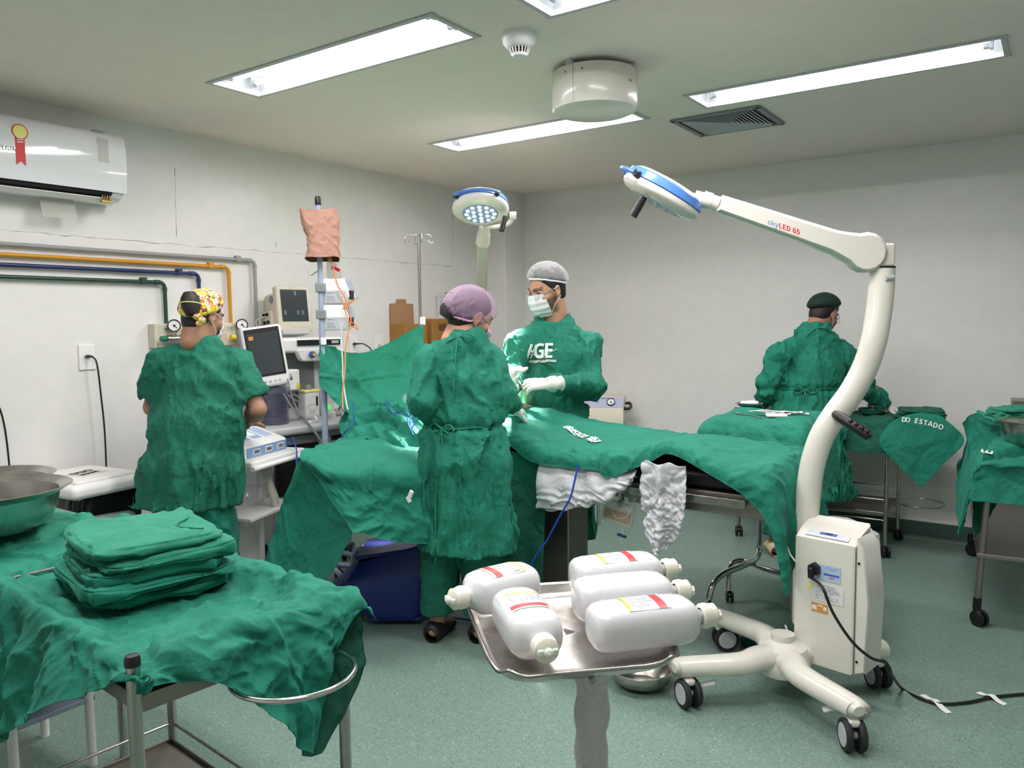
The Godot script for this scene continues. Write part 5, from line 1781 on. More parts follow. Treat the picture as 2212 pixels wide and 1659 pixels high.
	for k in 9:
		var x := -2.02 + k * 0.064
		var low: float = [0.60, 0.60, 0.61, 0.625, 0.64, 0.66, 0.69, 0.74, 0.80][k]
		sh.append([Vector3(x, 0.845, -3.115), Vector3(x, lerpf(0.845, low, 0.4), -3.085), Vector3(x, lerpf(0.845, low, 0.8), -3.08), Vector3(x - 0.01, low, -3.10), Vector3(x - 0.01, low + 0.015, -3.14)])
	a = MB.new()
	cloth(a, sh, 50, 70, 0.005, -1.0, func(u: float, v: float, p: Vector3) -> float: return 0.007 * sin(p.y * 190.0 + 9.0 * wrinkle(p * 0.7)) * smoothstep(0.25, 0.5, u) + 0.004 * sin(p.x * 40.0 + p.y * 30.0))
	tag(part(self, "table_sheet", a, M.sheet), "wide white crumpled sheet bulging under the drape by the column", "sheet")
	sh = []
	for q in [[0.885, -1.475, -1.275, 0.0], [0.80, -1.487, -1.272, 0.012], [0.70, -1.483, -1.278, 0.012], [0.60, -1.462, -1.298, 0.008], [0.53, -1.437, -1.33, 0.0], [0.495, -1.42, -1.372, 0.0]]:
		var row := []
		for k in 7:
			var f := k / 6.0
			row.append(Vector3(lerpf(q[1], q[2], f), q[0] + 0.008 * sin(k * 2.0), -3.10 + 0.03 * sin(f * PI) + q[3] * sin(k * 2.4)))
		sh.append(row)
	a = MB.new()
	cloth(a, sh, 46, 84, 0.02, 1.0, func(u: float, v: float, p: Vector3) -> float: return 0.006 * sin(p.y * 140.0 + 6.0 * wrinkle(p * 2.0) + p.x * 60.0) * smoothstep(0.1, 0.4, v) - 0.02 * exp(-pow((u - 0.52) / 0.06, 2.0)))
	tag(part(self, "table_sheet", a, M.sheet), "narrow white crumpled sheet end hanging in front of the side rail", "sheet")
	# ---------- leads, tubes and swabs ----------
	a = MB.new()
	a.tube(spline([at(1249, 1004, 3.56), at(1241, 1040, 3.55), at(1232, 1075, 3.55), at(1212, 1110, 3.56), at(1196, 1140, 3.56), at(1180, 1170, 3.57), at(1155, 1205, 3.58), at(1120, 1300, 3.62), at(1100, 1405, 3.64)], 7), 0.0045, 8)
	tag(part(self, "blue_lead", a, M.blue_wire), "blue lead hanging from under the patient drape to the floor", "cable")
	a = MB.new()
	a.tube(spline([at(835, 862, 4.2), at(838, 880, 4.18), at(850, 893, 4.12), at(870, 888, 4.1), at(885, 900, 4.05), at(888, 925, 4.0), at(905, 905, 4.02), at(930, 912, 4.0), at(915, 930, 3.98), at(892, 912, 4.0), at(898, 895, 4.02), at(925, 925, 3.98), at(935, 905, 4.0), at(905, 890, 4.05), at(880, 905, 4.04), at(893, 940, 3.96)], 7), 0.003, 7)
	tag(part(self, "blue_lead", a, M.blue_wire), "tangled blue lead on the lit drape beside the woman surgeon", "cable")
	a = MB.new()
	a.tube(spline([at(765, 870, 4.25), at(763, 890, 4.22), at(766, 910, 4.16), at(755, 925, 4.12), at(740, 940, 4.12), at(735, 965, 4.08)], 7), 0.003, 7)
	tag(part(self, "blue_lead", a, M.blue_wire), "blue lead running down the heaped green cloth", "cable")
	a = MB.new()
	var lp := []
	for k in 40:
		var an := TAU * k / 10.0
		lp.append(at(886, 868, 4.3) + Vector3(0.055 * cos(an) + k * 0.0004, 0.026 * sin(an) + k * 0.0006, 0.03 * sin(an)))
	a.tube(lp, 0.003, 7)
	tag(part(self, "suction_tubing", a, M.clear), "coiled clear tubing on the drape below the screen", "tubing")
	t = thing("gauze_roll", "two white gauze rolls lying on the drape over the feet", "gauze", fl(1500, 960, 0.95))
	for k in 2:
		a = MB.new()
		var g0 := fl(1476, 953 - k * 6, 0.955)
		var g1 := fl(1528, 974 - k * 5, 0.925)
		a.tube([g0, g0.lerp(g1, 0.08), g0.lerp(g1, 0.5), g0.lerp(g1, 0.94), g1], [0.008, 0.016, 0.017, 0.016, 0.008], 12)
		part(t, "roll", a, M.gauze)
	# ---------- instrument table over the foot end ----------
	t = thing("instrument_stand", "overbed instrument table with bent steel tube base, draped in green", "instrument table", Vector3(-1.22, 0, -4.05))
	a = MB.new()
	a.box(Vector3(-1.22, 0.972, -4.05), Vector3(0.46, 0.02, 0.48), 0.006)
	part(t, "tray", a, M.steel)
	var post := fl(1641, 1205, 0.22)
	a = MB.new()
	a.tube(spline([Vector3(post.x, 0.97, post.z), Vector3(post.x, 0.5, post.z), fl(1640, 1180, 0.26), fl(1632, 1208, 0.22), fl(1600, 1224, 0.21), fl(1562, 1240, 0.2), fl(1540, 1262, 0.17), fl(1531, 1295, 0.1)], 8), 0.016, 12)
	part(t, "bent_leg", a, M.chrome)
	a = MB.new()
	a.tube(spline([fl(1712, 1246, 0.2), fl(1650, 1228, 0.2), fl(1612, 1213, 0.2), fl(1590, 1212, 0.2), fl(1578, 1222, 0.18), fl(1574, 1250, 0.12), fl(1574, 1276, 0.06)], 8), 0.014, 12)
	part(t, "bent_leg", a, M.chrome)
	var cs := fl(1575, 1298)
	caster(t, cs + Vector3(0, 0.06, 0), 0.028, 0.5, M.black, M.black, M.black)
	cs = fl(1533, 1330)
	caster(t, cs + Vector3(0, 0.08, 0), 0.028, 0.5, M.black, M.black, M.black)
	cs = fl(1712, 1262)
	caster(t, cs + Vector3(0, 0.18, 0), 0.028, 0.5, M.black, M.black, M.black)
	var mg := []
	var zs := [[-4.36, 0.6], [-4.32, 0.86], [-4.28, 0.992], [-4.05, 0.995], [-3.83, 0.993], [-3.77, 0.955], [-3.73, 0.87], [-3.70, 0.80]]
	var xs := [[-1.56, 0.24], [-1.515, 0.12], [-1.455, 0.0], [-1.22, 0.0], [-0.99, 0.0], [-0.945, 0.13], [-0.925, 0.26], [-0.91, 0.36]]
	for z in zs:
		var row := []
		for x in xs:
			var y: float = z[1] - x[1] if z[1] > 0.98 else minf(z[1], 0.995 - x[1] * 0.9 - (0.995 - z[1]) * 0.4)
			row.append(Vector3(x[0] + 0.012 * sin(z[0] * 22.0) * x[1] * 4.0, y, z[0] + 0.02 * sin(x[0] * 17.0) * (1.0 - z[1]) * 2.0))
		mg.append(row)
	a = MB.new()
	cloth(a, mg, 80, 80, 0.01, 1.0)
	part(t, "drape", a, M.green)
	# clamps and scissors heaped on a cloth
	var heap := fl(1672, 896, 1.005)
	for k in 7:
		instrument(heap + Vector3(-0.06 + 0.028 * k - 0.04, 0.006 + 0.004 * (k % 3), -0.02 + 0.015 * (k % 2)), -0.35 + 0.12 * k, ["long dissecting scissors at the pile's edge", "curved clamp on the steel instrument pile", "straight clamp on the steel instrument pile", "ring-handled forceps on the instrument pile", "small scissors on top of the instrument pile", "needle holder at the back of the pile", "outermost clamp beside the gauze pad"][k])
	a = MB.new()
	a.box(heap + Vector3(0.03, 0.005, 0.06), Vector3(0.1, 0.012, 0.08), 0.005, Basis(Vector3.UP, 0.4))
	tag(part(self, "gauze_pad", a, M.gauze), "folded white gauze pad beside the steel clamps", "gauze")
	a = MB.new()
	a.tube([fl(1582, 890, 1.01), fl(1600, 893, 1.01), fl(1645, 902, 1.008)], 0.004, 8)
	a.tube([fl(1590, 893, 1.014), fl(1600, 894.5, 1.014)], 0.006, 8)
	tag(part(self, "probe", a, M.steel), "long steel probe with yellowish grip lying on the instrument table", "probe")

# scissors-like instrument: two shanks, two rings, two jaws
func instrument(p: Vector3, turn: float, label: String) -> void:
	var b := Basis(Vector3.UP, turn)
	var t := thing("surgical_clamp", label, "surgical tool", p, "clamps and scissors on the instrument table")
	for s in [-1.0, 1.0]:
		var a := MB.new()
		a.tube([p + b * Vector3(0.075, 0.003, s * 0.012), p + b * Vector3(0.0, 0.004 + s * 0.001, 0), p + b * Vector3(-0.045, 0.003, -s * 0.004)], [0.0028, 0.0035, 0.0015], 8)
		part(t, "shank", a, M.chrome)
		a = MB.new()
		var ring := []
		for k in 17:
			ring.append(p + b * Vector3(0.09 + 0.014 * cos(TAU * k / 16.0), 0.003, s * 0.02 + 0.011 * sin(TAU * k / 16.0)))
		a.tube(ring, 0.0025, 7, false)
		part(t, "finger_ring", a, M.chrome)

# surgical lamp head: face at c, looking along n
func lamp_head(t: Node, c: Vector3, n: Vector3, side: Vector3, lit: bool) -> void:
	var T := aim(c, -n)         # +y points to the back of the lamp
	var a := MB.new()
	a.lathe([Vector2(0.0, 0.0), Vector2(0.108, 0.0), Vector2(0.112, -0.004), Vector2(0.15, 0.004), Vector2(0.165, 0.018), Vector2(0.168, 0.03), Vector2(0.165, 0.045)], T, 48)
	part(t, "housing", a, M.enamel)
	a = MB.new()
	a.lathe([Vector2(0.165, 0.045), Vector2(0.168, 0.05), Vector2(0.16, 0.078), Vector2(0.15, 0.084)], T, 48)
	part(t, "blue_band", a, M.blue_lamp)
	a = MB.new()
	a.lathe([Vector2(0.15, 0.084), Vector2(0.13, 0.094), Vector2(0.0, 0.1)], T, 48)
	part(t, "back_cover", a, M.enamel)
	a = MB.new()
	a.lathe([Vector2(0.0, -0.003), Vector2(0.104, -0.003), Vector2(0.106, 0.001)], T, 48)
	var lens := part(t, "lens_plate", a, M.blue_panel)
	var b := T.basis
	for q in [[0, 0.0], [6, 0.045], [12, 0.082]]:
		for k in maxi(1, q[0]):
			var an: float = TAU * k / maxf(1.0, q[0])
			var p: Vector3 = c + b * Vector3(cos(an) * q[1], -0.003, sin(an) * q[1])
			a = MB.new()
			a.lathe([Vector2(0.011, 0.001), Vector2(0.01, -0.003), Vector2(0.0, -0.005)], Transform3D(b, p), 10)
			part(lens, "led", a, M.led_glow if lit else M.plastic_grey)
	# bow handle round one side, grip under the face
	var ang := atan2(side.dot(b.z), side.dot(b.x))
	var arc := []
	for k in 15:
		var an := ang - 0.75 + 1.5 * k / 14.0
		arc.append(c + b * Vector3(cos(an) * 0.192, 0.05, sin(an) * 0.192))
	a = MB.new()
	a.tube(arc, 0.008, 10)
	var bow := part(t, "bow_handle", a, M.blue_lamp)
	for e in [0, 14]:
		a = MB.new()
		var w: Vector3 = arc[e]
		a.tube([w, w + (c + b * Vector3(0, 0.04, 0) - w) * 0.2], [0.014, 0.016], 10)
		part(bow, "handle_end", a, M.black)

func lamp_arm(t: Node, piv: Vector3, tip: Vector3, up: Vector3, fat := 0.078) -> Transform3D:
	# swan shaped arm: fat round end at piv, slim end at tip
	var L := piv.distance_to(tip)
	var T := frame(piv, tip - piv, up)
	var pts := []
	for k in 13:
		var an := PI * 0.28 + (TAU - PI * 0.56) * k / 12.0
		pts.append(Vector2(cos(an), sin(an)) * fat)
	var top := spline([pts[12], Vector2(fat * 1.4, -fat * 0.62), Vector2(fat * 2.3, -0.043), Vector2(L, -0.034)], 4)
	var bot := spline([Vector2(L, 0.034), Vector2(fat * 2.3, 0.043), Vector2(fat * 1.4, fat * 0.62), pts[0]], 4)
	var out := pts.slice(0, 12) + top + bot.slice(0, bot.size() - 1)
	var a := MB.new()
	a.prism(out, 0.07, T, 0.012)
	part(t, "spring_arm", a, M.enamel)
	return T

func mobile_lamps() -> void:
	var a: MB
	# ---------- unlit lamp at the right ----------
	var hub := Vector3(-0.86, 0.16, -3.09)
	var t := thing("surgical_lamp", "white mobile surgical lamp, unlit, on S-curved column with box", "surgical lamp", Vector3(hub.x, 0, hub.z))
	var ends := [fl(1480, 1520), fl(1835, 1612), fl(1888, 1478), fl(1555, 1402)]
	for k in 4:
		var e: Vector3 = ends[k]
		var m := hub.lerp(Vector3(e.x, 0.16, e.z), 0.5)
		var bend := (ends[(k + 1) % 4] as Vector3 - ends[(k + 3) % 4] as Vector3).normalized() * 0.0
		m = m.lerp(Vector3(hub.x, 0.16, e.z) if k != 2 else m, 0.22) + bend
		var sp := spline([hub, hub.lerp(m, 0.55) + Vector3(0, 0.012, 0), m + Vector3(0, 0.005, 0), Vector3(e.x, 0.15, e.z), Vector3(e.x, 0.148, e.z) + (e - hub).normalized() * Vector3(1, 0, 1) * 0.05], 6)
		var rad := []
		for i in sp.size():
			rad.append(lerpf(0.062, 0.04, float(i) / sp.size()) if i < sp.size() - 2 else lerpf(0.036, 0.022, float(i - sp.size() + 2)))
		a = MB.new()
		a.tube(sp, rad, 16)
		for i in a.v.size():
			a.v[i].y = 0.15 + (a.v[i].y - 0.15) * 0.82
		part(t, "leg", a, M.enamel)
		caster(t, Vector3(e.x, 0.13, e.z), 0.056, [0.9, 0.55, 0.7, 2.2][k], M.rubber, M.plastic_grey, M.enamel)
		if k < 2:
			a = MB.new()
			var lv := Vector3(e.x, 0.085, e.z) + (Vector3(0.08, 0.005, -0.03) if k == 0 else Vector3(-0.07, 0.02, -0.03))
			a.box(lv, Vector3(0.06, 0.012, 0.03), 0.005, Basis(Vector3.UP, 0.4) * Basis(Vector3(0, 0, 1), 0.3))
			part(t, "brake_pedal", a, M.white)
	a = MB.new()
	a.lathe([Vector2(0.0, 0.1), Vector2(0.1, 0.1), Vector2(0.11, 0.14), Vector2(0.09, 0.2), Vector2(0.045, 0.225), Vector2(0.045, 0.25), Vector2(0, 0.25)], Transform3D(Basis(), Vector3(hub.x, 0, hub.z)), 36)
	part(t, "hub", a, M.enamel)
	# electronics box
	var ex := Vector3(0.981, 0, 0.191).normalized()
	var ez := Vector3(-0.191, 0, 0.981).normalized()
	var E := Basis(ex, Vector3.UP, ez)
	var lc := fl(1713, 1420, 0.14)
	a = MB.new()
	# side outline in (depth, height): sloped control panel on top
	var so := [Vector2(-0.15, 0.0), Vector2(0.0, 0.0), Vector2(0.0, 0.50), Vector2(-0.06, 0.535), Vector2(-0.15, 0.56)]
	a.prism(so, 0.235, Transform3D(Basis(ez, Vector3.UP, -ex), lc + ex * 0.1175), 0.006)
	part(t, "box", a, M.enamel)
	a = MB.new()
	a.prism([Vector2(0, 0.0), Vector2(0.045, 0.02), Vector2(0.055, 0.3), Vector2(0.03, 0.5), Vector2(0.0, 0.53)], 0.15, Transform3D(E, lc + ex * 0.239 - ez * 0.075), 0.008)
	part(t, "back_cover", a, M.enamel)
	for q in [0.06, 0.44]:
		a = MB.new()
		a.lathe([Vector2(0.005, 0), Vector2(0.005, 0.002), Vector2(0, 0.002)], aim(lc + ex * 0.252 + Vector3(0, q, 0) + ez * 0.0005, ez), 10)
		part(t, "screw", a, M.black)
	var sl := (Vector3(0, 0.06, 0) - ez * 0.15).normalized()
	card(t, "control_panel", lc + ex * 0.12 + Vector3(0, 0.526, 0) - ez * 0.05, ex, sl, 0.17, 0.085, printed("panel", 120, 60, srgb(214, 220, 232), [[Rect2(0.3, 0.52, 0.4, 0.3), srgb(84, 112, 190)], [Rect2(0.44, 0.55, 0.16, 0.2), srgb(40, 46, 60)], [Rect2(0.06, 0.1, 0.14, 0.7), srgb(120, 140, 190), 6], [Rect2(0.26, 0.1, 0.3, 0.3), srgb(140, 150, 180), 3], [Rect2(0.72, 0.2, 0.14, 0.4), srgb(214, 90, 96), 4]], 4, 0.3))
	card(t, "warning_label", lc + ex * 0.135 + Vector3(0, 0.375, 0) + ez * 0.0004, ex, Vector3.UP, 0.1, 0.062, printed("blue_label", 90, 56, srgb(176, 198, 226), [[Rect2(0.4, 0.1, 0.5, 0.3), srgb(90, 120, 180), 3], [Rect2(0.35, 0.5, 0.6, 0.16), srgb(70, 100, 190)], [Rect2(0.55, 0.72, 0.2, 0.08), srgb(206, 60, 60)]], 6))
	card(t, "rating_label", lc + ex * 0.14 + Vector3(0, 0.295, 0) + ez * 0.0004, ex, Vector3.UP, 0.115, 0.07, printed("white_label", 120, 72, srgb(226, 228, 230), [[Rect2(0.08, 0.06, 0.85, 0.5), srgb(90, 92, 100), 6], [Rect2(0.05, 0.6, 0.9, 0.36), srgb(110, 112, 120), 4]], 7))
	card(t, "asset_label", lc + ex * 0.105 + Vector3(0, 0.232, 0) + ez * 0.0004, ex, Vector3.UP, 0.065, 0.036, printed("asset", 64, 36, srgb(214, 150, 78), [[Rect2(0.04, 0.3, 0.3, 0.5), srgb(240, 240, 236)], [Rect2(0.74, 0.3, 0.2, 0.4), srgb(240, 240, 236)], [Rect2(0.4, 0.15, 0.3, 0.2), srgb(240, 228, 200)]], 7))
	a = MB.new()
	a.box(lc + ex * 0.062 + Vector3(0, 0.31, 0) + ez * 0.001, Vector3(0.018, 0.022, 0.001), 0.0003, E * Basis(Vector3(0, 0, 1), -0.3))
	part(t, "sticker", a, M.yellow_pale)
	for q in [[0.47, 0.5], [0.14, 0.17]]:
		a = MB.new()
		a.tube([lc + Vector3(0.0, q[0] - 0.08, 0) - ez * 0.01, lc - ex * 0.025 + Vector3(0, q[0] - 0.055, 0) - ez * 0.01, lc - ex * 0.04 + Vector3(0, q[1] - 0.05, 0) - ez * 0.01], 0.004, 8)
		part(t, "cable_hook", a, M.white)
	# column
	var cpx := [[1741, 1180, 3.22], [1743, 1110, 3.22], [1752, 1020, 3.2], [1772, 950, 3.18], [1803, 897, 3.16], [1838, 850, 3.14], [1868, 795, 3.12], [1888, 735, 3.1], [1899, 670, 3.1], [1904, 620, 3.1], [1905, 578, 3.1]]
	var cp := []
	for q in cpx:
		cp.append(at(q[0], q[1], q[2]))
	cp.insert(0, Vector3(cp[0].x, 0.24, cp[0].z))
	var sp2 := spline(cp, 6)
	a = MB.new()
	a.tube(sp2, 0.049, 24)
	part(t, "column", a, M.enamel)
	a = MB.new()
	a.tube([at(1806, 896, 3.12), at(1816, 902, 3.05), at(1876, 940, 2.97), at(1880, 943, 2.965)], [0.018, 0.021, 0.021, 0.012], 16)
	var ph := part(t, "push_handle", a, M.black)
	for k in 4:
		a = MB.new()
		var hp := at(1838 + k * 12, 910 + k * 7.6, 2.985 - k * 0.012)
		a.lathe([Vector2(0.009, 0), Vector2(0.008, 0.004), Vector2(0, 0.006)], aim(hp, (EYE - hp)), 12)
		part(ph, "grip_stud", a, M.bag_black)
	var top := at(1905, 578, 3.1)
	a = MB.new()
	a.lathe([Vector2(0.05, -0.004), Vector2(0.0505, 0.0), Vector2(0.05, 0.004)], Transform3D(Basis(), top), 28)
	part(t, "black_ring", a, M.black)
	a = MB.new()
	a.tube([at(1912, 602, 3.05), at(1929, 600, 3.06)], [0.01, 0.012], 10)
	part(t, "lock_screw", a, M.plastic_grey)
	var side := Vector3(0.819, 0, -0.573)
	var fwd := Vector3(0.573, 0, 0.819)
	a = MB.new()
	a.box(at(1906, 552, 3.1), Vector3(0.07, 0.09, 0.085), 0.012, Basis(side, Vector3.UP, fwd))
	part(t, "pivot_block", a, M.enamel)
	var piv := at(1868, 546, 3.08)
	var tip := at(1552, 441, 3.12)
	lamp_arm(t, piv, tip, Vector3.UP)
	a = MB.new()
	var e1 := at(1552, 441, 3.12)
	var e2 := at(1500, 424, 3.13)
	a.tube([e1, e1.lerp(e2, 0.3), e1.lerp(e2, 0.32), e1.lerp(e2, 0.65), e1.lerp(e2, 0.67), e2], [0.029, 0.029, 0.033, 0.033, 0.026, 0.024], 20)
	part(t, "collar", a, M.enamel)
	a = MB.new()
	var j := at(1388, 398, 3.1)
	a.tube(spline([e2, at(1450, 413, 3.1), at(1405, 401, 3.07), j], 5), [0.012, 0.013, 0.013, 0.013, 0.013, 0.013, 0.014, 0.014, 0.014, 0.014, 0.014, 0.015, 0.015, 0.015, 0.015, 0.015], 12)
	part(t, "yoke", a, M.enamel)
	var ad := (tip - piv).normalized()
	var lp := at(1682, 489, 3.06)
	var rt := -ad
	txt(t, "lettering", "sky", 0.02, lp - rt * 0.028 + fwd * 0.014, rt, Vector3.UP, M.blue_panel)
	txt(t, "lettering", "LED 65", 0.02, lp + rt * 0.038 + fwd * 0.014, rt, Vector3.UP, M.red)
	# head, seen nearly edge on
	var c0 := at(1432, 418, 3.1)
	var u2 := (at(1500, 455, 3.1) - at(1368, 380, 3.1)).normalized()
	var back := (u2.cross(fwd)).normalized()
	if back.y < 0:
		back = -back
	var nn := (-back - fwd * 0.14).normalized()
	lamp_head(t, c0 + nn * 0.045, nn, -u2, false)
	a = MB.new()
	var g0 := at(1392, 425, 3.0)
	a.tube([g0, g0 + nn * 0.04, g0 + nn * 0.085], [0.013, 0.015, 0.015], 14)
	part(t, "grip", a, M.black)
	a = MB.new()
	a.tube([at(1388, 398, 3.1), at(1388, 398, 2.99)], 0.022, 16)
	part(t, "tilt_joint", a, M.enamel)
	# mains lead, plug and the tape that holds it to the floor
	var pl := lc + ex * 0.085 + Vector3(0, 0.385, 0)
	t = thing("lamp_cord", "black mains lead from the lamp box running over the floor", "cord", pl)
	a = MB.new()
	a.prism(poly_round([Vector2(-0.022, -0.02), Vector2(0.022, -0.02), Vector2(0.022, 0.012), Vector2(0.0, 0.028), Vector2(-0.022, 0.012)], 0.005), 0.024, Transform3D(E, pl + ez * 0.012), 0.003)
	a.box(pl + ez * 0.028 + Vector3(0, -0.012, 0) - ex * 0.004, Vector3(0.022, 0.045, 0.024), 0.007, E)
	part(t, "plug", a, M.black)
	a = MB.new()
	a.tube(spline([pl + ez * 0.03 + Vector3(0, -0.03, 0) - ex * 0.005, at(1776, 1268, 2.93), at(1800, 1325, 2.9), at(1840, 1385, 2.86), at(1880, 1420, 2.85), at(1912, 1432, 2.9), at(1925, 1455, 2.93), fl(1948, 1487, 0.008), fl(1985, 1507, 0.008), fl(2030, 1520, 0.008), fl(2090, 1517, 0.008), fl(2150, 1505, 0.008), fl(2260, 1495, 0.008), fl(2420, 1480, 0.008)], 7), 0.0055, 10)
	part(t, "cable", a, M.black)
	for q in [[1992, 1500, 2050, 1540, "white tape strip over the lamp lead, nearer the lamp"], [2112, 1495, 2172, 1522, "white tape strip over the lamp lead, farther from the lamp"]]:
		var p0 := fl(q[0], q[1], 0.002)
		var p1 := fl(q[2], q[3], 0.002)
		var mid := p0.lerp(p1, 0.5) + Vector3(0, 0.013, 0)
		var sd := (p1 - p0).cross(Vector3.UP).normalized() * 0.013
		var rows := []
		for p in spline([p0, p0.lerp(p1, 0.25) + Vector3(0, 0.002, 0), mid, p0.lerp(p1, 0.75) + Vector3(0, 0.002, 0), p1], 4):
			rows.append(PackedVector3Array([p - sd, p, p + sd]))
		a = MB.new()
		a.grid(rows, false, 1.0)
		tag(part(self, "floor_tape", a, M.paper), q[4], "tape")
	# ---------- lit lamp over the table ----------
	var hc := at(1038, 462, 4.6)
	var aimp := Vector3(-2.6, 0.98, -3.38)
	nn = (aimp - hc).normalized()
	nn = (nn + fwd * 0.05).normalized()
	var base := at(1040, 690, 6.0)
	t = thing("surgical_lamp", "lit white and blue surgical lamp above the operating table", "surgical lamp", Vector3(base.x, 0, base.z))
	lamp_head(t, hc, nn, fwd - side * 0.12, true)
	a = MB.new()
	var jr := at(1108, 466, 4.62)
	a.tube([jr - side * 0.02, jr + side * 0.02], 0.024, 16)
	part(t, "tilt_joint", a, M.enamel)
	a = MB.new()
	a.tube(spline([jr, at(1100, 482, 4.64), at(1075, 489, 4.7), at(1047, 489, 4.78)], 6), 0.014, 12)
	part(t, "yoke", a, M.enamel)
	a = MB.new()
	g0 = at(1090, 468, 4.55)
	a.tube([g0, at(1088, 480, 4.54), at(1083, 499, 4.53)], [0.014, 0.016, 0.016], 14)
	part(t, "grip", a, M.black)
	var q0 := at(1047, 486, 4.78)
	var q1 := at(1043, 524, 4.92)
	a = MB.new()
	a.tube([q0, q0.lerp(q1, 0.45), q0.lerp(q1, 0.5), q1], [0.036, 0.036, 0.042, 0.046], 20)
	part(t, "collar", a, M.enamel)
	var lpv := at(1040, 668, 5.9)
	lamp_arm(t, lpv, q1, (side.cross(q1 - lpv)).normalized(), 0.08)
	a = MB.new()
	var b0 := Vector3(base.x, 0, base.z)
	a.tube(spline([lpv + Vector3(0.0, -0.02, 0), lpv + Vector3(0, -0.3, 0), b0 + Vector3(0.12, 0.8, 0.1), b0 + Vector3(0.1, 0.2, 0.08)], 8), 0.045, 20)
	part(t, "column", a, M.enamel)
	a = MB.new()
	a.box(b0 + Vector3(0.05, 0.36, 0.05), Vector3(0.2, 0.46, 0.2), 0.01)
	part(t, "box", a, M.enamel)
	for k in 4:
		var lv := Vector3(0.27 if k % 2 == 0 else -0.27, 0, 0.27 if k < 2 else -0.2)
		a = MB.new()
		a.tube([b0 + Vector3(0.05, 0.15, 0.05), b0 + lv * 0.6 + Vector3(0, 0.15, 0), b0 + lv + Vector3(0, 0.14, 0)], [0.05, 0.042, 0.035], 14)
		part(t, "leg", a, M.enamel)
		caster(t, b0 + lv + Vector3(0, 0.13, 0), 0.05, 0.4 * k, M.rubber, M.plastic_grey, M.enamel)
	var l := SpotLight3D.new()
	l.name = "lamp_beam"
	l.spot_angle = LAMP_CONE
	l.spot_angle_attenuation = 0.6
	l.spot_range = 8.0
	l.spot_attenuation = 2.0
	l.light_energy = LAMP_ENERGY
	l.light_color = srgb(255, 246, 238)
	l.light_size = 0.08
	l.shadow_enabled = true
	t.add_child(l)
	var lpos := hc + nn * 0.02
	l.position = lpos - t.position
	l.basis = Basis.looking_at(nn, Vector3.FORWARD)
const LAMP_ENERGY := 45.0
const LAMP_CONE := 19.0

const CA := Vector3(-1.41, 0, -0.757)
const CB := Vector3(-1.367, 0, -1.24)
# folded cloth: rounded slab with layered edge
func folded(c: Vector3, s: Vector3, b: Basis, layers: int, amp: float, sd: float) -> MB:
	var rows := []
	var nu := 96
	var nv := 26
	for i in nv:
		var v := float(i) / (nv - 1)
		var ph := -PI / 2 + PI * v
		var rad := pow(maxf(cos(ph), 0.0), 0.32)
		var y := signf(sin(ph)) * pow(absf(sin(ph)), 0.75) * 0.5
		if i == 0 or i == nv - 1:
			rad = 0.0
		var row := PackedVector3Array()
		for j in nu:
			var an := TAU * j / nu
			var cx := signf(cos(an)) * pow(absf(cos(an)), 0.35)
			var cz := signf(sin(an)) * pow(absf(sin(an)), 0.35)
			var groove := 1.0 - 0.035 * pow(absf(sin(y * PI * layers + 0.4 * sin(an * 3.0 + sd))), 6.0) if absf(y) < 0.46 else 1.0
			var q := Vector3(cx * s.x * 0.5 * rad * groove, y * s.y, cz * s.z * 0.5 * rad * groove)
			var p := c + b * q
			var w := wrinkle(p * 1.3 + Vector3(sd, sd, 0)) * amp
			p += b * Vector3(cx * rad * w, w * 0.8 * signf(y), cz * rad * w)
			row.append(p)
		rows.append(row)
	var a := MB.new()
	a.grid(rows, true, 1.0)
	return a

func ring_pts(c: Vector3, r: float, n := 28, from := 0.0, to := TAU) -> Array:
	var out := []
	for k in n + 1:
		var an := lerpf(from, to, float(k) / n)
		out.append(c + Vector3(cos(an) * r, 0, sin(an) * r))
	return out

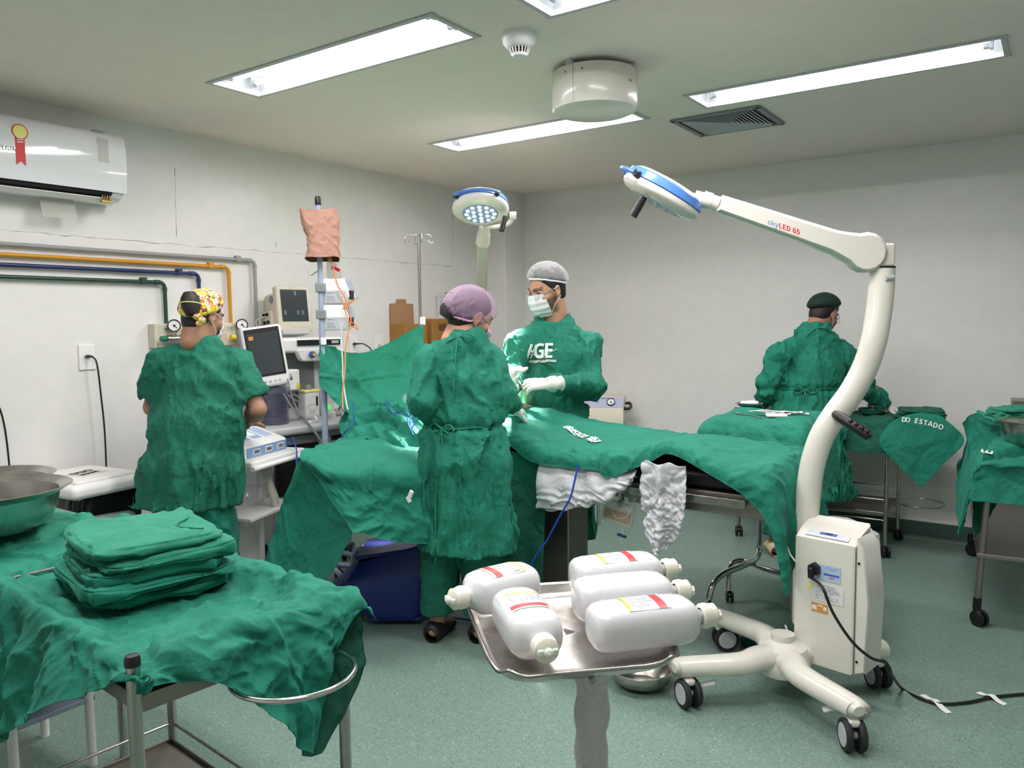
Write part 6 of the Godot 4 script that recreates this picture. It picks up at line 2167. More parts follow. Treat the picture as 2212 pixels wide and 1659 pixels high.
func front_cart() -> void:
	var u := Vector3(-0.996, 0, -0.093)
	var w := (CA - CB).normalized()
	var W := CA.distance_to(CB)
	var L := 0.88
	var P := func(s: float, ww: float, y: float) -> Vector3: return CB + u * s + w * ww + Vector3(0, y, 0)
	var t := thing("instrument_trolley", "stainless steel trolley with basin ring under the folded gowns", "trolley", CA.lerp(CB, 0.5) + u * 0.44)
	var a: MB
	for q in [[0.0, 0.0], [0.0, W], [L, 0.0], [L, W]]:
		a = MB.new()
		a.tube([P.call(q[0], q[1], 0.09), P.call(q[0], q[1], 0.872 if q == [0.0, W] else 0.835)], 0.0135, 18)
		part(t, "post", a, M.steel)
		a = MB.new()
		var cy := 0.0 if q == [0.0, W] else -0.04
		a.lathe([Vector2(0.0145, 0.862), Vector2(0.0148, 0.874), Vector2(0.012, 0.882), Vector2(0, 0.885)], Transform3D(Basis(), P.call(q[0], q[1], cy)), 16)
		part(t, "post_cap", a, M.black)
		caster(t, P.call(q[0], q[1], 0.09), 0.035, 0.4, M.black, M.black, M.black)
	var B := Basis(u, Vector3.UP, u.cross(Vector3.UP))
	for y in [0.775, 0.2]:
		a = MB.new()
		a.box(P.call(L / 2, W / 2, y), Vector3(L - 0.03, 0.012, W - 0.03), 0.003, B)
		for s in [0.014, W - 0.014]:
			a.box(P.call(L / 2, s, y), Vector3(L - 0.02, 0.035, 0.006), 0.002, B)
		for s in [0.014, L - 0.014]:
			a.box(P.call(s, W / 2, y), Vector3(0.006, 0.035, W - 0.02), 0.002, B)
		part(t, "shelf", a, M.steel_dull)
	for y in [0.83, 0.255]:
		for e in [[0.0, 0.0, L, 0.0], [0.0, W, L, W], [L, 0.0, L, W], [0.0, 0.0, 0.0, W]]:
			a = MB.new()
			a.tube([P.call(e[0], e[1], y), P.call(e[2], e[3], y)], 0.0045 if y < 0.5 else 0.006, 8)
			part(t, "rail", a, M.steel)
	# basin ring on the end
	var rc := Vector3(-1.305, 0.765, -1.045)
	a = MB.new()
	a.tube(ring_pts(rc, 0.128, 48), 0.006, 12, false)
	var ring := part(t, "basin_ring", a, M.chrome)
	a = MB.new()
	a.tube(ring_pts(rc, 0.128, 4, -1.9, -1.75), 0.009, 12)
	part(ring, "tape", a, M.gauze)
	# drape
	var ss := [-0.062, -0.05, 0.0, 0.15, 0.4, 0.65, 0.9, 1.2]
	var wwv := [-0.05, 0.0, 0.08, 0.15, 0.22, 0.32, 0.42, W]
	var endy := [0.80, 0.835, 0.74, 0.575, 0.66, 0.775, 0.825, 0.84]
	var hem := [0.84, 0.84, 0.835, 0.78, 0.635, 0.505, 0.43, 0.40]
	var rows := []
	for i in wwv.size():
		var row := []
		for k in ss.size():
			var y := 0.868
			if i > 1 and i < wwv.size() - 1 and k > 2:
				y = 0.826
			if i == 0:
				y = 0.82
			if i == wwv.size() - 1 and k < 3:
				y = 0.846
			if k == 0:
				y = endy[i]
			elif k == 1:
				y = lerpf(endy[i], 0.868, 0.5)
			row.append(P.call(ss[k] - (0.02 if k == 0 and endy[i] < 0.7 else 0.0), wwv[i], y))
		rows.append(row)
	for q in [[0.03, 0.25], [0.055, 0.6], [0.075, 1.0]]:
		var row := []
		for k in ss.size():
			row.append(P.call(ss[k] + 0.015 * sin(k * 2.0) * q[1], W + q[0] * (0.15 if k < 3 else 1.0), lerpf(0.862 if k > 2 else 0.842, hem[k], q[1])))
		rows.append(row)
	t = thing("trolley_drape", "big wrinkled green cloth over the trolley, one corner through the ring", "drape", P.call(0.4, 0.25, 0.84))
	a = MB.new()
	var fold := func(uu: float, vv: float, p: Vector3) -> float:
		var f := 0.0
		var hang := smoothstep(0.68, 0.85, vv)
		f += hang * 0.014 * sin(uu * 46.0 + 3.0 * sin(uu * 9.0))
		f += (1.0 - hang) * 0.009 * sin((p.x * 0.6 + p.z) * 34.0 + 5.0 * wrinkle(p * 0.6)) * smoothstep(0.5, 0.2, uu)
		return f
	cloth(a, rows, 170, 150, 0.017, 1.0, fold)
	part(t, "cloth", a, M.green)
	a = MB.new()
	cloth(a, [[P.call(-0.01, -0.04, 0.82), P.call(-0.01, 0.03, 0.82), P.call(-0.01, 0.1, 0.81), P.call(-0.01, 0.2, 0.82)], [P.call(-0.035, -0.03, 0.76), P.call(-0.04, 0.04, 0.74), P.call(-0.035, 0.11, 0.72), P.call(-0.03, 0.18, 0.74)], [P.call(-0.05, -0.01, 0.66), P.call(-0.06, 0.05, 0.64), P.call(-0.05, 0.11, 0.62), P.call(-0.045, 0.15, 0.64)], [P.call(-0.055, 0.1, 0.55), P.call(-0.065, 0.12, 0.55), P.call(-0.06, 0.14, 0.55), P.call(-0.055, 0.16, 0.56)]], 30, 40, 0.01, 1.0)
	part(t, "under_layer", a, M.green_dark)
	# folded gowns
	var s0 := Vector2(0.555, 0.215)
	var e1 := (u * -0.38 + w * 0.05).normalized()
	var e2 := Vector3.UP.cross(e1).normalized()
	var GB := Basis(e1, Vector3.UP, e1.cross(Vector3.UP))
	var words := ["bottom folded green gown of the stack, dark creased edge", "second folded green gown up, squashed thin", "third folded green gown up, with layered hem", "fourth folded green gown, tie hanging over its edge", "top folded green gown with pale pocket seam"]
	var y := 0.838
	var hs := [0.034, 0.026, 0.03, 0.032, 0.036]
	for k in 5:
		var h: float = hs[k]
		var c: Vector3 = P.call(s0.x - 0.012 * (k % 2) - 0.008 * k, s0.y + 0.01 * sin(k * 1.7), y + h * 0.46)
		var th := thing("folded_gown", words[k], "folded gown", c, "folded gowns on the trolley")
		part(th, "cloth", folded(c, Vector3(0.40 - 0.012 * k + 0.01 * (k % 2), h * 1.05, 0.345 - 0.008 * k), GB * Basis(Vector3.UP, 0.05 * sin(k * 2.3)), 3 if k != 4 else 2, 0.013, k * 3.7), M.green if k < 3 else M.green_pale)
		if k == 3:
			a = MB.new()
			var n0 := c + e1 * 0.06 + w * 0.175
			var pts := spline([n0 + e1 * -0.1 + Vector3(0, 0.02, 0.0), n0 + e1 * -0.09 + w * 0.02 + Vector3(0, 0.01, 0), n0 + w * 0.02 + Vector3(0, -0.01, 0), n0 + e1 * 0.09 + w * 0.01 + Vector3(0, 0.016, 0)], 8)
			var rr := []
			for p in pts:
				rr.append(PackedVector3Array([p - Vector3(0, 0.005, 0), p + Vector3(0, 0.005, 0)]))
			a.grid(rr, false, 1.0)
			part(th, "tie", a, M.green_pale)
		if k == 4:
			a = MB.new()
			a.tube(spline([c + e1 * 0.16 - w * 0.1 + Vector3(0, 0.021, 0), c + e1 * 0.08 - w * 0.06 + Vector3(0, 0.022, 0), c + e1 * 0.02 - w * 0.12 + Vector3(0, 0.022, 0)], 6), 0.0022, 6)
			part(th, "pocket_seam", a, M.green)
		y += h * 0.95
	# ---------- basin table behind ----------
	var bt := thing("basin_table", "green draped side table carrying the steel basins", "side table", Vector3(-2.85, 0, -1.1))
	a = MB.new()
	a.box(Vector3(-3.02, 0.80, -1.08), Vector3(0.84, 0.03, 0.66), 0.006)
	part(bt, "top", a, M.steel_dull)
	for q in [[-3.4, -0.8], [-3.4, -1.36], [-2.62, -0.8], [-2.62, -1.36]]:
		a = MB.new()
		a.tube([Vector3(q[0], 0.0, q[1]), Vector3(q[0], 0.79, q[1])], 0.014, 12)
		part(bt, "leg", a, M.steel)
	var g := []
	for q in [[-3.56, 0.55], [-3.5, 0.78], [-3.43, 0.832], [-2.97, 0.84], [-2.62, 0.838], [-2.53, 0.80], [-2.47, 0.70], [-2.44, 0.56]]:
		var row := []
		for z in [[-0.62, 0.45], [-0.68, 0.72], [-0.76, 0.0], [-0.95, 0.0], [-1.15, 0.0], [-1.33, 0.0], [-1.42, 0.7], [-1.45, 0.5]]:
			var yy: float = q[1] if z[1] == 0.0 else minf(q[1], z[1])
			row.append(Vector3(q[0] + 0.02 * sin(z[0] * 23.0), yy, z[0]))
		g.append(row)
	a = MB.new()
	cloth(a, g, 70, 90, 0.022, -1.0, func(uu: float, vv: float, p: Vector3) -> float: return 0.016 * sin(p.y * 42.0 + p.z * 6.0 + 4.0 * wrinkle(p)) * smoothstep(-2.7, -2.55, p.x))
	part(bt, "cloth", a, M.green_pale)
	for q in [[Vector3(-2.73, 0.872, -1.03), 0.235, "large steel basin in front, rim overlapping the other basin"], [Vector3(-3.26, 0.82, -1.24), 0.22, "steel basin standing behind the larger basin"]]:
		var r: float = q[1]
		a = MB.new()
		a.lathe([Vector2(0, 0.0), Vector2(r * 0.62, 0.0), Vector2(r * 0.74, 0.02), Vector2(r * 0.82, 0.06), Vector2(r * 0.86, 0.105), Vector2(r * 1.0, 0.125), Vector2(r * 1.02, 0.128), Vector2(r * 1.0, 0.13), Vector2(r * 0.85, 0.112), Vector2(r * 0.8, 0.062), Vector2(r * 0.72, 0.024), Vector2(r * 0.6, 0.006), Vector2(0, 0.006)], Transform3D(Basis(), q[0]), 56)
		tag(part(self, "steel_basin", a, M.steel), q[2], "basin", "steel basins at the left")
	# ---------- step stool ----------
	var f0 := fl(200, 1652)
	t = thing("step_stool", "pale painted metal step stool partly hidden behind the trolley cloth", "stool", Vector3(f0.x - 0.15, 0, f0.z))
	a = MB.new()
	a.box(Vector3(f0.x - 0.17, 0.235, f0.z + 0.12), Vector3(0.36, 0.02, 0.28), 0.006)
	part(t, "step", a, M.grey_blue)
	for q in [[0.0, 0.0], [-0.34, 0.0], [0.0, 0.24], [-0.34, 0.24]]:
		a = MB.new()
		a.tube([Vector3(f0.x + q[0], 0, f0.z + q[1]), Vector3(f0.x + q[0], 0.26, f0.z + q[1])], 0.015, 12)
		part(t, "leg", a, M.white)

# ---------- tray of saline bottles ----------
func front_stand() -> void:
	var C0 := fl(1075, 1468, 0.85)
	var u := (fl(1490, 1425, 0.85) - C0).normalized()
	var v := Vector3(u.z, 0, -u.x)
	var lu := 0.375
	var lv := 0.47
	var ctr := C0 + u * lu * 0.5 + v * lv * 0.5
	var t := thing("tray_stand", "mayo stand with steel tray, pole wrapped in plastic film", "tray stand", Vector3(ctr.x, 0, ctr.z))
	var a := MB.new()
	# dished tray with a rolled, slightly dented rim
	var prof := [[0.0, 0.0, 0.0], [0.72, 0.0, 0.0], [0.9, 0.002, 0.0], [0.955, 0.012, 0.0], [0.99, 0.024, 0.0], [1.02, 0.027, 1.0], [1.03, 0.022, 1.0], [1.0, 0.018, 1.0], [0.96, 0.006, 0.0], [0.9, -0.004, 0.0], [0.0, -0.005, 0.0]]
	var rows := []
	for q in prof:
		var row := PackedVector3Array()
		for k in 96:
			var an := TAU * k / 96.0
			var cx := signf(cos(an)) * pow(absf(cos(an)), 0.32)
			var cz := signf(sin(an)) * pow(absf(sin(an)), 0.32)
			var dent: float = 0.004 * sin(an * 5.0) * q[2] + 0.003 * sin(an * 11.0 + 1.0) * q[2]
			row.append(ctr + u * cx * lu * 0.5 * q[0] + v * cz * lv * 0.5 * q[0] + Vector3(0, q[1] - 0.022 + dent, 0))
		rows.append(row)
	a.grid(rows, true, 1.0)
	part(t, "tray", a, M.steel)
	a = MB.new()
	a.tube([ctr - u * lu * 0.45 + Vector3(0, -0.03, 0), ctr + u * lu * 0.45 + Vector3(0, -0.03, 0)], 0.007, 10)
	a.tube([ctr - v * lv * 0.45 + Vector3(0, -0.034, 0), ctr + v * lv * 0.45 + Vector3(0, -0.034, 0)], 0.007, 10)
	part(t, "tray_support", a, M.steel)
	var pole := at(1278, 1560, 1.72)
	var pts := []
	var rad := []
	for k in 46:
		var y := 0.05 + k * 0.0172
		var wob := wrinkle(Vector3(3, y * 2.0, 1)) * 0.008
		pts.append(Vector3(pole.x + 0.002 * sin(y * 30.0), y, pole.z))
		rad.append(0.034 + wob + (0.004 if fposmod(y, 0.16) < 0.02 else 0.0))
	a = MB.new()
	a.tube(pts, rad, 20)
	part(t, "wrapped_pole", a, M.wrap)
	a = MB.new()
	a.tube([Vector3(pole.x, 0.80, pole.z), ctr + Vector3(0, -0.03, 0)], 0.016, 12)
	part(t, "neck", a, M.steel)
	for k in 4:
		var an := TAU * k / 4.0 + 0.5
		var d := Vector3(cos(an), 0, sin(an)) * 0.28
		a = MB.new()
		a.tube([Vector3(pole.x, 0.1, pole.z), Vector3(pole.x, 0.07, pole.z) + d], 0.016, 10)
		part(t, "foot", a, M.steel)
		caster(t, Vector3(pole.x, 0.07, pole.z) + d, 0.028, an, M.black, M.black, M.black)
	# bottles: base end, cap end
	var lab := printed("saline_label", 160, 90, srgb(226, 228, 232), [[Rect2(0, 0, 0.08, 1), srgb(206, 192, 48)], [Rect2(0.72, 0, 0.2, 1), srgb(206, 46, 50)], [Rect2(0.12, 0.1, 0.56, 0.82), srgb(120, 122, 130), 9], [Rect2(0.12, 0.08, 0.35, 0.14), srgb(70, 72, 84), 1]], 3, 0.35)
	var bots := [[Vector3(-1.0, 0, -1.50), Vector3(-1.072, 0, -1.30), true, "saline bottle lying at the tray's end, cap past the rim", 0.235], [Vector3(-0.945, 0, -1.345), Vector3(-0.735, 0, -1.165), true, "saline bottle with its round cap pointing across the tray edge", 0.27], [Vector3(-0.925, 0, -1.56), Vector3(-0.735, 0, -1.785), true, "saline bottle lying at the back of the tray", 0.285], [Vector3(-0.845, 0, -1.435), Vector3(-0.65, 0, -1.65), false, "unlabelled saline bottle lying between two labelled ones", 0.285], [Vector3(-0.742, 0, -1.318), Vector3(-0.545, 0, -1.545), true, "saline bottle lying along the tray's front, wide red banded label", 0.29]]
	var rng := RandomNumberGenerator.new()
	rng.seed = 77
	for q in bots:
		var p0: Vector3 = q[0] + Vector3(0, 0.892, 0)
		var ax: Vector3 = ((q[1] - q[0]) as Vector3).normalized()
		var sd := Vector3.UP.cross(ax).normalized()
		var th := thing("saline_bottle", q[3], "bottle", p0, "saline bottles on the tray")
		var Lb: float = q[4]
		var body := Lb - 0.062
		var hw := 0.055
		var hh := 0.046
		rows = []
		for e in [[0.0, 0.0], [0.002, 0.55], [0.006, 0.78], [0.016, 0.93], [0.035, 1.0], [body * 0.5, 1.02], [body * 0.8, 1.0], [body * 0.9, 0.93], [body * 0.96, 0.75], [body, 0.5], [body + 0.006, 0.3], [body + 0.014, 0.27], [body + 0.02, 0.27]]:
			var row := PackedVector3Array()
			for k in 40:
				var an := TAU * k / 40.0
				var cx := signf(cos(an)) * pow(absf(cos(an)), 0.72)
				var cy := signf(sin(an)) * pow(absf(sin(an)), 0.72)
				row.append(p0 + ax * e[0] + sd * cx * hw * e[1] + Vector3.UP * cy * hh * e[1])
			rows.append(row)
		a = MB.new()
		a.grid(rows, true, -1.0)
		part(th, "bottle", a, M.ice)
		a = MB.new()
		var T := aim(p0 + ax * (body + 0.012), ax)
		a.lathe([Vector2(0.017, 0), Vector2(0.025, 0.002), Vector2(0.026, 0.012), Vector2(0.023, 0.022), Vector2(0.024, 0.03), Vector2(0.017, 0.036), Vector2(0.01, 0.038), Vector2(0.008, 0.046), Vector2(0, 0.05)], T, 24)
		a.box(T * Vector3(0, 0.036, 0), Vector3(0.04, 0.012, 0.014), 0.004, T.basis)
		part(th, "cap", a, M.cap_plastic)
		if q[2]:
			var lr := []
			var width := 0.088
			for i in 9:
				var row := PackedVector3Array()
				var an := PI / 2 - 0.62 + 1.24 * i / 8.0
				var cx := signf(cos(an)) * pow(absf(cos(an)), 0.72)
				var cy := signf(sin(an)) * pow(absf(sin(an)), 0.72)
				for k in 9:
					row.append(p0 + ax * (body * 0.5 - width / 2 + width * k / 8.0) + sd * cx * hw * 1.028 + Vector3.UP * cy * hh * 1.032)
				lr.append(row)
			a = MB.new()
			a.grid(lr, false, -1.0)
			part(th, "label", a, lab, "white printed label, yellow and red bands")
		a = MB.new()
		for k in 90 if not q[2] else 55:
			var f := rng.randf_range(0.03, body - 0.03)
			if q[2] and absf(f - body * 0.5) < 0.05:
				continue
			var an := PI / 2 + rng.randfn(0, 0.45)
			var cx := signf(cos(an)) * pow(absf(cos(an)), 0.72)
			var cy := signf(sin(an)) * pow(absf(sin(an)), 0.72)
			var r := rng.randf_range(0.0008, 0.0028)
			a.lathe([Vector2(r, 0), Vector2(r * 0.8, r * 0.4), Vector2(0, r * 0.6)], aim(p0 + ax * f + sd * cx * hw * 1.015 + Vector3.UP * cy * hh * 1.015, sd * cx * 0.6 + Vector3.UP * cy), 7)
		var dr := part(th, "droplets", a, M.drop)
		dr.set_meta("kind", "stuff")

func floor_things() -> void:
	var a := MB.new()
	# steel bowl under the tray
	var c := fl(1385, 1478)
	a.lathe([Vector2(0, 0), Vector2(0.08, 0.0), Vector2(0.115, 0.03), Vector2(0.13, 0.075), Vector2(0.142, 0.08), Vector2(0.14, 0.083), Vector2(0.126, 0.078), Vector2(0.11, 0.034), Vector2(0.078, 0.005), Vector2(0, 0.005)], Transform3D(Basis(), Vector3(c.x, 0, c.z)), 48)
	tag(part(self, "floor_bowl", a, M.steel), "steel bowl on the floor by the lamp's front castor", "bowl")
	# dropped cloth
	a = MB.new()
	var rows := [[fl(1608, 1372), fl(1640, 1364), fl(1680, 1366), fl(1712, 1372)], [fl(1596, 1386), fl(1640, 1376, 0.07), fl(1685, 1378, 0.06), fl(1725, 1385)], [fl(1606, 1396), fl(1650, 1392, 0.06), fl(1690, 1398, 0.06), fl(1728, 1402)], [fl(1640, 1404), fl(1665, 1412), fl(1700, 1418), fl(1730, 1418)]]
	for row in rows:
		for k in row.size():
			row[k] = row[k] + Vector3(0, 0.014, 0)
	cloth(a, rows, 46, 40, 0.016, -1.0)
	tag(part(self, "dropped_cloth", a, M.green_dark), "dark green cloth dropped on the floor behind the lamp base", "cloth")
	# waste bin with white liner behind the lamp box
	var b := at(1792, 1150, 3.72)
	var b0 := Vector3(b.x, 0, b.z)
	var t := thing("lined_bin", "grey bin with white liner behind the lamp box", "bin", b0)
	a = MB.new()
	a.lathe([Vector2(0, 0.02), Vector2(0.16, 0.02), Vector2(0.165, 0.04), Vector2(0.195, 0.46), Vector2(0.2, 0.47), Vector2(0.2, 0.49), Vector2(0.185, 0.49), Vector2(0.155, 0.05), Vector2(0, 0.05)], Transform3D(Basis(), b0), 40)
	part(t, "bin", a, M.plastic_grey)
	a = MB.new()
	rows = []
	for q in [[0.12, 0.3], [0.17, 0.44], [0.2, 0.505], [0.212, 0.5], [0.216, 0.46], [0.222, 0.4], [0.224, 0.34]]:
		var row := PackedVector3Array()
		for k in 72:
			var an := TAU * k / 72.0
			var low := clampf(sin(an - 0.2) * 0.5 + cos(an) * 0.5, -0.3, 1.0) if q[1] < 0.48 and q[0] > 0.2 else 0.0
			var wv := 1.0 + 0.02 * sin(an * 13.0) + 0.015 * sin(an * 29.0 + q[1] * 20.0)
			row.append(b0 + Vector3(cos(an) * q[0] * wv, q[1] - low * 0.03 + 0.012 * sin(an * 3.0), sin(an) * q[0] * wv))
		rows.append(row)
	a.grid(rows, true, 1.0)
	part(t, "liner", a, M.sheet)
	# white pedal bin by the left wall
	var B := Basis(Vector3.UP, 0.12)
	var pc := Vector3(-3.985, 0, -1.94)
	t = thing("waste_bin", "white plastic waste bin with lid and black bag by the wall", "bin", pc)
	a = MB.new()
	var out := [Vector2(-0.17, 0.0), Vector2(0.17, 0.0), Vector2(0.2, 0.68), Vector2(-0.2, 0.68)]
	a.prism(out, 0.34, Transform3D(B, pc + Vector3(0, 0.01, 0)), 0.02)
	part(t, "body", a, M.white)
	a = MB.new()
	rows = []
	for q in [[0.685, 1.01, 0.0], [0.65, 1.04, 0.0], [0.60, 1.05, 0.4], [0.56, 1.03, 1.0]]:
		var row := PackedVector3Array()
		for k in 80:
			var an := TAU * k / 80.0
			var cx := signf(cos(an)) * pow(absf(cos(an)), 0.3)
			var cz := signf(sin(an)) * pow(absf(sin(an)), 0.3)
			var jag: float = q[2] * 0.035 * sin(an * 4.0 + 1.0)
			var wv: float = 1.0 + 0.012 * sin(an * 17.0 + q[0] * 30.0)
			row.append(pc + B * Vector3(cx * 0.205 * q[1] * wv, q[0] + jag, cz * 0.185 * q[1] * wv))
		rows.append(row)
	a.grid(rows, true, 1.0)
	part(t, "bag_edge", a, M.bag_black)
	a = MB.new()
	a.box(pc + Vector3(0, 0.72, 0), Vector3(0.47, 0.07, 0.41), 0.03, B, 2)
	a.box(pc + Vector3(0, 0.76, 0), Vector3(0.39, 0.02, 0.33), 0.01, B, 2)
	var lid := part(t, "lid", a, M.white)
	card(lid, "lid_label", pc + B * Vector3(0.02, 0.7702, 0.0), B * Vector3(-0.25, 0, -1).normalized(), B * Vector3(-1, 0, 0.25).normalized(), 0.16, 0.13, mat("lid_paper", srgb(218, 216, 200), 0.6))
	txt(lid, "lettering", "DUO", 0.045, pc + B * Vector3(-0.012, 0.772, 0.0), B * Vector3(0.25, 0, 1).normalized() * -1.0, B * Vector3(-1, 0, 0.25).normalized(), M.ink)
	txt(lid, "lettering", "HUME", 0.03, pc + B * Vector3(0.05, 0.772, 0.0), B * Vector3(0.25, 0, 1).normalized() * -1.0, B * Vector3(-1, 0, 0.25).normalized(), M.ink)
	# blue sloping tub on big wheels
	var d0 := at(858, 1250, 4.0)
	var TB := Basis(Vector3.UP, 0.6)
	var tc := Vector3(d0.x, 0, d0.z)
	t = thing("blue_tub", "deep blue plastic tub on large pale wheels under the table", "tub", tc)
	rows = []
	for q in [[0.03, 0.13, 0.14, 0.0], [0.06, 0.15, 0.16, 0.0], [0.2, 0.25, 0.19, -0.02], [0.25, 0.28, 0.21, -0.03], [0.3, 0.25, 0.19, 0.0], [0.38, 0.23, 0.18, 0.03], [0.385, 0.21, 0.16, 0.03]]:
		var row := PackedVector3Array()
		for k in 44:
			var an := TAU * k / 44.0
			var cx := signf(cos(an)) * pow(absf(cos(an)), 0.35)
			var cz := signf(sin(an)) * pow(absf(sin(an)), 0.35)
			row.append(tc + TB * Vector3(cx * q[1] + q[3], q[0] + (0.06 * cx if q[0] > 0.15 else 0.0), cz * q[2]))
		rows.append(row)
	a = MB.new()
	a.grid(rows, true, 1.0)
	a.box(tc + TB * Vector3(0.03, 0.38, 0.0), Vector3(0.42, 0.02, 0.32), 0.008, TB * Basis(Vector3(0, 0, 1), 0.14))
	a.box(tc + TB * Vector3(0.0, 0.035, 0.0), Vector3(0.27, 0.02, 0.28), 0.008, TB)
	part(t, "tub", a, M.blue_deep)
	for q in [[826, 1285, 4.0], [790, 1172, 4.5]]:
		var wp := at(q[0], q[1], q[2])
		a = MB.new()
		var T := aim(Vector3(wp.x, 0.085 if q[2] < 4.2 else 0.1, wp.z), Vector3(0.6, 0, 0.8))
		a.lathe([Vector2(0.074, -0.02), Vector2(0.085, -0.018), Vector2(0.085, 0.018), Vector2(0.074, 0.02)], T, 32)
		a.lathe([Vector2(0.0, -0.018), Vector2(0.075, -0.018)], T, 24)
		var wh := part(t, "wheel", a, M.black)
		a = MB.new()
		a.lathe([Vector2(0.075, 0.019), Vector2(0.06, 0.022), Vector2(0.02, 0.023), Vector2(0, 0.028)], T, 32)
		part(wh, "hub", a, M.beige)
	# pale tubular stool frame in front of it
	var p0 := fl(766, 1305)
	t = thing("tube_frame", "pale blue painted tubular stool frame on black castors", "stool", Vector3(p0.x, 0, p0.z))
	a = MB.new()
	var q0 := at(782, 1195, 4.12)
	a.tube(spline([Vector3(p0.x, 0.05, p0.z), Vector3(p0.x, 0.24, p0.z), Vector3(p0.x, 0.3, p0.z).lerp(q0, 0.4), q0 + Vector3(0, 0.03, 0), Vector3(q0.x, 0.3, q0.z), Vector3(q0.x, 0.08, q0.z)], 7), 0.017, 12)
	part(t, "front_loop", a, M.grey_blue)
	a = MB.new()
	var r0 := at(690, 1208, 4.3)
	a.tube([Vector3(p0.x, 0.27, p0.z), Vector3(r0.x, 0.27, r0.z)], 0.013, 12)
	part(t, "cross_bar", a, M.grey_blue)
	a = MB.new()
	a.tube([Vector3(r0.x, 0.28, r0.z), Vector3(r0.x, 0.06, r0.z)], 0.014, 12)
	part(t, "rear_leg", a, M.grey_blue)
	for q in [p0, q0, r0]:
		caster(t, Vector3(q.x, 0.06, q.z), 0.028, 0.6, M.black, M.black, M.black)
	a = MB.new()
	a.tube(spline([fl(700, 1262, 0.01), fl(735, 1268, 0.01), fl(770, 1275, 0.01), fl(830, 1300, 0.01), fl(880, 1320, 0.01), fl(960, 1332, 0.01), fl(1060, 1345, 0.01)], 7), 0.005, 8)
	tag(part(self, "floor_cable", a, M.blue_wire), "blue cable lying on the floor below the tub", "cable")
	a = MB.new()
	a.tube(spline([fl(690, 1218, 0.01), fl(740, 1235, 0.01), fl(790, 1248, 0.01), fl(830, 1250, 0.01)], 7), 0.006, 8)
	tag(part(self, "floor_cable", a, M.black), "black cable lying on the floor behind the stool frame", "cable")
	part(thing("frame_hose", "cream corrugated hose dangling behind the arm drape", "hose", at(745, 1160, 4.2)), "hose", corrugated([at(770, 1120, 4.3), at(752, 1150, 4.25), at(735, 1170, 4.22), at(722, 1200, 4.22)], 0.02), M.hose)
	# suction unit by the back wall
	var s0 := onz(1306, 893, -5.62)
	var n := Vector3(0.38, 0, 0.925)
	var w := Vector3(n.z, 0, -n.x)
	var SB := Basis(w, Vector3.UP, n)
	var sb := Vector3(s0.x - 0.02, 0, -5.62)
	t = thing("suction_unit", "cream suction unit with gauge and black handle on a stand", "medical device", sb)
	a = MB.new()
	a.prism([Vector2(-0.14, 0.60), Vector2(0.14, 0.60), Vector2(0.14, 0.80), Vector2(0.07, 0.885), Vector2(-0.14, 0.895)], 0.36, Transform3D(Basis(n, Vector3.UP, -w), sb), 0.008)
	part(t, "case", a, M.cream)
	var slope := Vector3(0, 0.085, 0) - n * 0.07
	card(t, "front_panel", sb + n * 0.1055 + Vector3(0, 0.844, 0), w, slope, 0.35, 0.1, printed("suction", 120, 36, srgb(176, 184, 214), [[Rect2(0.08, 0.35, 0.16, 0.25), srgb(190, 70, 90), 1], [Rect2(0.05, 0.1, 0.3, 0.12), srgb(110, 124, 170)], [Rect2(0.5, 0.06, 0.3, 0.12), srgb(110, 124, 170)]], 3))
	dial(t, sb + n * 0.112 + w * 0.08 + Vector3(0, 0.848, 0), slope.cross(w).normalized() * (1.0 if slope.cross(w).dot(n) > 0 else -1.0), 0.034)
	a = MB.new()
	a.tube([sb + n * 0.1 - w * 0.04 + Vector3(0, 0.86, 0), sb + n * 0.13 - w * 0.04 + Vector3(0, 0.885, 0)], [0.012, 0.016], 12)
	part(t, "knob", a, M.brass)
	a = MB.new()
	var h0 := sb + w * 0.18 + Vector3(0, 0.79, 0)
	a.tube(spline([h0 + n * 0.05, h0 + n * 0.05 + w * 0.035, h0 - n * 0.02 + w * 0.05 + Vector3(0, 0.01, 0), h0 - n * 0.08 + w * 0.035 + Vector3(0, 0.03, 0), h0 - n * 0.08 + Vector3(0, 0.03, 0)], 6), 0.012, 10)
	part(t, "handle", a, M.black)
	card(t, "side_label", sb + w * 0.1802 + n * 0.09 + Vector3(0, 0.66, 0), -n, Vector3.UP, 0.06, 0.07, printed("suction_side", 40, 48, srgb(150, 160, 190), [[Rect2(0.1, 0.1, 0.8, 0.8), srgb(90, 100, 140), 6]], 3))
	card(t, "asset_label", sb + w * 0.1802 - n * 0.08 + Vector3(0, 0.66, 0), -n, Vector3.UP, 0.06, 0.04, M.ochre)
	for q in [[-0.15, -0.11], [-0.15, 0.11], [0.15, -0.11], [0.15, 0.11]]:
		a = MB.new()
		a.tube([sb + w * q[0] + n * q[1] + Vector3(0, 0.6, 0), sb + w * q[0] + n * q[1] + Vector3(0, 0.06, 0)], 0.012, 10)
		part(t, "stand_leg", a, M.steel)
		caster(t, sb + w * q[0] + n * q[1] + Vector3(0, 0.06, 0), 0.025, 0.3, M.black, M.black, M.black)

func bowl_profile(r: float, h: float) -> Array:
	return [Vector2(0, 0.0), Vector2(r * 0.55, 0.0), Vector2(r * 0.78, h * 0.25), Vector2(r * 0.92, h * 0.7), Vector2(r * 0.96, h * 0.95), Vector2(r * 1.06, h), Vector2(r * 1.06, h + 0.003), Vector2(r * 0.94, h * 0.97), Vector2(r * 0.89, h * 0.7), Vector2(r * 0.75, h * 0.3), Vector2(r * 0.53, 0.005), Vector2(0, 0.005)]

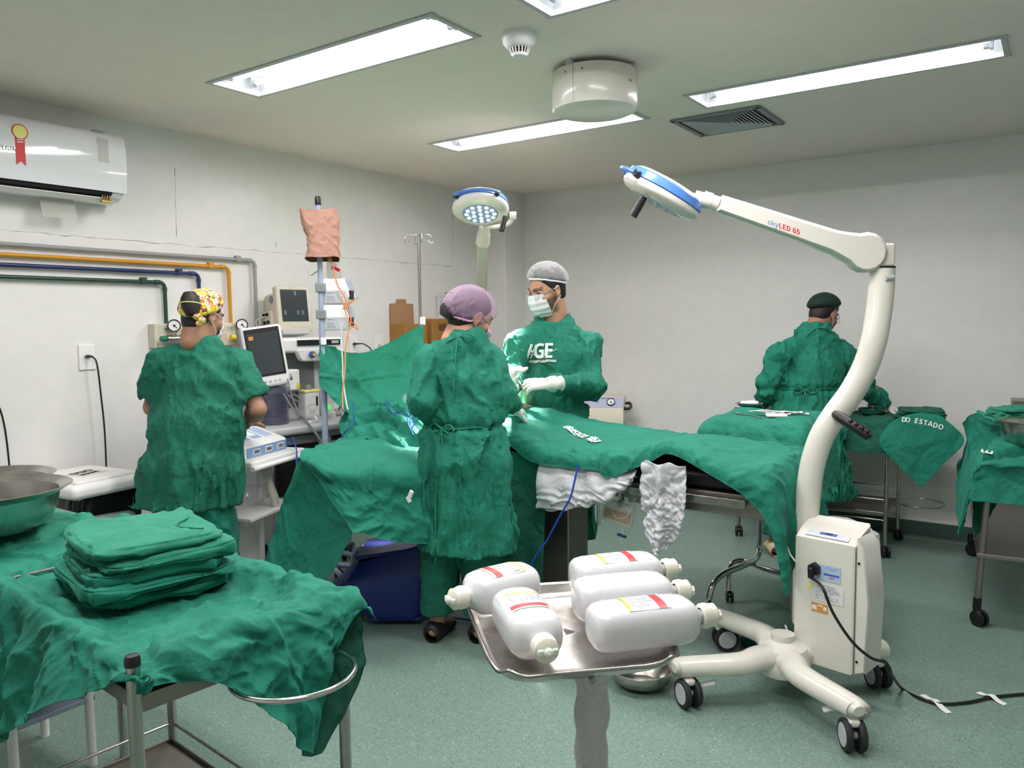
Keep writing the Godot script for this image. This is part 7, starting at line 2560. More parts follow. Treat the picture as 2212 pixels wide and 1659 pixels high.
func back_tables() -> void:
	var a: MB
	# ---------- long trolley by the back wall ----------
	var x0 := -1.78
	var x1 := -0.85
	var z0 := -5.74
	var z1 := -5.27
	var t := thing("back_trolley", "steel trolley with low ring by the back wall, draped green", "trolley", Vector3((x0 + x1) / 2, 0, (z0 + z1) / 2))
	for x in [x0, x1]:
		for z in [z0, z1]:
			a = MB.new()
			a.tube([Vector3(x, 0.07, z), Vector3(x, 0.84, z)], 0.0125, 14)
			part(t, "post", a, M.steel)
			caster(t, Vector3(x, 0.08, z), 0.035, 0.5, M.black, M.black, M.black)
	for y in [0.83, 0.27]:
		a = MB.new()
		a.box(Vector3((x0 + x1) / 2, y, (z0 + z1) / 2), Vector3(x1 - x0, 0.02, z1 - z0), 0.004)
		part(t, "shelf", a, M.steel_dull)
	for z in [z0, z1]:
		for y in [0.36, 0.23]:
			a = MB.new()
			a.tube([Vector3(x0, y, z), Vector3(x1, y, z)], 0.005, 8)
			part(t, "rail", a, M.steel)
	a = MB.new()
	a.tube(ring_pts(Vector3(x1 + 0.15, 0.30, z0 + 0.16), 0.14, 36), 0.004, 8, false)
	part(t, "basin_ring", a, M.steel)
	var g := []
	for z in [[-5.82, 0.62], [-5.79, 0.8], [-5.755, 0.862], [-5.5, 0.864], [-5.275, 0.862], [-5.24, 0.80], [-5.225, 0.73], [-5.22, 0.66]]:
		var row := []
		for x in [[-1.90, 0.28], [-1.86, 0.12], [-1.79, 0.0], [-1.55, 0.0], [-1.3, 0.0], [-1.05, 0.0], [-0.85, 0.0], [-0.805, 0.1]]:
			row.append(Vector3(x[0] + 0.012 * sin(z[0] * 20.0), minf(z[1], 0.864 - x[1] - (0.03 if z[1] < 0.7 else 0.0)), z[0] + 0.014 * sin(x[0] * 23.0) * (0.87 - z[1]) * 4.0))
		g.append(row)
	a = MB.new()
	cloth(a, g, 84, 64, 0.012, 1.0)
	var drape := thing("back_drape", "green drape on the back trolley, printed corner hanging down", "drape", Vector3(-1.3, 0.86, -5.5))
	part(drape, "cloth", a, M.green_dark)
	var cn := []
	for row in [[[1905, 935], [1935, 905], [1985, 892], [2032, 898]], [[1901, 962], [1950, 958], [2020, 950], [2083, 950]], [[1940, 1005], [1970, 1008], [2010, 1008], [2040, 1000]], [[1980, 1044], [1987, 1050], [1993, 1053], [2003, 1040]]]:
		var r := []
		for q in row:
			r.append(onz(q[0], q[1], -5.215 if q[1] > 940 else -5.24))
		cn.append(r)
	a = MB.new()
	var gr := cloth(a, cn, 44, 44, 0.008, 1.0)
	part(drape, "corner", a, M.green)
	print_on(drape, gr, "DO ESTADO", Vector2(0.42, 0.06), Vector2(0.82, 0.2), 0.03, M.print, -1.0)
	# things on it
	var p := fl(1880, 895, 0.87)
	a = MB.new()
	a.lathe(bowl_profile(0.085, 0.04), Transform3D(Basis(), Vector3(p.x, 0.868, -5.5)), 36)
	tag(part(self, "kidney_bowl", a, M.chrome), "shallow steel bowl under the nurse's gloved hand", "bowl")
	a = MB.new()
	a.lathe(bowl_profile(0.03, 0.05), Transform3D(Basis(), Vector3(p.x + 0.005, 0.875, -5.5)), 24)
	tag(part(self, "steel_cup", a, M.chrome), "small steel cup standing in the shallow bowl", "cup")
	a = MB.new()
	a.tube([fl(1815, 893, 0.88), fl(1855, 888, 0.88)], 0.008, 8)
	a.box(fl(1842, 886, 0.885), Vector3(0.03, 0.03, 0.02), 0.004)
	tag(part(self, "steel_retractor", a, M.steel), "steel retractor lying left of the shallow bowl", "surgical tool")
	for k in 3:
		var c := onz(1990, 893 - k * 5, -5.48)
		a = folded(Vector3(c.x, 0.88 + k * 0.017, -5.48), Vector3(0.28 - 0.02 * k, 0.024, 0.24), Basis(Vector3.UP, 0.15 * k), 2, 0.008, k * 5.0)
		tag(part(self, "folded_towel", a, M.green_dark), ["lowest dark green towel beside the gloved hand", "middle dark green towel beside the gloved hand", "topmost dark green towel beside the gloved hand"][k], "towel", "towels on the back trolley")
	var lp := fl(1618, 905, 0.87)
	a = folded(Vector3(lp.x, 0.90, lp.z), Vector3(0.2, 0.085, 0.16), Basis(Vector3.UP, 0.4), 2, 0.012, 2.0)
	tag(part(self, "wrapped_bundle", a, M.green_dark), "green wrapped bundle on the trolley left of the nurse", "bundle")
	a = MB.new()
	a.lathe(bowl_profile(0.07, 0.022), Transform3D(Basis(), Vector3(lp.x, 0.946, lp.z)), 30, 1.2, 0.8)
	tag(part(self, "kidney_bowl", a, M.chrome), "flat steel dish on the wrapped bundle", "dish")
	a = folded(Vector3(lp.x, 0.972, lp.z), Vector3(0.11, 0.02, 0.06), Basis(Vector3.UP, 0.2), 2, 0.006, 7.0)
	tag(part(self, "gauze_pad", a, M.gauze), "white gauze lying in the flat steel dish", "gauze")
	# ---------- trolley at the right edge ----------
	var e1 := Vector3(-0.1, 0, -0.995).normalized()
	var e2 := Vector3(0.995, 0, -0.1).normalized()
	var A := Vector3(-0.262, 0, -4.33)
	var B := Basis(e2, Vector3.UP, -e1)
	t = thing("side_trolley", "steel trolley at the right, tall brushed legs, green cloths", "trolley", A + e2 * 0.3 + e1 * 0.5)
	for q in [[0.0, 0.0], [0.6, 0.0], [0.0, 1.28], [0.6, 1.28]]:
		a = MB.new()
		var lp0: Vector3 = A + e2 * q[0] + e1 * q[1]
		a.tube([lp0 + Vector3(0, 0.1, 0) - (e2 * 0.02 if q[1] == 0.0 and q[0] == 0.0 else Vector3.ZERO), lp0 + Vector3(0, 0.78, 0) + (e2 * 0.012 if q[1] == 0.0 and q[0] == 0.0 else Vector3.ZERO)], 0.016, 16)
		part(t, "leg", a, M.steel_dull)
		a = MB.new()
		a.tube([lp0 + Vector3(0, 0.08, 0) - e2 * 0.02, lp0 + Vector3(0, 0.135, 0) - e2 * 0.018], 0.019, 14)
		part(t, "socket", a, M.black)
		caster(t, lp0 - e2 * 0.02 + Vector3(0, 0.09, 0), 0.038, 0.9, M.black, M.black, M.black)
	for y in [0.78, 0.35]:
		a = MB.new()
		a.box(A + e2 * 0.3 + e1 * 0.64 + Vector3(0, y, 0), Vector3(0.66, 0.022, 1.34) if y < 0.5 else Vector3(0.6, 0.022, 1.2), 0.004, B)
		part(t, "shelf", a, M.steel_dull)
	# cloths
	drape = thing("side_drape", "green cloths hanging over the right trolley, faded print on one flap", "drape", A + e2 * 0.3 + e1 * 0.4 + Vector3(0, 0.8, 0))
	g = []
	for s in [-0.06, -0.02, 0.0, 0.3, 0.7, 1.1, 1.3]:
		var row := []
		for q in [[-0.10, 0.45], [-0.075, 0.62], [-0.045, 0.76], [0.0, 0.805], [0.2, 0.808], [0.45, 0.808], [0.7, 0.80]]:
			var y: float = q[1]
			if s < 0.0:
				y = minf(y, 0.62 if s < -0.04 else 0.74)
			if y < 0.6 and s > 0.8:
				y = 0.6
			row.append(A + e2 * (q[0] + 0.015 * sin(s * 15.0)) + e1 * s + Vector3(0, y, 0))
		g.append(row)
	a = MB.new()
	cloth(a, g, 60, 80, 0.014, -1.0)
	part(drape, "cloth", a, M.green)
	# pointed corner
	a = MB.new()
	cloth(a, net([[[2078, 915, 4.2], [2095, 897, 4.3], [2125, 893, 4.35], [2165, 900, 4.35]], [[2092, 975, 4.12], [2110, 975, 4.1], [2135, 975, 4.08], [2160, 975, 4.05]], [[2103, 1060, 4.1], [2118, 1060, 4.06], [2135, 1060, 4.02], [2160, 1060, 3.98]], [[2104, 1130, 4.1], [2112, 1125, 4.06], [2128, 1115, 4.02], [2150, 1095, 3.98]], [[2104, 1166, 4.1], [2107, 1162, 4.06], [2112, 1155, 4.03], [2118, 1150, 4.0]]]), 34, 60, 0.012, -1.0)
	part(drape, "corner", a, M.green)
	a = MB.new()
	gr = cloth(a, net([[[2130, 962, 3.86], [2150, 948, 3.98], [2190, 945, 3.98], [2250, 945, 3.98]], [[2122, 985, 3.80], [2150, 972, 3.82], [2195, 968, 3.82], [2255, 970, 3.82]], [[2114, 1015, 3.80], [2150, 1020, 3.78], [2195, 1030, 3.78], [2255, 1040, 3.78]], [[2112, 1030, 3.80], [2150, 1042, 3.78], [2195, 1055, 3.78], [2255, 1072, 3.78]]]), 50, 40, 0.01, -1.0)
	part(drape, "printed_flap", a, M.green)
	print_on(drape, gr, "HGE", Vector2(0.09, 0.95), Vector2(0.16, 0.2), 0.05, M.print, -1.0)
	# on top: towels, bowl, steel box
	for k in 4:
		var c := at(2195, 905 - k * 7, 4.1)
		a = folded(c, Vector3(0.26 - 0.01 * k, 0.022, 0.2), Basis(Vector3.UP, 0.3 + 0.1 * k), 2, 0.01, k * 3.0)
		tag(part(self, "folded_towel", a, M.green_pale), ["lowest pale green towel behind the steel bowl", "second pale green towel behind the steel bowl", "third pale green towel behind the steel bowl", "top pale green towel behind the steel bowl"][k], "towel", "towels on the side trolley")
	a = MB.new()
	a.tube(spline([at(2112, 888, 4.25), at(2135, 900, 4.2), at(2160, 910, 4.12)], 5), [0.012, 0.014, 0.016, 0.018, 0.02, 0.022, 0.022, 0.024, 0.024, 0.025, 0.02], 10, true, 0.6)
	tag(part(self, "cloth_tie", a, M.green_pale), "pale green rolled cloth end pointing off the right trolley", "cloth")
	p = at(2216, 950, 3.86)
	a = MB.new()
	a.lathe(bowl_profile(0.12, 0.12), Transform3D(Basis(), Vector3(p.x, 0.86, p.z)), 40)
	tag(part(self, "steel_bowl", a, M.steel), "deep steel bowl at the front of the right trolley", "bowl")
	p = at(2212, 875, 4.45)
	a = MB.new()
	a.box(Vector3(p.x, p.y, p.z), Vector3(0.12, 0.07, 0.16), 0.006, B)
	tag(part(self, "steel_box", a, M.steel_dull), "steel instrument box behind the pale green towels", "box")

# ---------- people ----------
const SKIN_A := Color(0.50, 0.27, 0.175)
# five-fingered hand; thumb = +1 when the thumb lies on the x side
func hand(mb: MB, wrist: Vector3, dir: Vector3, palm: Vector3, thumb: float, curl: Array, grow := 0.0, spread := 0.16) -> void:
	var y := dir.normalized()
	var z := (palm - y * palm.dot(y)).normalized()
	var x := y.cross(z) * thumb
	var f := Sdf.new(wrist - Vector3(0.15, 0.15, 0.15) + y * 0.075, wrist + Vector3(0.15, 0.15, 0.15) + y * 0.075, 0.0046)
	var L := func(a: float, b: float, c: float) -> Vector3: return wrist + x * a + y * b + z * c
	var kx := [0.029, 0.010, -0.009, -0.027]
	var ky := [0.086, 0.091, 0.087, 0.077]
	var ln := [0.072, 0.080, 0.074, 0.058]
	f.cap(L.call(0, -0.05, 0), L.call(0, 0.005, 0), 0.027 + grow, 0.024 + grow, 0.012, x, 1.15)
	for k in 4:
		f.cap(L.call(kx[k] * 0.55, 0.0, 0.0), L.call(kx[k], ky[k], -0.002), 0.0145 + grow, 0.0115 + grow, 0.012)
		var p: Vector3 = L.call(kx[k], ky[k], -0.002)
		var dv := (y + x * spread * (1.2 - k * 0.75)).normalized()
		var c: float = curl[k + 1]
		var rr := [0.0102, 0.0095, 0.0086, 0.0074]
		for j in 3:
			dv = dv.rotated(dv.cross(z).normalized(), c * [0.75, 1.1, 0.8][j])
			var q: Vector3 = p + dv * ln[k] * [0.46, 0.30, 0.24][j]
			f.cap(p, q, rr[j] + grow, rr[j + 1] + grow, 0.004)
			p = q
	f.cap(L.call(0.008, 0.01, 0.006), L.call(0.034, 0.035, 0.012), 0.017 + grow, 0.0145 + grow, 0.014)
	var tp: Vector3 = L.call(0.034, 0.035, 0.012)
	var td = (x * 0.62 + y * 0.7 + z * (0.2 + curl[0] * 0.5)).normalized()
	for j in 2:
		var tq: Vector3 = tp + td * [0.036, 0.03][j]
		f.cap(tp, tq, [0.0125, 0.0112][j] + grow, [0.0112, 0.0088][j] + grow, 0.004)
		tp = tq
		td = (td + y * 0.2 + z * curl[0] * 0.4).normalized()
	f.net(mb)

# head in its own axes: x right, y up, z forward
func head_sdf(c: Vector3, b: Basis, s: float) -> Sdf:
	var f := Sdf.new(c - Vector3(0.17, 0.2, 0.17) * s, c + Vector3(0.17, 0.17, 0.17) * s, 0.0052)
	var B := func(p: Vector3, r: Vector3, k: float) -> void: f.ball(c + b * (p * s), r * s, b, k)
	B.call(Vector3(0, 0.03, -0.018), Vector3(0.077, 0.093, 0.096), 0.01)
	B.call(Vector3(0, -0.03, 0.022), Vector3(0.062, 0.085, 0.07), 0.03)
	B.call(Vector3(0, -0.092, 0.06), Vector3(0.032, 0.026, 0.03), 0.03)
	for e in [-1.0, 1.0]:
		B.call(Vector3(0.04 * e, -0.025, 0.058), Vector3(0.026, 0.022, 0.024), 0.02)
		f.ball(c + b * (Vector3(0.031 * e, 0.008, 0.098) * s), Vector3(0.019, 0.012, 0.016) * s, b, 0.012, true)
		B.call(Vector3(0.031 * e, 0.008, 0.074), Vector3(0.013, 0.012, 0.013), 0.004)
		f.cap(c + b * (Vector3(0.012 * e, 0.03, 0.092) * s), c + b * (Vector3(0.05 * e, 0.03, 0.074) * s), 0.008 * s, 0.006 * s, 0.012)
		# ear: rim and lobe
		var eb := b * Basis(Vector3.UP, 0.35 * e)
		f.ball(c + b * (Vector3(0.077 * e, -0.002, -0.012) * s), Vector3(0.011, 0.033, 0.021) * s, eb, 0.006)
		f.ball(c + b * (Vector3(0.086 * e, 0.001, -0.008) * s), Vector3(0.006, 0.02, 0.011) * s, eb, 0.005, true)
		B.call(Vector3(0.074 * e, -0.03, -0.006), Vector3(0.008, 0.011, 0.01), 0.006)
	f.cap(c + b * (Vector3(0, 0.012, 0.088) * s), c + b * (Vector3(0, -0.03, 0.107) * s), 0.009 * s, 0.014 * s, 0.012)
	B.call(Vector3(0, -0.064, 0.08), Vector3(0.024, 0.012, 0.014), 0.012)
	f.cap(c + b * (Vector3(0, -0.07, -0.03) * s), c + b * (Vector3(0, -0.14, -0.045) * s), 0.055 * s, 0.052 * s, 0.03)
	return f

# dome of gathered cloth; axis = its pole, down to phi
func dome(c: Vector3, b: Basis, r: Vector3, phi: float, pleat: float, n_pleat: int, tuck := 0.86, sd := 0.0) -> Array:
	var rows := []
	for i in 26:
		var f := i / 25.0
		var ph := phi * f
		var row := PackedVector3Array()
		for j in 120:
			var an := TAU * j / 120.0
			var g := 1.0 + pleat * smoothstep(0.25, 0.95, f) * (sin(an * n_pleat + sd + 2.0 * sin(an * 3.0)) * 0.6 + 0.4 * sin(an * n_pleat * 1.7 + 1.0))
			if f > 0.9:
				g *= lerpf(1.0, tuck, (f - 0.9) / 0.1)
			var q := Vector3(cos(an) * sin(ph) * r.x, cos(ph) * r.y, sin(an) * sin(ph) * r.z) * g
			q += Vector3(1, 0.6, 1) * wrinkle(q * 5.0 + Vector3(sd, 0, 0)) * 0.006 * minf(1.0, pleat * 30.0)
			row.append(c + b * q)
		rows.append(row)
	return rows

func face_mask(t: Node, c: Vector3, b: Basis, s: float, m: Material) -> void:
	var ctrl := []
	for q in [[0.004, 0.052, 0.072, 0.1, 0.119], [-0.03, 0.066, 0.066, 0.106, 0.13], [-0.066, 0.068, 0.058, 0.1, 0.126], [-0.098, 0.06, 0.045, 0.08, 0.108], [-0.122, 0.045, 0.03, 0.055, 0.078]]:
		ctrl.append([c + b * (Vector3(-q[1], q[0], q[2]) * s), c + b * (Vector3(-q[1] * 0.5, q[0], q[3]) * s), c + b * (Vector3(0, q[0], q[4]) * s), c + b * (Vector3(q[1] * 0.5, q[0], q[3]) * s), c + b * (Vector3(q[1], q[0], q[2]) * s)])
	var a := MB.new()
	cloth(a, ctrl, 34, 34, 0.004, -1.0, func(u: float, v: float, p: Vector3) -> float: return 0.0018 * sin(v * 26.0), 0.0015)
	var k := part(t, "mask", a, m)
	for e in [-1.0, 1.0]:
		for q in [[0.002, 0.054, 0.07, 0.02], [-0.105, 0.057, 0.04, -0.03]]:
			a = MB.new()
			a.tube(spline([c + b * (Vector3(q[1] * e, q[0], q[2]) * s), c + b * (Vector3(0.078 * e, (q[0] + q[3]) * 0.5, 0.025) * s), c + b * (Vector3(0.088 * e, q[3], -0.018) * s)], 5), 0.0018, 6)
			part(k, "ear_loop", a, m)

func glasses(t: Node, c: Vector3, b: Basis, s: float) -> void:
	var a := MB.new()
	for e in [-1.0, 1.0]:
		var ring := []
		for k in 25:
			var an := TAU * k / 24.0
			ring.append(c + b * (Vector3(0.033 * e + 0.023 * cos(an), -0.002 + 0.02 * sin(an), 0.112 - 0.006 * absf(cos(an))) * s))
		a.tube(ring, 0.0014, 6, false)
		a.tube([c + b * (Vector3(0.056 * e, 0.004, 0.106) * s), c + b * (Vector3(0.08 * e, 0.012, 0.03) * s), c + b * (Vector3(0.083 * e, 0.012, -0.012) * s)], 0.0014, 6)
	a.tube([c + b * (Vector3(-0.01, 0.004, 0.111) * s), c + b * (Vector3(0, 0.008, 0.114) * s), c + b * (Vector3(0.01, 0.004, 0.111) * s)], 0.0014, 6)
	var g := part(t, "glasses", a, M.grey)
	for e in [-1.0, 1.0]:
		a = MB.new()
		a.lathe([Vector2(0, 0.001), Vector2(0.021 * s, 0.0)], aim(c + b * (Vector3(0.033 * e, -0.002, 0.109) * s), b.z), 20)
		part(g, "lens", a, M.clear)

var last_gown: MB
# first point of a mesh along a line, near p
func hit(mb: MB, p: Vector3, dir: Vector3) -> Array:
	var best := 9.0
	var out := [p, -dir]
	for i in range(0, mb.idx.size(), 3):
		var a := mb.v[mb.idx[i]]
		if absf((a - p).dot(dir)) > 0.25 or (a - p - dir * (a - p).dot(dir)).length_squared() > 0.0012:
			continue
		var q = Geometry3D.ray_intersects_triangle(p, dir, a, mb.v[mb.idx[i + 1]], mb.v[mb.idx[i + 2]])
		if q != null and (q as Vector3).distance_to(p) < best:
			best = (q as Vector3).distance_to(p)
			out = [q, (mb.n[mb.idx[i]] + mb.n[mb.idx[i + 1]] + mb.n[mb.idx[i + 2]]).normalized()]
	return out

# q: everything about one figure; places in the world
func figure(q: Dictionary) -> Node3D:
	var t := thing("person", q.label, "person", Vector3(q.at.x, 0, q.at.z))
	var f: Vector3 = (q.face as Vector3).normalized()
	var r := f.cross(Vector3.UP).normalized()
	var up := Vector3.UP
	var hc: Vector3 = q.head
	var hb: Basis = q.head_basis
	var s: float = q.get("head_size", 1.0)
	var neck: Vector3 = q.neck
	var sh: Array = q.shoulders      # right, left
	var el: Array = q.elbows
	var wr: Array = q.wrists
	var hip: Vector3 = q.hip
	var feet: Array = q.feet
	var waist: Vector3 = q.waist
	var chest = (sh[0] + sh[1]) * 0.5 - up * 0.12
	var tone: Color = q.get("skin", SKIN_A)
	# --- body: one figure; head, hands finer ---
	var mb := MB.new()
	var hs := head_sdf(hc, hb, s)
	hs.cap(hc + hb * (Vector3(0, -0.09, -0.03) * s), neck, 0.054 * s, 0.05 * s, 0.03)
	var beard: float = q.get("beard", 0.0)
	var nz := noise(3, 60.0)
	hs.net(mb, func(p: Vector3, n: Vector3) -> Color:
		var l := hb.transposed() * (p - hc) / s
		var c := tone
		if beard > 0.0 and l.y < -0.012 and l.z > -0.02 and absf(l.x) < 0.076:
			var k := smoothstep(-0.012, -0.04, l.y) * smoothstep(-0.13, -0.10, l.y) * smoothstep(-0.022, 0.004, l.z)
			c = c.lerp(Color(0.03, 0.02, 0.016), beard * k * (0.8 + 0.3 * nz.get_noise_3dv(p)))
		if absf(l.y - 0.031) < 0.006 and absf(absf(l.x) - 0.032) < 0.022 and l.z > 0.06:
			c = c.lerp(Color(0.03, 0.02, 0.016), 0.8)
		if absf(l.y - 0.008) < 0.0045 and absf(absf(l.x) - 0.031) < 0.011 and l.z > 0.06:
			c = Color(0.04, 0.025, 0.02)
		return c)
	var lo := hip.min(feet[0]).min(feet[1]).min(el[0]).min(el[1]).min(wr[0]).min(wr[1]) - Vector3(0.2, 0.05, 0.2)
	var hi := neck.max(sh[0]).max(sh[1]).max(el[0]).max(el[1]).max(wr[0]).max(wr[1]) + Vector3(0.2, 0.1, 0.2)
	var bs := Sdf.new(lo, hi, 0.019)
	bs.cap(hip, waist, 0.1, 0.085, 0.05, r, 1.35)
	bs.cap(waist, chest, 0.085, 0.095, 0.05, r, 1.45)
	bs.cap(chest - f * -0.01, neck - up * 0.05, 0.08, 0.045, 0.04, r, 1.25)
	bs.cap(sh[0] - up * 0.015, sh[1] - up * 0.015, 0.038, 0.038, 0.04)
	bs.cap(neck - up * 0.06, neck, 0.055, 0.05, 0.03)
	for k in 2:
		var sg := 1.0 if k == 0 else -1.0
		var hp := hip + r * 0.085 * sg
		var kn: Vector3 = hp.lerp(feet[k], 0.5) + f * 0.03
		bs.cap(hp, kn, 0.075, 0.05, 0.03)
		bs.cap(kn, feet[k] + up * 0.07, 0.05, 0.036, 0.03)
		bs.cap(feet[k] + up * 0.05 - f * 0.04, feet[k] + up * 0.03 + f * 0.12, 0.034, 0.026, 0.02)
	bs.net(mb, func(_p: Vector3, _n: Vector3) -> Color: return tone)
	for k in 2:
		var arm := Sdf.new((sh[k] as Vector3).min(el[k]).min(wr[k]) - Vector3(0.08, 0.08, 0.08), (sh[k] as Vector3).max(el[k]).max(wr[k]) + Vector3(0.08, 0.08, 0.08), 0.009)
		arm.cap(sh[k], el[k], 0.052, 0.041, 0.02)
		arm.cap(el[k], (el[k] as Vector3).lerp(wr[k], 0.35), 0.041, 0.042, 0.02)
		arm.cap((el[k] as Vector3).lerp(wr[k], 0.3), wr[k], 0.042, 0.027, 0.02)
		arm.net(mb, func(_p: Vector3, _n: Vector3) -> Color: return tone)
		var hd: Array = q.hands[k]
		if hd.size() and not q.gloves:
			var from := mb.v.size()
			hand(mb, wr[k], hd[0], hd[1], hd[2], hd[3])
			for i in range(from, mb.v.size()):
				mb.c[i] = tone
	part(t, "body", mb, M.skin)
	# --- gloves ---
	if q.gloves:
		for k in 2:
			var hd: Array = q.hands[k]
			if hd.size():
				var g := MB.new()
				var cf: float = q.get("cuff", 0.72)
				hand(g, wr[k], hd[0], hd[1], hd[2], hd[3], 0.0012)
				var cuff: Vector3 = ((el[k] as Vector3) - wr[k]).normalized()
				g.tube([wr[k] + cuff * 0.075, wr[k] + cuff * 0.07, wr[k] + cuff * 0.04, wr[k], wr[k] - cuff * 0.012], [0.049 * cf, 0.051 * cf, 0.047 * cf, 0.036, 0.028], 22)
				part(t, "glove", g, M.glove)
	# --- gown or scrub top ---
	var hem: float = q.hem
	var sleeve: float = q.get("sleeve", 1.0)     # 1 to the wrist, 0.3 short
	var wide: float = q.get("wide", 1.0)
	lo = Vector3(hip.x, hem - 0.03, hip.z)
	hi = Vector3(neck.x, neck.y + 0.06, neck.z)
	var ew := []
	for k in 2:
		ew.append((el[k] as Vector3).lerp(wr[k], (sleeve - 0.5) * 2.0) if sleeve > 0.5 else (sh[k] as Vector3).lerp(el[k], sleeve * 2.0))
		for p in [sh[k], ew[k], el[k] if sleeve > 0.5 else sh[k]]:
			lo = lo.min(p - Vector3(0.13, 0.13, 0.13))
			hi = hi.max(p + Vector3(0.13, 0.1, 0.13))
	var hemc: Vector3 = q.hem_at
	for p in [hip, waist, hemc, neck]:
		lo = lo.min(Vector3(p.x - 0.36, hem - 0.03, p.z - 0.36))
		hi = hi.max(Vector3(p.x + 0.36, p.y, p.z + 0.36))
	lo.y = hem - 0.03
	var gs := Sdf.new(lo, hi, 0.0118)
	var wr0: float = q.get("waist_r", 0.118)
	var hr: float = q.get("hem_r", 0.16)
	gs.cap(chest + up * 0.02, waist, 0.118 * wide, wr0, 0.06, r, 1.5)
	gs.cap(waist, hip, wr0, lerpf(wr0, hr, 0.45), 0.05, r, 1.4)
	gs.cap(hip, hemc - up * 0.05, lerpf(wr0, hr, 0.45), hr, 0.06, r, 1.35)
	gs.cap(neck - up * 0.012, chest + up * 0.05, 0.064, 0.105 * wide, 0.05, r, 1.4)
	for k in 2:
		gs.cap(neck - up * 0.045, sh[k], 0.052, 0.06 * wide, 0.05)
		if sleeve > 0.5:
			gs.cap(sh[k], el[k], 0.063 * wide, 0.06 * wide, 0.04)
			gs.cap(el[k], ew[k], 0.06 * wide, 0.045, 0.03)
		else:
			gs.cap(sh[k], ew[k], 0.066 * wide, 0.078 * wide, 0.04)
	var wy := waist.y
	var sash: bool = q.get("sash", true)
	var cen := waist
	gs.each(func(p: Vector3, d: float) -> float:
		var below := smoothstep(wy + 0.02, wy - 0.3, p.y)
		var an := atan2((p - cen).dot(r), (p - cen).dot(f))
		var w := wrinkle(p * Vector3(1.5, 0.75, 1.5)) * lerpf(0.021, 0.011, below)
		w += wrinkle(Vector3(p.x * 2.6, p.y * 0.32, p.z * 2.6)) * 0.03 * below
		w += 0.007 * below * sin(an * 8.0 + 4.0 * warpn.get_noise_3dv(p))
		if sash:
			w -= 0.016 * exp(-pow((p.y - wy) / 0.022, 2.0))
			w += 0.006 * sin(an * 22.0) * exp(-pow((p.y - wy + 0.02) / 0.06, 2.0))
		return d - w)
	# neck opening, hem, cuffs
	gs.ball(neck + up * 0.075 + f * 0.035, Vector3(0.095, 0.085, 0.088) * q.get("neck_open", 1.0), Basis(r, up, -f), 0.01, true)
	gs.cut(Vector3(0, hem, 0), Vector3.DOWN)
	for k in 2:
		var dv: Vector3 = ((wr[k] - el[k]) if sleeve > 0.5 else (el[k] - sh[k])).normalized()
		var rad := 0.045 if sleeve > 0.5 else 0.07 * wide
		gs.ball(ew[k] + dv * (rad * 1.15), Vector3(rad, rad, rad) * 1.08, Basis(), 0.006, true)
	var gm := MB.new()
	gs.net(gm)
	last_gown = gm
	var gown := part(t, "gown" if sleeve > 0.5 else "scrub_top", gm, q.cloth)
	# hem band
	# --- trousers ---
	var tr := Sdf.new(Vector3(minf(feet[0].x, feet[1].x), 0.1, minf(feet[0].z, feet[1].z)).min(hip) - Vector3(0.2, 0, 0.2), Vector3(maxf(feet[0].x, feet[1].x), 0, maxf(feet[0].z, feet[1].z)).max(hip) + Vector3(0.2, 0.05, 0.2), 0.0125)
	for k in 2:
		var sg := 1.0 if k == 0 else -1.0
		tr.cap(hip + r * 0.085 * sg, (feet[k] as Vector3) + up * 0.1, 0.105, 0.078, 0.03, f, 1.12)
	tr.each(func(p: Vector3, d: float) -> float: return d - wrinkle(Vector3(p.x * 1.8, p.y * 0.8, p.z * 1.8)) * 0.014)
	tr.cut(Vector3(0, q.get("trouser_hem", 0.13), 0), Vector3.DOWN)
	var tm := MB.new()
	tr.net(tm)
	part(t, "trousers", tm, q.get("trouser_cloth", M.green_scrub))
	for k in 2:
		var so := MB.new()
		var rows := []
		for e in [[-0.075, 0.6, 0.05], [-0.07, 0.9, 0.07], [-0.02, 1.0, 0.075], [0.05, 1.05, 0.06], [0.11, 1.1, 0.045], [0.155, 0.8, 0.035], [0.165, 0.4, 0.025]]:
			var row := PackedVector3Array()
			for j in 18:
				var an := TAU * j / 18.0
				row.append((feet[k] as Vector3) + f * e[0] + r * cos(an) * 0.047 * e[1] + up * maxf(0.002, e[2] * 1.25 * (0.5 + 0.5 * sin(an))))
			rows.append(row)
		so.grid(rows, true, -1.0)
		part(t, "shoe", so, q.get("shoe", M.shoe))
	# --- sash with bow and hanging ends ---
	if sash:
		var bk = (-f * 0.2 + r * q.get("bow_side", 0.0)).normalized()
		var ring := []
		for j in 49:
			var an := TAU * j / 48.0
			var dv := r * cos(an) * 1.4 + f * sin(an)
			ring.append(waist + dv * (wr0 + 0.004) + up * 0.004 * sin(an * 5.0))
		var a := MB.new()
		a.tube(ring, 0.007, 8, false, 0.6)
		var sa := part(gown, "sash", a, q.cloth)
		a = MB.new()
		var k0 = waist + bk * (wr0 * (1.0 + 0.4 * absf(bk.dot(r))) + 0.014)
		var sd := up.cross(bk)
		for e in [-1.0, 1.0]:
			a.tube(spline([k0, k0 + sd * 0.04 * e + up * 0.02, k0 + sd * 0.07 * e, k0 + sd * 0.045 * e - up * 0.02, k0], 5), 0.005, 7, true, 0.6)
		a.tube(spline([k0, k0 + sd * 0.012 + bk * 0.012 - up * 0.12, k0 + sd * 0.03 + bk * 0.03 - up * 0.3, k0 + sd * 0.02 + bk * 0.04 - up * 0.42], 7), 0.006, 7, true, 0.5)
		a.tube(spline([k0, k0 - sd * 0.02 + bk * 0.012 - up * 0.15, k0 - sd * 0.015 + bk * 0.035 - up * 0.4, k0 - sd * 0.01 + bk * 0.05 - up * 0.6], 7), 0.006, 7, true, 0.5)
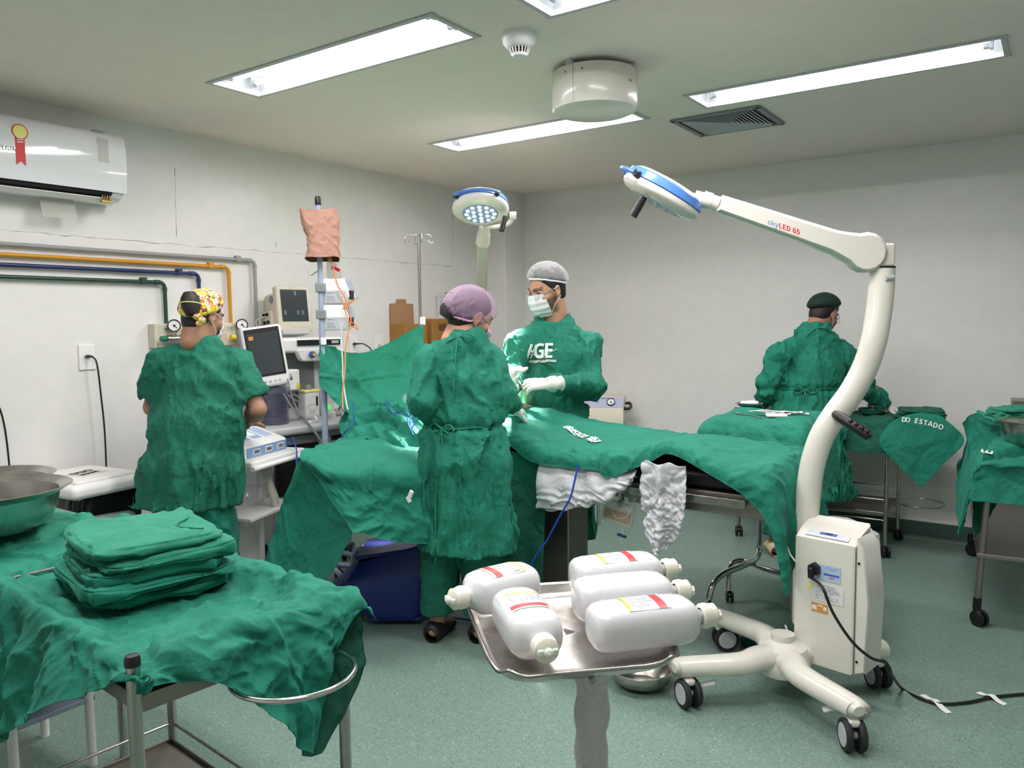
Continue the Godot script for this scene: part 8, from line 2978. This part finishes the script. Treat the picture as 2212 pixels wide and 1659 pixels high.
		part(sa, "bow", a, M.green_pale)
		# neck tie and back seam
		if q.get("back_tie", true):
			a = MB.new()
			var nt := neck - f * 0.075 + up * 0.0
			a.tube(spline([nt, nt + r * 0.05 + up * 0.012 - f * 0.012, nt + r * 0.09 - up * 0.01, nt + r * 0.04 - f * 0.016, nt], 5), 0.005, 7, true, 0.6)
			a.tube(spline([nt, nt - r * 0.04 - f * 0.02 - up * 0.02, nt - r * 0.07 - f * 0.025 - up * 0.05], 5), 0.005, 7, true, 0.6)
			a.tube(spline([nt, nt - f * 0.04 - up * 0.1, nt - f * 0.062 - up * 0.22, nt - f * 0.06 - up * 0.30], 6), 0.005, 7, true, 0.6)
			part(gown, "neck_tie", a, M.green_pale)
	return t

func hair_cap(hc: Vector3, hb: Basis, s: float, low := -0.075) -> MB:
	var f := Sdf.new(hc - Vector3(0.15, 0.15, 0.15), hc + Vector3(0.15, 0.16, 0.15), 0.0065)
	f.ball(hc + hb * (Vector3(0, 0.031, -0.022) * s), Vector3(0.083, 0.098, 0.1) * s, hb, 0.01)
	f.ball(hc + hb * (Vector3(0, -0.04, -0.055) * s), Vector3(0.06, 0.06, 0.05) * s, hb, 0.03)
	f.cut(hc + hb * (Vector3(0, 0.05, 0.05) * s), hb * Vector3(0, -0.45, 0.89))
	f.cut(hc + hb * (Vector3(0, low, 0) * s), hb * Vector3(0, -1, 0))
	f.cut(hc + hb * (Vector3(0, 0.0, 0.012) * s), hb * Vector3(0, -0.6, 0.8))
	var a := MB.new()
	f.net(a)
	return a
func look(dir: Vector3, tilt := Vector3.UP) -> Basis:
	var z := dir.normalized()
	var x := tilt.cross(z).normalized()
	return Basis(x, z.cross(x), z)

func people() -> void:
	var side := Vector3(0.819, 0, -0.573)
	var fwd := Vector3(0.573, 0, 0.819)
	var a: MB
	# ================= woman surgeon, seen from behind =================
	var f := Vector3(-0.292, 0, -0.956)
	var foot_l := fl(945, 1376)
	var foot_r := fl(1040, 1378)
	var mid := foot_l.lerp(foot_r, 0.5)
	var d := 3.62
	var hb := look(Vector3(0.35, -0.42, -0.85), Vector3(0.12, 1, 0))
	var hc := at(1020, 684, d + 0.04)
	var t := figure({"label": "woman surgeon seen from behind, green gown, lilac hair net", "at": mid, "face": f, "head": hc, "head_basis": hb, "neck": at(1003, 726, d), "shoulders": [at(1062, 780, d + 0.06), at(925, 780, d - 0.06)], "elbows": [at(1077, 850, d + 0.0), at(915, 868, d - 0.12)], "wrists": [at(1108, 884, d + 0.26), at(965, 905, d + 0.28)], "hands": [[Vector3(-0.35, -0.15, -0.9), Vector3(-0.3, -0.9, 0.1), -1.0, [0.5, 0.4, 0.4, 0.4, 0.4]], [Vector3(0.2, -0.2, -0.95), Vector3(0.3, -0.9, 0.1), 1.0, [0.5, 0.4, 0.4, 0.4, 0.4]]], "gloves": true, "hip": at(1000, 985, d), "waist": at(998, 918, d), "hem": 0.455, "hem_at": at(1008, 1185, d), "feet": [foot_r, foot_l], "hem_r": 0.168, "waist_r": 0.118, "wide": 0.98, "sleeve": 0.97, "cloth": M.green_gown, "trouser_cloth": M.green_scrub, "trouser_hem": 0.125, "bow_side": -0.06})
	part(t, "hair", hair_cap(hc, hb, 1.0, -0.09), M.hair)
	var cb := look(Vector3(0.35, -0.1, -0.93), Vector3(0.22, 1, 0.28))
	a = MB.new()
	var rows := dome(hc + hb * Vector3(0, 0.022, -0.03), cb, Vector3(0.105, 0.115, 0.135), 1.92, 0.028, 38, 0.84)
	a.grid(rows, true, 1.0)
	var cap := part(t, "hair_net", a, M.net_lilac, "lilac gathered disposable hair net")
	a = MB.new()
	a.tube(Array(rows[25]) + [rows[25][0]], 0.005, 8, false)
	part(cap, "elastic_band", a, M.net_lilac_band)
	a = MB.new()
	a.lathe([Vector2(0, -0.045), Vector2(0.04, -0.035), Vector2(0.052, 0), Vector2(0.04, 0.035), Vector2(0, 0.045)], Transform3D(hb, hc + hb * Vector3(0, -0.02, -0.115)), 18)
	part(t, "hair_bun", a, M.hair)
	face_mask(t, hc, hb, 1.0, M.mask_pink)
	# ================= man surgeon =================
	f = Vector3(0.31, 0, 0.95).normalized()
	d = 4.40
	var o := at(1192, 760, d)
	var mr := f.cross(Vector3.UP)
	hb = look(Vector3(-0.28, -0.30, 0.9), Vector3(0.05, 1, 0))
	hc = at(1180, 627, d - 0.02)
	var lf := Vector3(o.x, 0, o.z) - mr * 0.1
	var rf := Vector3(o.x, 0, o.z) + mr * 0.1
	t = figure({"label": "man surgeon in printed green gown, glasses, white hair net, holding a needle", "at": Vector3(o.x, 0, o.z), "face": f, "head": hc, "head_basis": hb, "head_size": 1.06, "beard": 0.85, "neck": at(1196, 690, d + 0.03), "shoulders": [at(1118, 742, d - 0.06), at(1268, 745, d + 0.04)], "elbows": [at(1105, 815, d - 0.14), at(1278, 832, d - 0.08)], "wrists": [at(1106, 838, d - 0.34), at(1186, 829, d - 0.37)], "hands": [[Vector3(0.25, 0.9, 0.1), Vector3(0.7, -0.1, -0.3), -1.0, [0.1, 0.9, 0.95, 1.0, 1.0]], [Vector3(-0.93, -0.06, 0.2), Vector3(-0.1, -0.7, -0.6), -1.0, [0.35, 0.2, 0.26, 0.32, 0.4]]], "gloves": true, "hip": at(1196, 985, d), "waist": at(1192, 915, d), "hem": 0.30, "hem_at": at(1205, 1190, d), "feet": [rf, lf], "hem_r": 0.16, "waist_r": 0.122, "wide": 1.06, "sleeve": 0.93, "cuff": 1.0, "cloth": M.green_gown, "sash": false, "neck_open": 1.12, "skin": Color(0.52, 0.285, 0.185)})
	part(t, "hair", hair_cap(hc, hb, 1.06, -0.06), M.hair)
	cb = look(Vector3(-0.28, 0.1, 0.95), Vector3(0.12, 1, -0.22))
	a = MB.new()
	rows = dome(hc + hb * Vector3(0, 0.055, -0.028), cb, Vector3(0.106, 0.1, 0.126), 1.72, 0.022, 34, 0.86, 2.0)
	a.grid(rows, true, 1.0)
	cap = part(t, "hair_net", a, M.net_white, "white gathered disposable hair net")
	a = MB.new()
	a.tube(Array(rows[25]) + [rows[25][0]], 0.005, 8, false)
	part(cap, "elastic_band", a, M.net_white_band)
	face_mask(t, hc, hb, 1.06, M.mask)
	glasses(t, hc, hb, 1.06)
	# print on the chest
	var chest := at(1160, 757, d - 0.165)
	var cr := -mr
	var cn := (f + Vector3(0, 0.12, 0)).normalized()
	var cu := cn.cross(cr).normalized()
	for k in 3:
		var hp := hit(last_gown, chest + cr * (k - 1) * 0.052 + cn * 0.15, -cn)
		var up3 = (cu - hp[1] * cu.dot(hp[1])).normalized()
		txt(t, "print", "HGE"[k], 0.082, hp[0] + hp[1] * 0.005, up3.cross(hp[1]), up3, M.print, true, 0.007, 0.92)
	var words := ["HOSPITAL", "GERAL", "DO", "ESTADO"]
	var wx := [-0.05, 0.006, 0.036, 0.068]
	for k in 4:
		var hp := hit(last_gown, chest + cr * wx[k] - cu * 0.056 + cn * 0.15, -cn)
		var up3 = (cu - hp[1] * cu.dot(hp[1])).normalized()
		txt(t, "print", words[k], 0.0135, hp[0] + hp[1] * 0.004, up3.cross(hp[1]), up3, M.print, true, 0.004, 0.82)
	var sw := []
	for q in [[-0.085, 0.004], [-0.05, -0.016], [0.0, -0.022], [0.05, -0.012], [0.095, 0.014]]:
		sw.append(hit(last_gown, chest + cr * q[0] + cu * q[1] + cn * 0.15, -cn)[0] + cn * 0.004)
	a = MB.new()
	a.tube(spline(sw, 6), 0.004, 6, true, 0.4)
	part(t, "print_swoosh", a, M.print)
	# needle held in the right hand
	var n0 := at(1128, 796, d - 0.39)
	var nt := thing("suture_needle", "dark curved needle holder and thread in the surgeon's raised hand", "surgical tool", n0)
	a = MB.new()
	a.tube([at(1120, 801, d - 0.38), at(1139, 793, d - 0.4)], 0.006, 8)
	part(nt, "holder", a, M.black)
	a = MB.new()
	a.tube(spline([at(1139, 793, d - 0.4), at(1158, 785, d - 0.4), at(1173, 776, d - 0.4), at(1180, 767, d - 0.4)], 6), 0.0018, 6)
	part(nt, "thread", a, M.ink)
	# ================= nurse at the electrosurgical unit =================
	d = 3.8
	f = Vector3(-0.46, 0, -0.89).normalized()
	o = at(430, 900, d)
	mr = f.cross(Vector3.UP)
	hb = look(Vector3(-0.1, -0.28, -0.95), Vector3(0, 1, 0))
	hc = at(440, 684, d + 0.02)
	t = figure({"label": "nurse in green scrubs seen from behind, patchwork cap and black bun", "at": Vector3(o.x, 0, o.z), "face": f, "head": hc, "head_basis": hb, "head_size": 0.98, "neck": at(440, 742, d), "shoulders": [at(515, 792, d + 0.02), at(348, 782, d - 0.03)], "elbows": [at(556, 884, d + 0.02), at(330, 880, d + 0.08)], "wrists": [at(533, 912, d + 0.2), at(400, 905, d + 0.3)], "hands": [[Vector3(-0.6, 0.15, -0.75), Vector3(0, -1, 0.2), -1.0, [0.4, 0.3, 0.3, 0.35, 0.4]], []], "gloves": false, "hip": at(412, 1010, d), "waist": at(425, 925, d), "hem": 0.63, "hem_at": at(402, 1085, d), "feet": [Vector3(o.x, 0, o.z) + mr * 0.1, Vector3(o.x, 0, o.z) - mr * 0.1], "hem_r": 0.172, "waist_r": 0.145, "wide": 1.0, "sleeve": 0.3, "cloth": M.green_scrub, "trouser_cloth": M.green, "sash": false, "neck_open": 0.8, "skin": Color(0.36, 0.19, 0.12)})
	part(t, "hair", hair_cap(hc, hb, 0.98, -0.085), M.hair)
	var patch := patchwork()
	a = MB.new()
	cb = look(Vector3(-0.1, 0.35, -0.93), Vector3(0.25, 1, 0.2))
	rows = dome(hc + hb * Vector3(0, 0.03, -0.02), cb, Vector3(0.1, 0.1, 0.118), 1.5, 0.006, 12, 0.93, 1.0)
	a.grid(rows, true, 1.0, Rect2(0, 0, 4, 1.3))
	cap = part(t, "cap", a, patch, "bright patchwork printed cap")
	a = MB.new()
	var bp := at(412, 656, d - 0.1)
	a.lathe([Vector2(0, -0.06), Vector2(0.03, -0.052), Vector2(0.045, -0.015), Vector2(0.042, 0.03), Vector2(0.025, 0.055), Vector2(0, 0.06)], Transform3D(Basis(Vector3(0, 0, 1), 0.2), bp), 20)
	var bun := part(t, "hair_bun", a, M.hair)
	a = MB.new()
	var tie := []
	for k in 17:
		tie.append(bp + Vector3(0, 0.0, 0) + side * 0.046 * cos(TAU * k / 16.0) + fwd * 0.046 * sin(TAU * k / 16.0) + Vector3(0, 0.008 * sin(TAU * k / 16.0), 0))
	a.tube(tie, 0.0025, 6, false)
	part(bun, "hair_tie", a, M.yellow_pale)
	a = MB.new()
	var kp := at(431, 689, d - 0.1)
	for e in [[-0.012, 0.012, 0.02], [0.012, -0.008, 0.02], [-0.002, -0.022, 0.018]]:
		a.lathe([Vector2(0, -e[2]), Vector2(e[2] * 0.8, -e[2] * 0.5), Vector2(e[2], 0), Vector2(e[2] * 0.8, e[2] * 0.5), Vector2(0, e[2])], Transform3D(Basis(), kp + side * e[0] + Vector3(0, e[1], 0)), 14)
	part(cap, "cap_knot", a, patch)
	face_mask(t, hc, hb, 0.98, M.mask)
	# ================= nurse at the back table =================
	d = 5.0
	f = Vector3(-0.42, 0, -0.91).normalized()
	mr = f.cross(Vector3.UP)
	hb = look(Vector3(0.3, -0.45, -0.85), Vector3(0.1, 1, 0))
	hc = at(1781, 676, d + 0.1)
	var sf := fl(1672, 1196)
	t = figure({"label": "gowned nurse with dark green cap reaching over the back table", "at": Vector3(sf.x + 0.12, 0, sf.z - 0.03), "face": f, "head": hc, "head_basis": hb, "head_size": 0.98, "neck": at(1760, 708, d + 0.04), "shoulders": [at(1822, 766, d + 0.06), at(1682, 768, d - 0.02)], "elbows": [at(1868, 832, d + 0.06), at(1660, 832, d + 0.0)], "wrists": [at(1912, 876, d + 0.16), at(1650, 868, d + 0.18)], "hands": [[Vector3(0.72, -0.42, -0.47), Vector3(-0.4, -0.9, 0.1), -1.0, [0.2, 0.12, 0.1, 0.12, 0.16]], [Vector3(-0.25, -0.85, -0.3), Vector3(0.6, -0.2, -0.6), 1.0, [0.4, 0.4, 0.4, 0.4, 0.4]]], "gloves": true, "hip": at(1742, 915, d), "waist": at(1738, 838, d + 0.02), "hem": 0.36, "hem_at": at(1760, 1070, d), "feet": [sf + mr * 0.2, sf], "hem_r": 0.16, "waist_r": 0.128, "wide": 1.15, "sleeve": 0.96, "cloth": M.green_gown, "trouser_cloth": M.green_scrub, "shoe": M.shoe_cream, "skin": Color(0.36, 0.19, 0.12), "bow_side": -0.03})
	part(t, "hair", hair_cap(hc, hb, 0.98, -0.08), M.hair)
	a = MB.new()
	cb = look(Vector3(0.3, 0.0, -0.95), Vector3(-0.2, 1, 0.35))
	rows = dome(hc + hb * Vector3(0, 0.028, -0.025), cb, Vector3(0.1, 0.098, 0.125), 1.55, 0.01, 10, 0.9, 4.0)
	a.grid(rows, true, 1.0)
	part(t, "cap", a, M.cap_dark)
	face_mask(t, hc, hb, 0.98, M.mask)
	glasses(t, hc, hb, 0.98)

# squares of plain bright print
func patchwork() -> StandardMaterial3D:
	var im := Image.create(256, 256, false, Image.FORMAT_RGB8)
	var rng := RandomNumberGenerator.new()
	rng.seed = 21
	var cs := [srgb(232, 214, 40), srgb(240, 238, 230), srgb(30, 28, 28), srgb(170, 46, 44), srgb(226, 160, 50), srgb(236, 230, 120), srgb(200, 200, 206)]
	for i in 8:
		for j in 8:
			var c: Color = cs[rng.randi() % cs.size()]
			im.fill_rect(Rect2i(i * 32, j * 32, 32, 32), c)
			for k in 5:
				im.fill_rect(Rect2i(i * 32 + rng.randi() % 24, j * 32 + rng.randi() % 24, 3 + rng.randi() % 8, 3 + rng.randi() % 8), cs[rng.randi() % cs.size()])
			im.fill_rect(Rect2i(i * 32, j * 32, 32, 2), srgb(26, 24, 24))
			im.fill_rect(Rect2i(i * 32, j * 32, 2, 32), srgb(26, 24, 24))
	return mat("patchwork", Color.WHITE, 0.85, 0.0, {"albedo_texture": ImageTexture.create_from_image(im)})
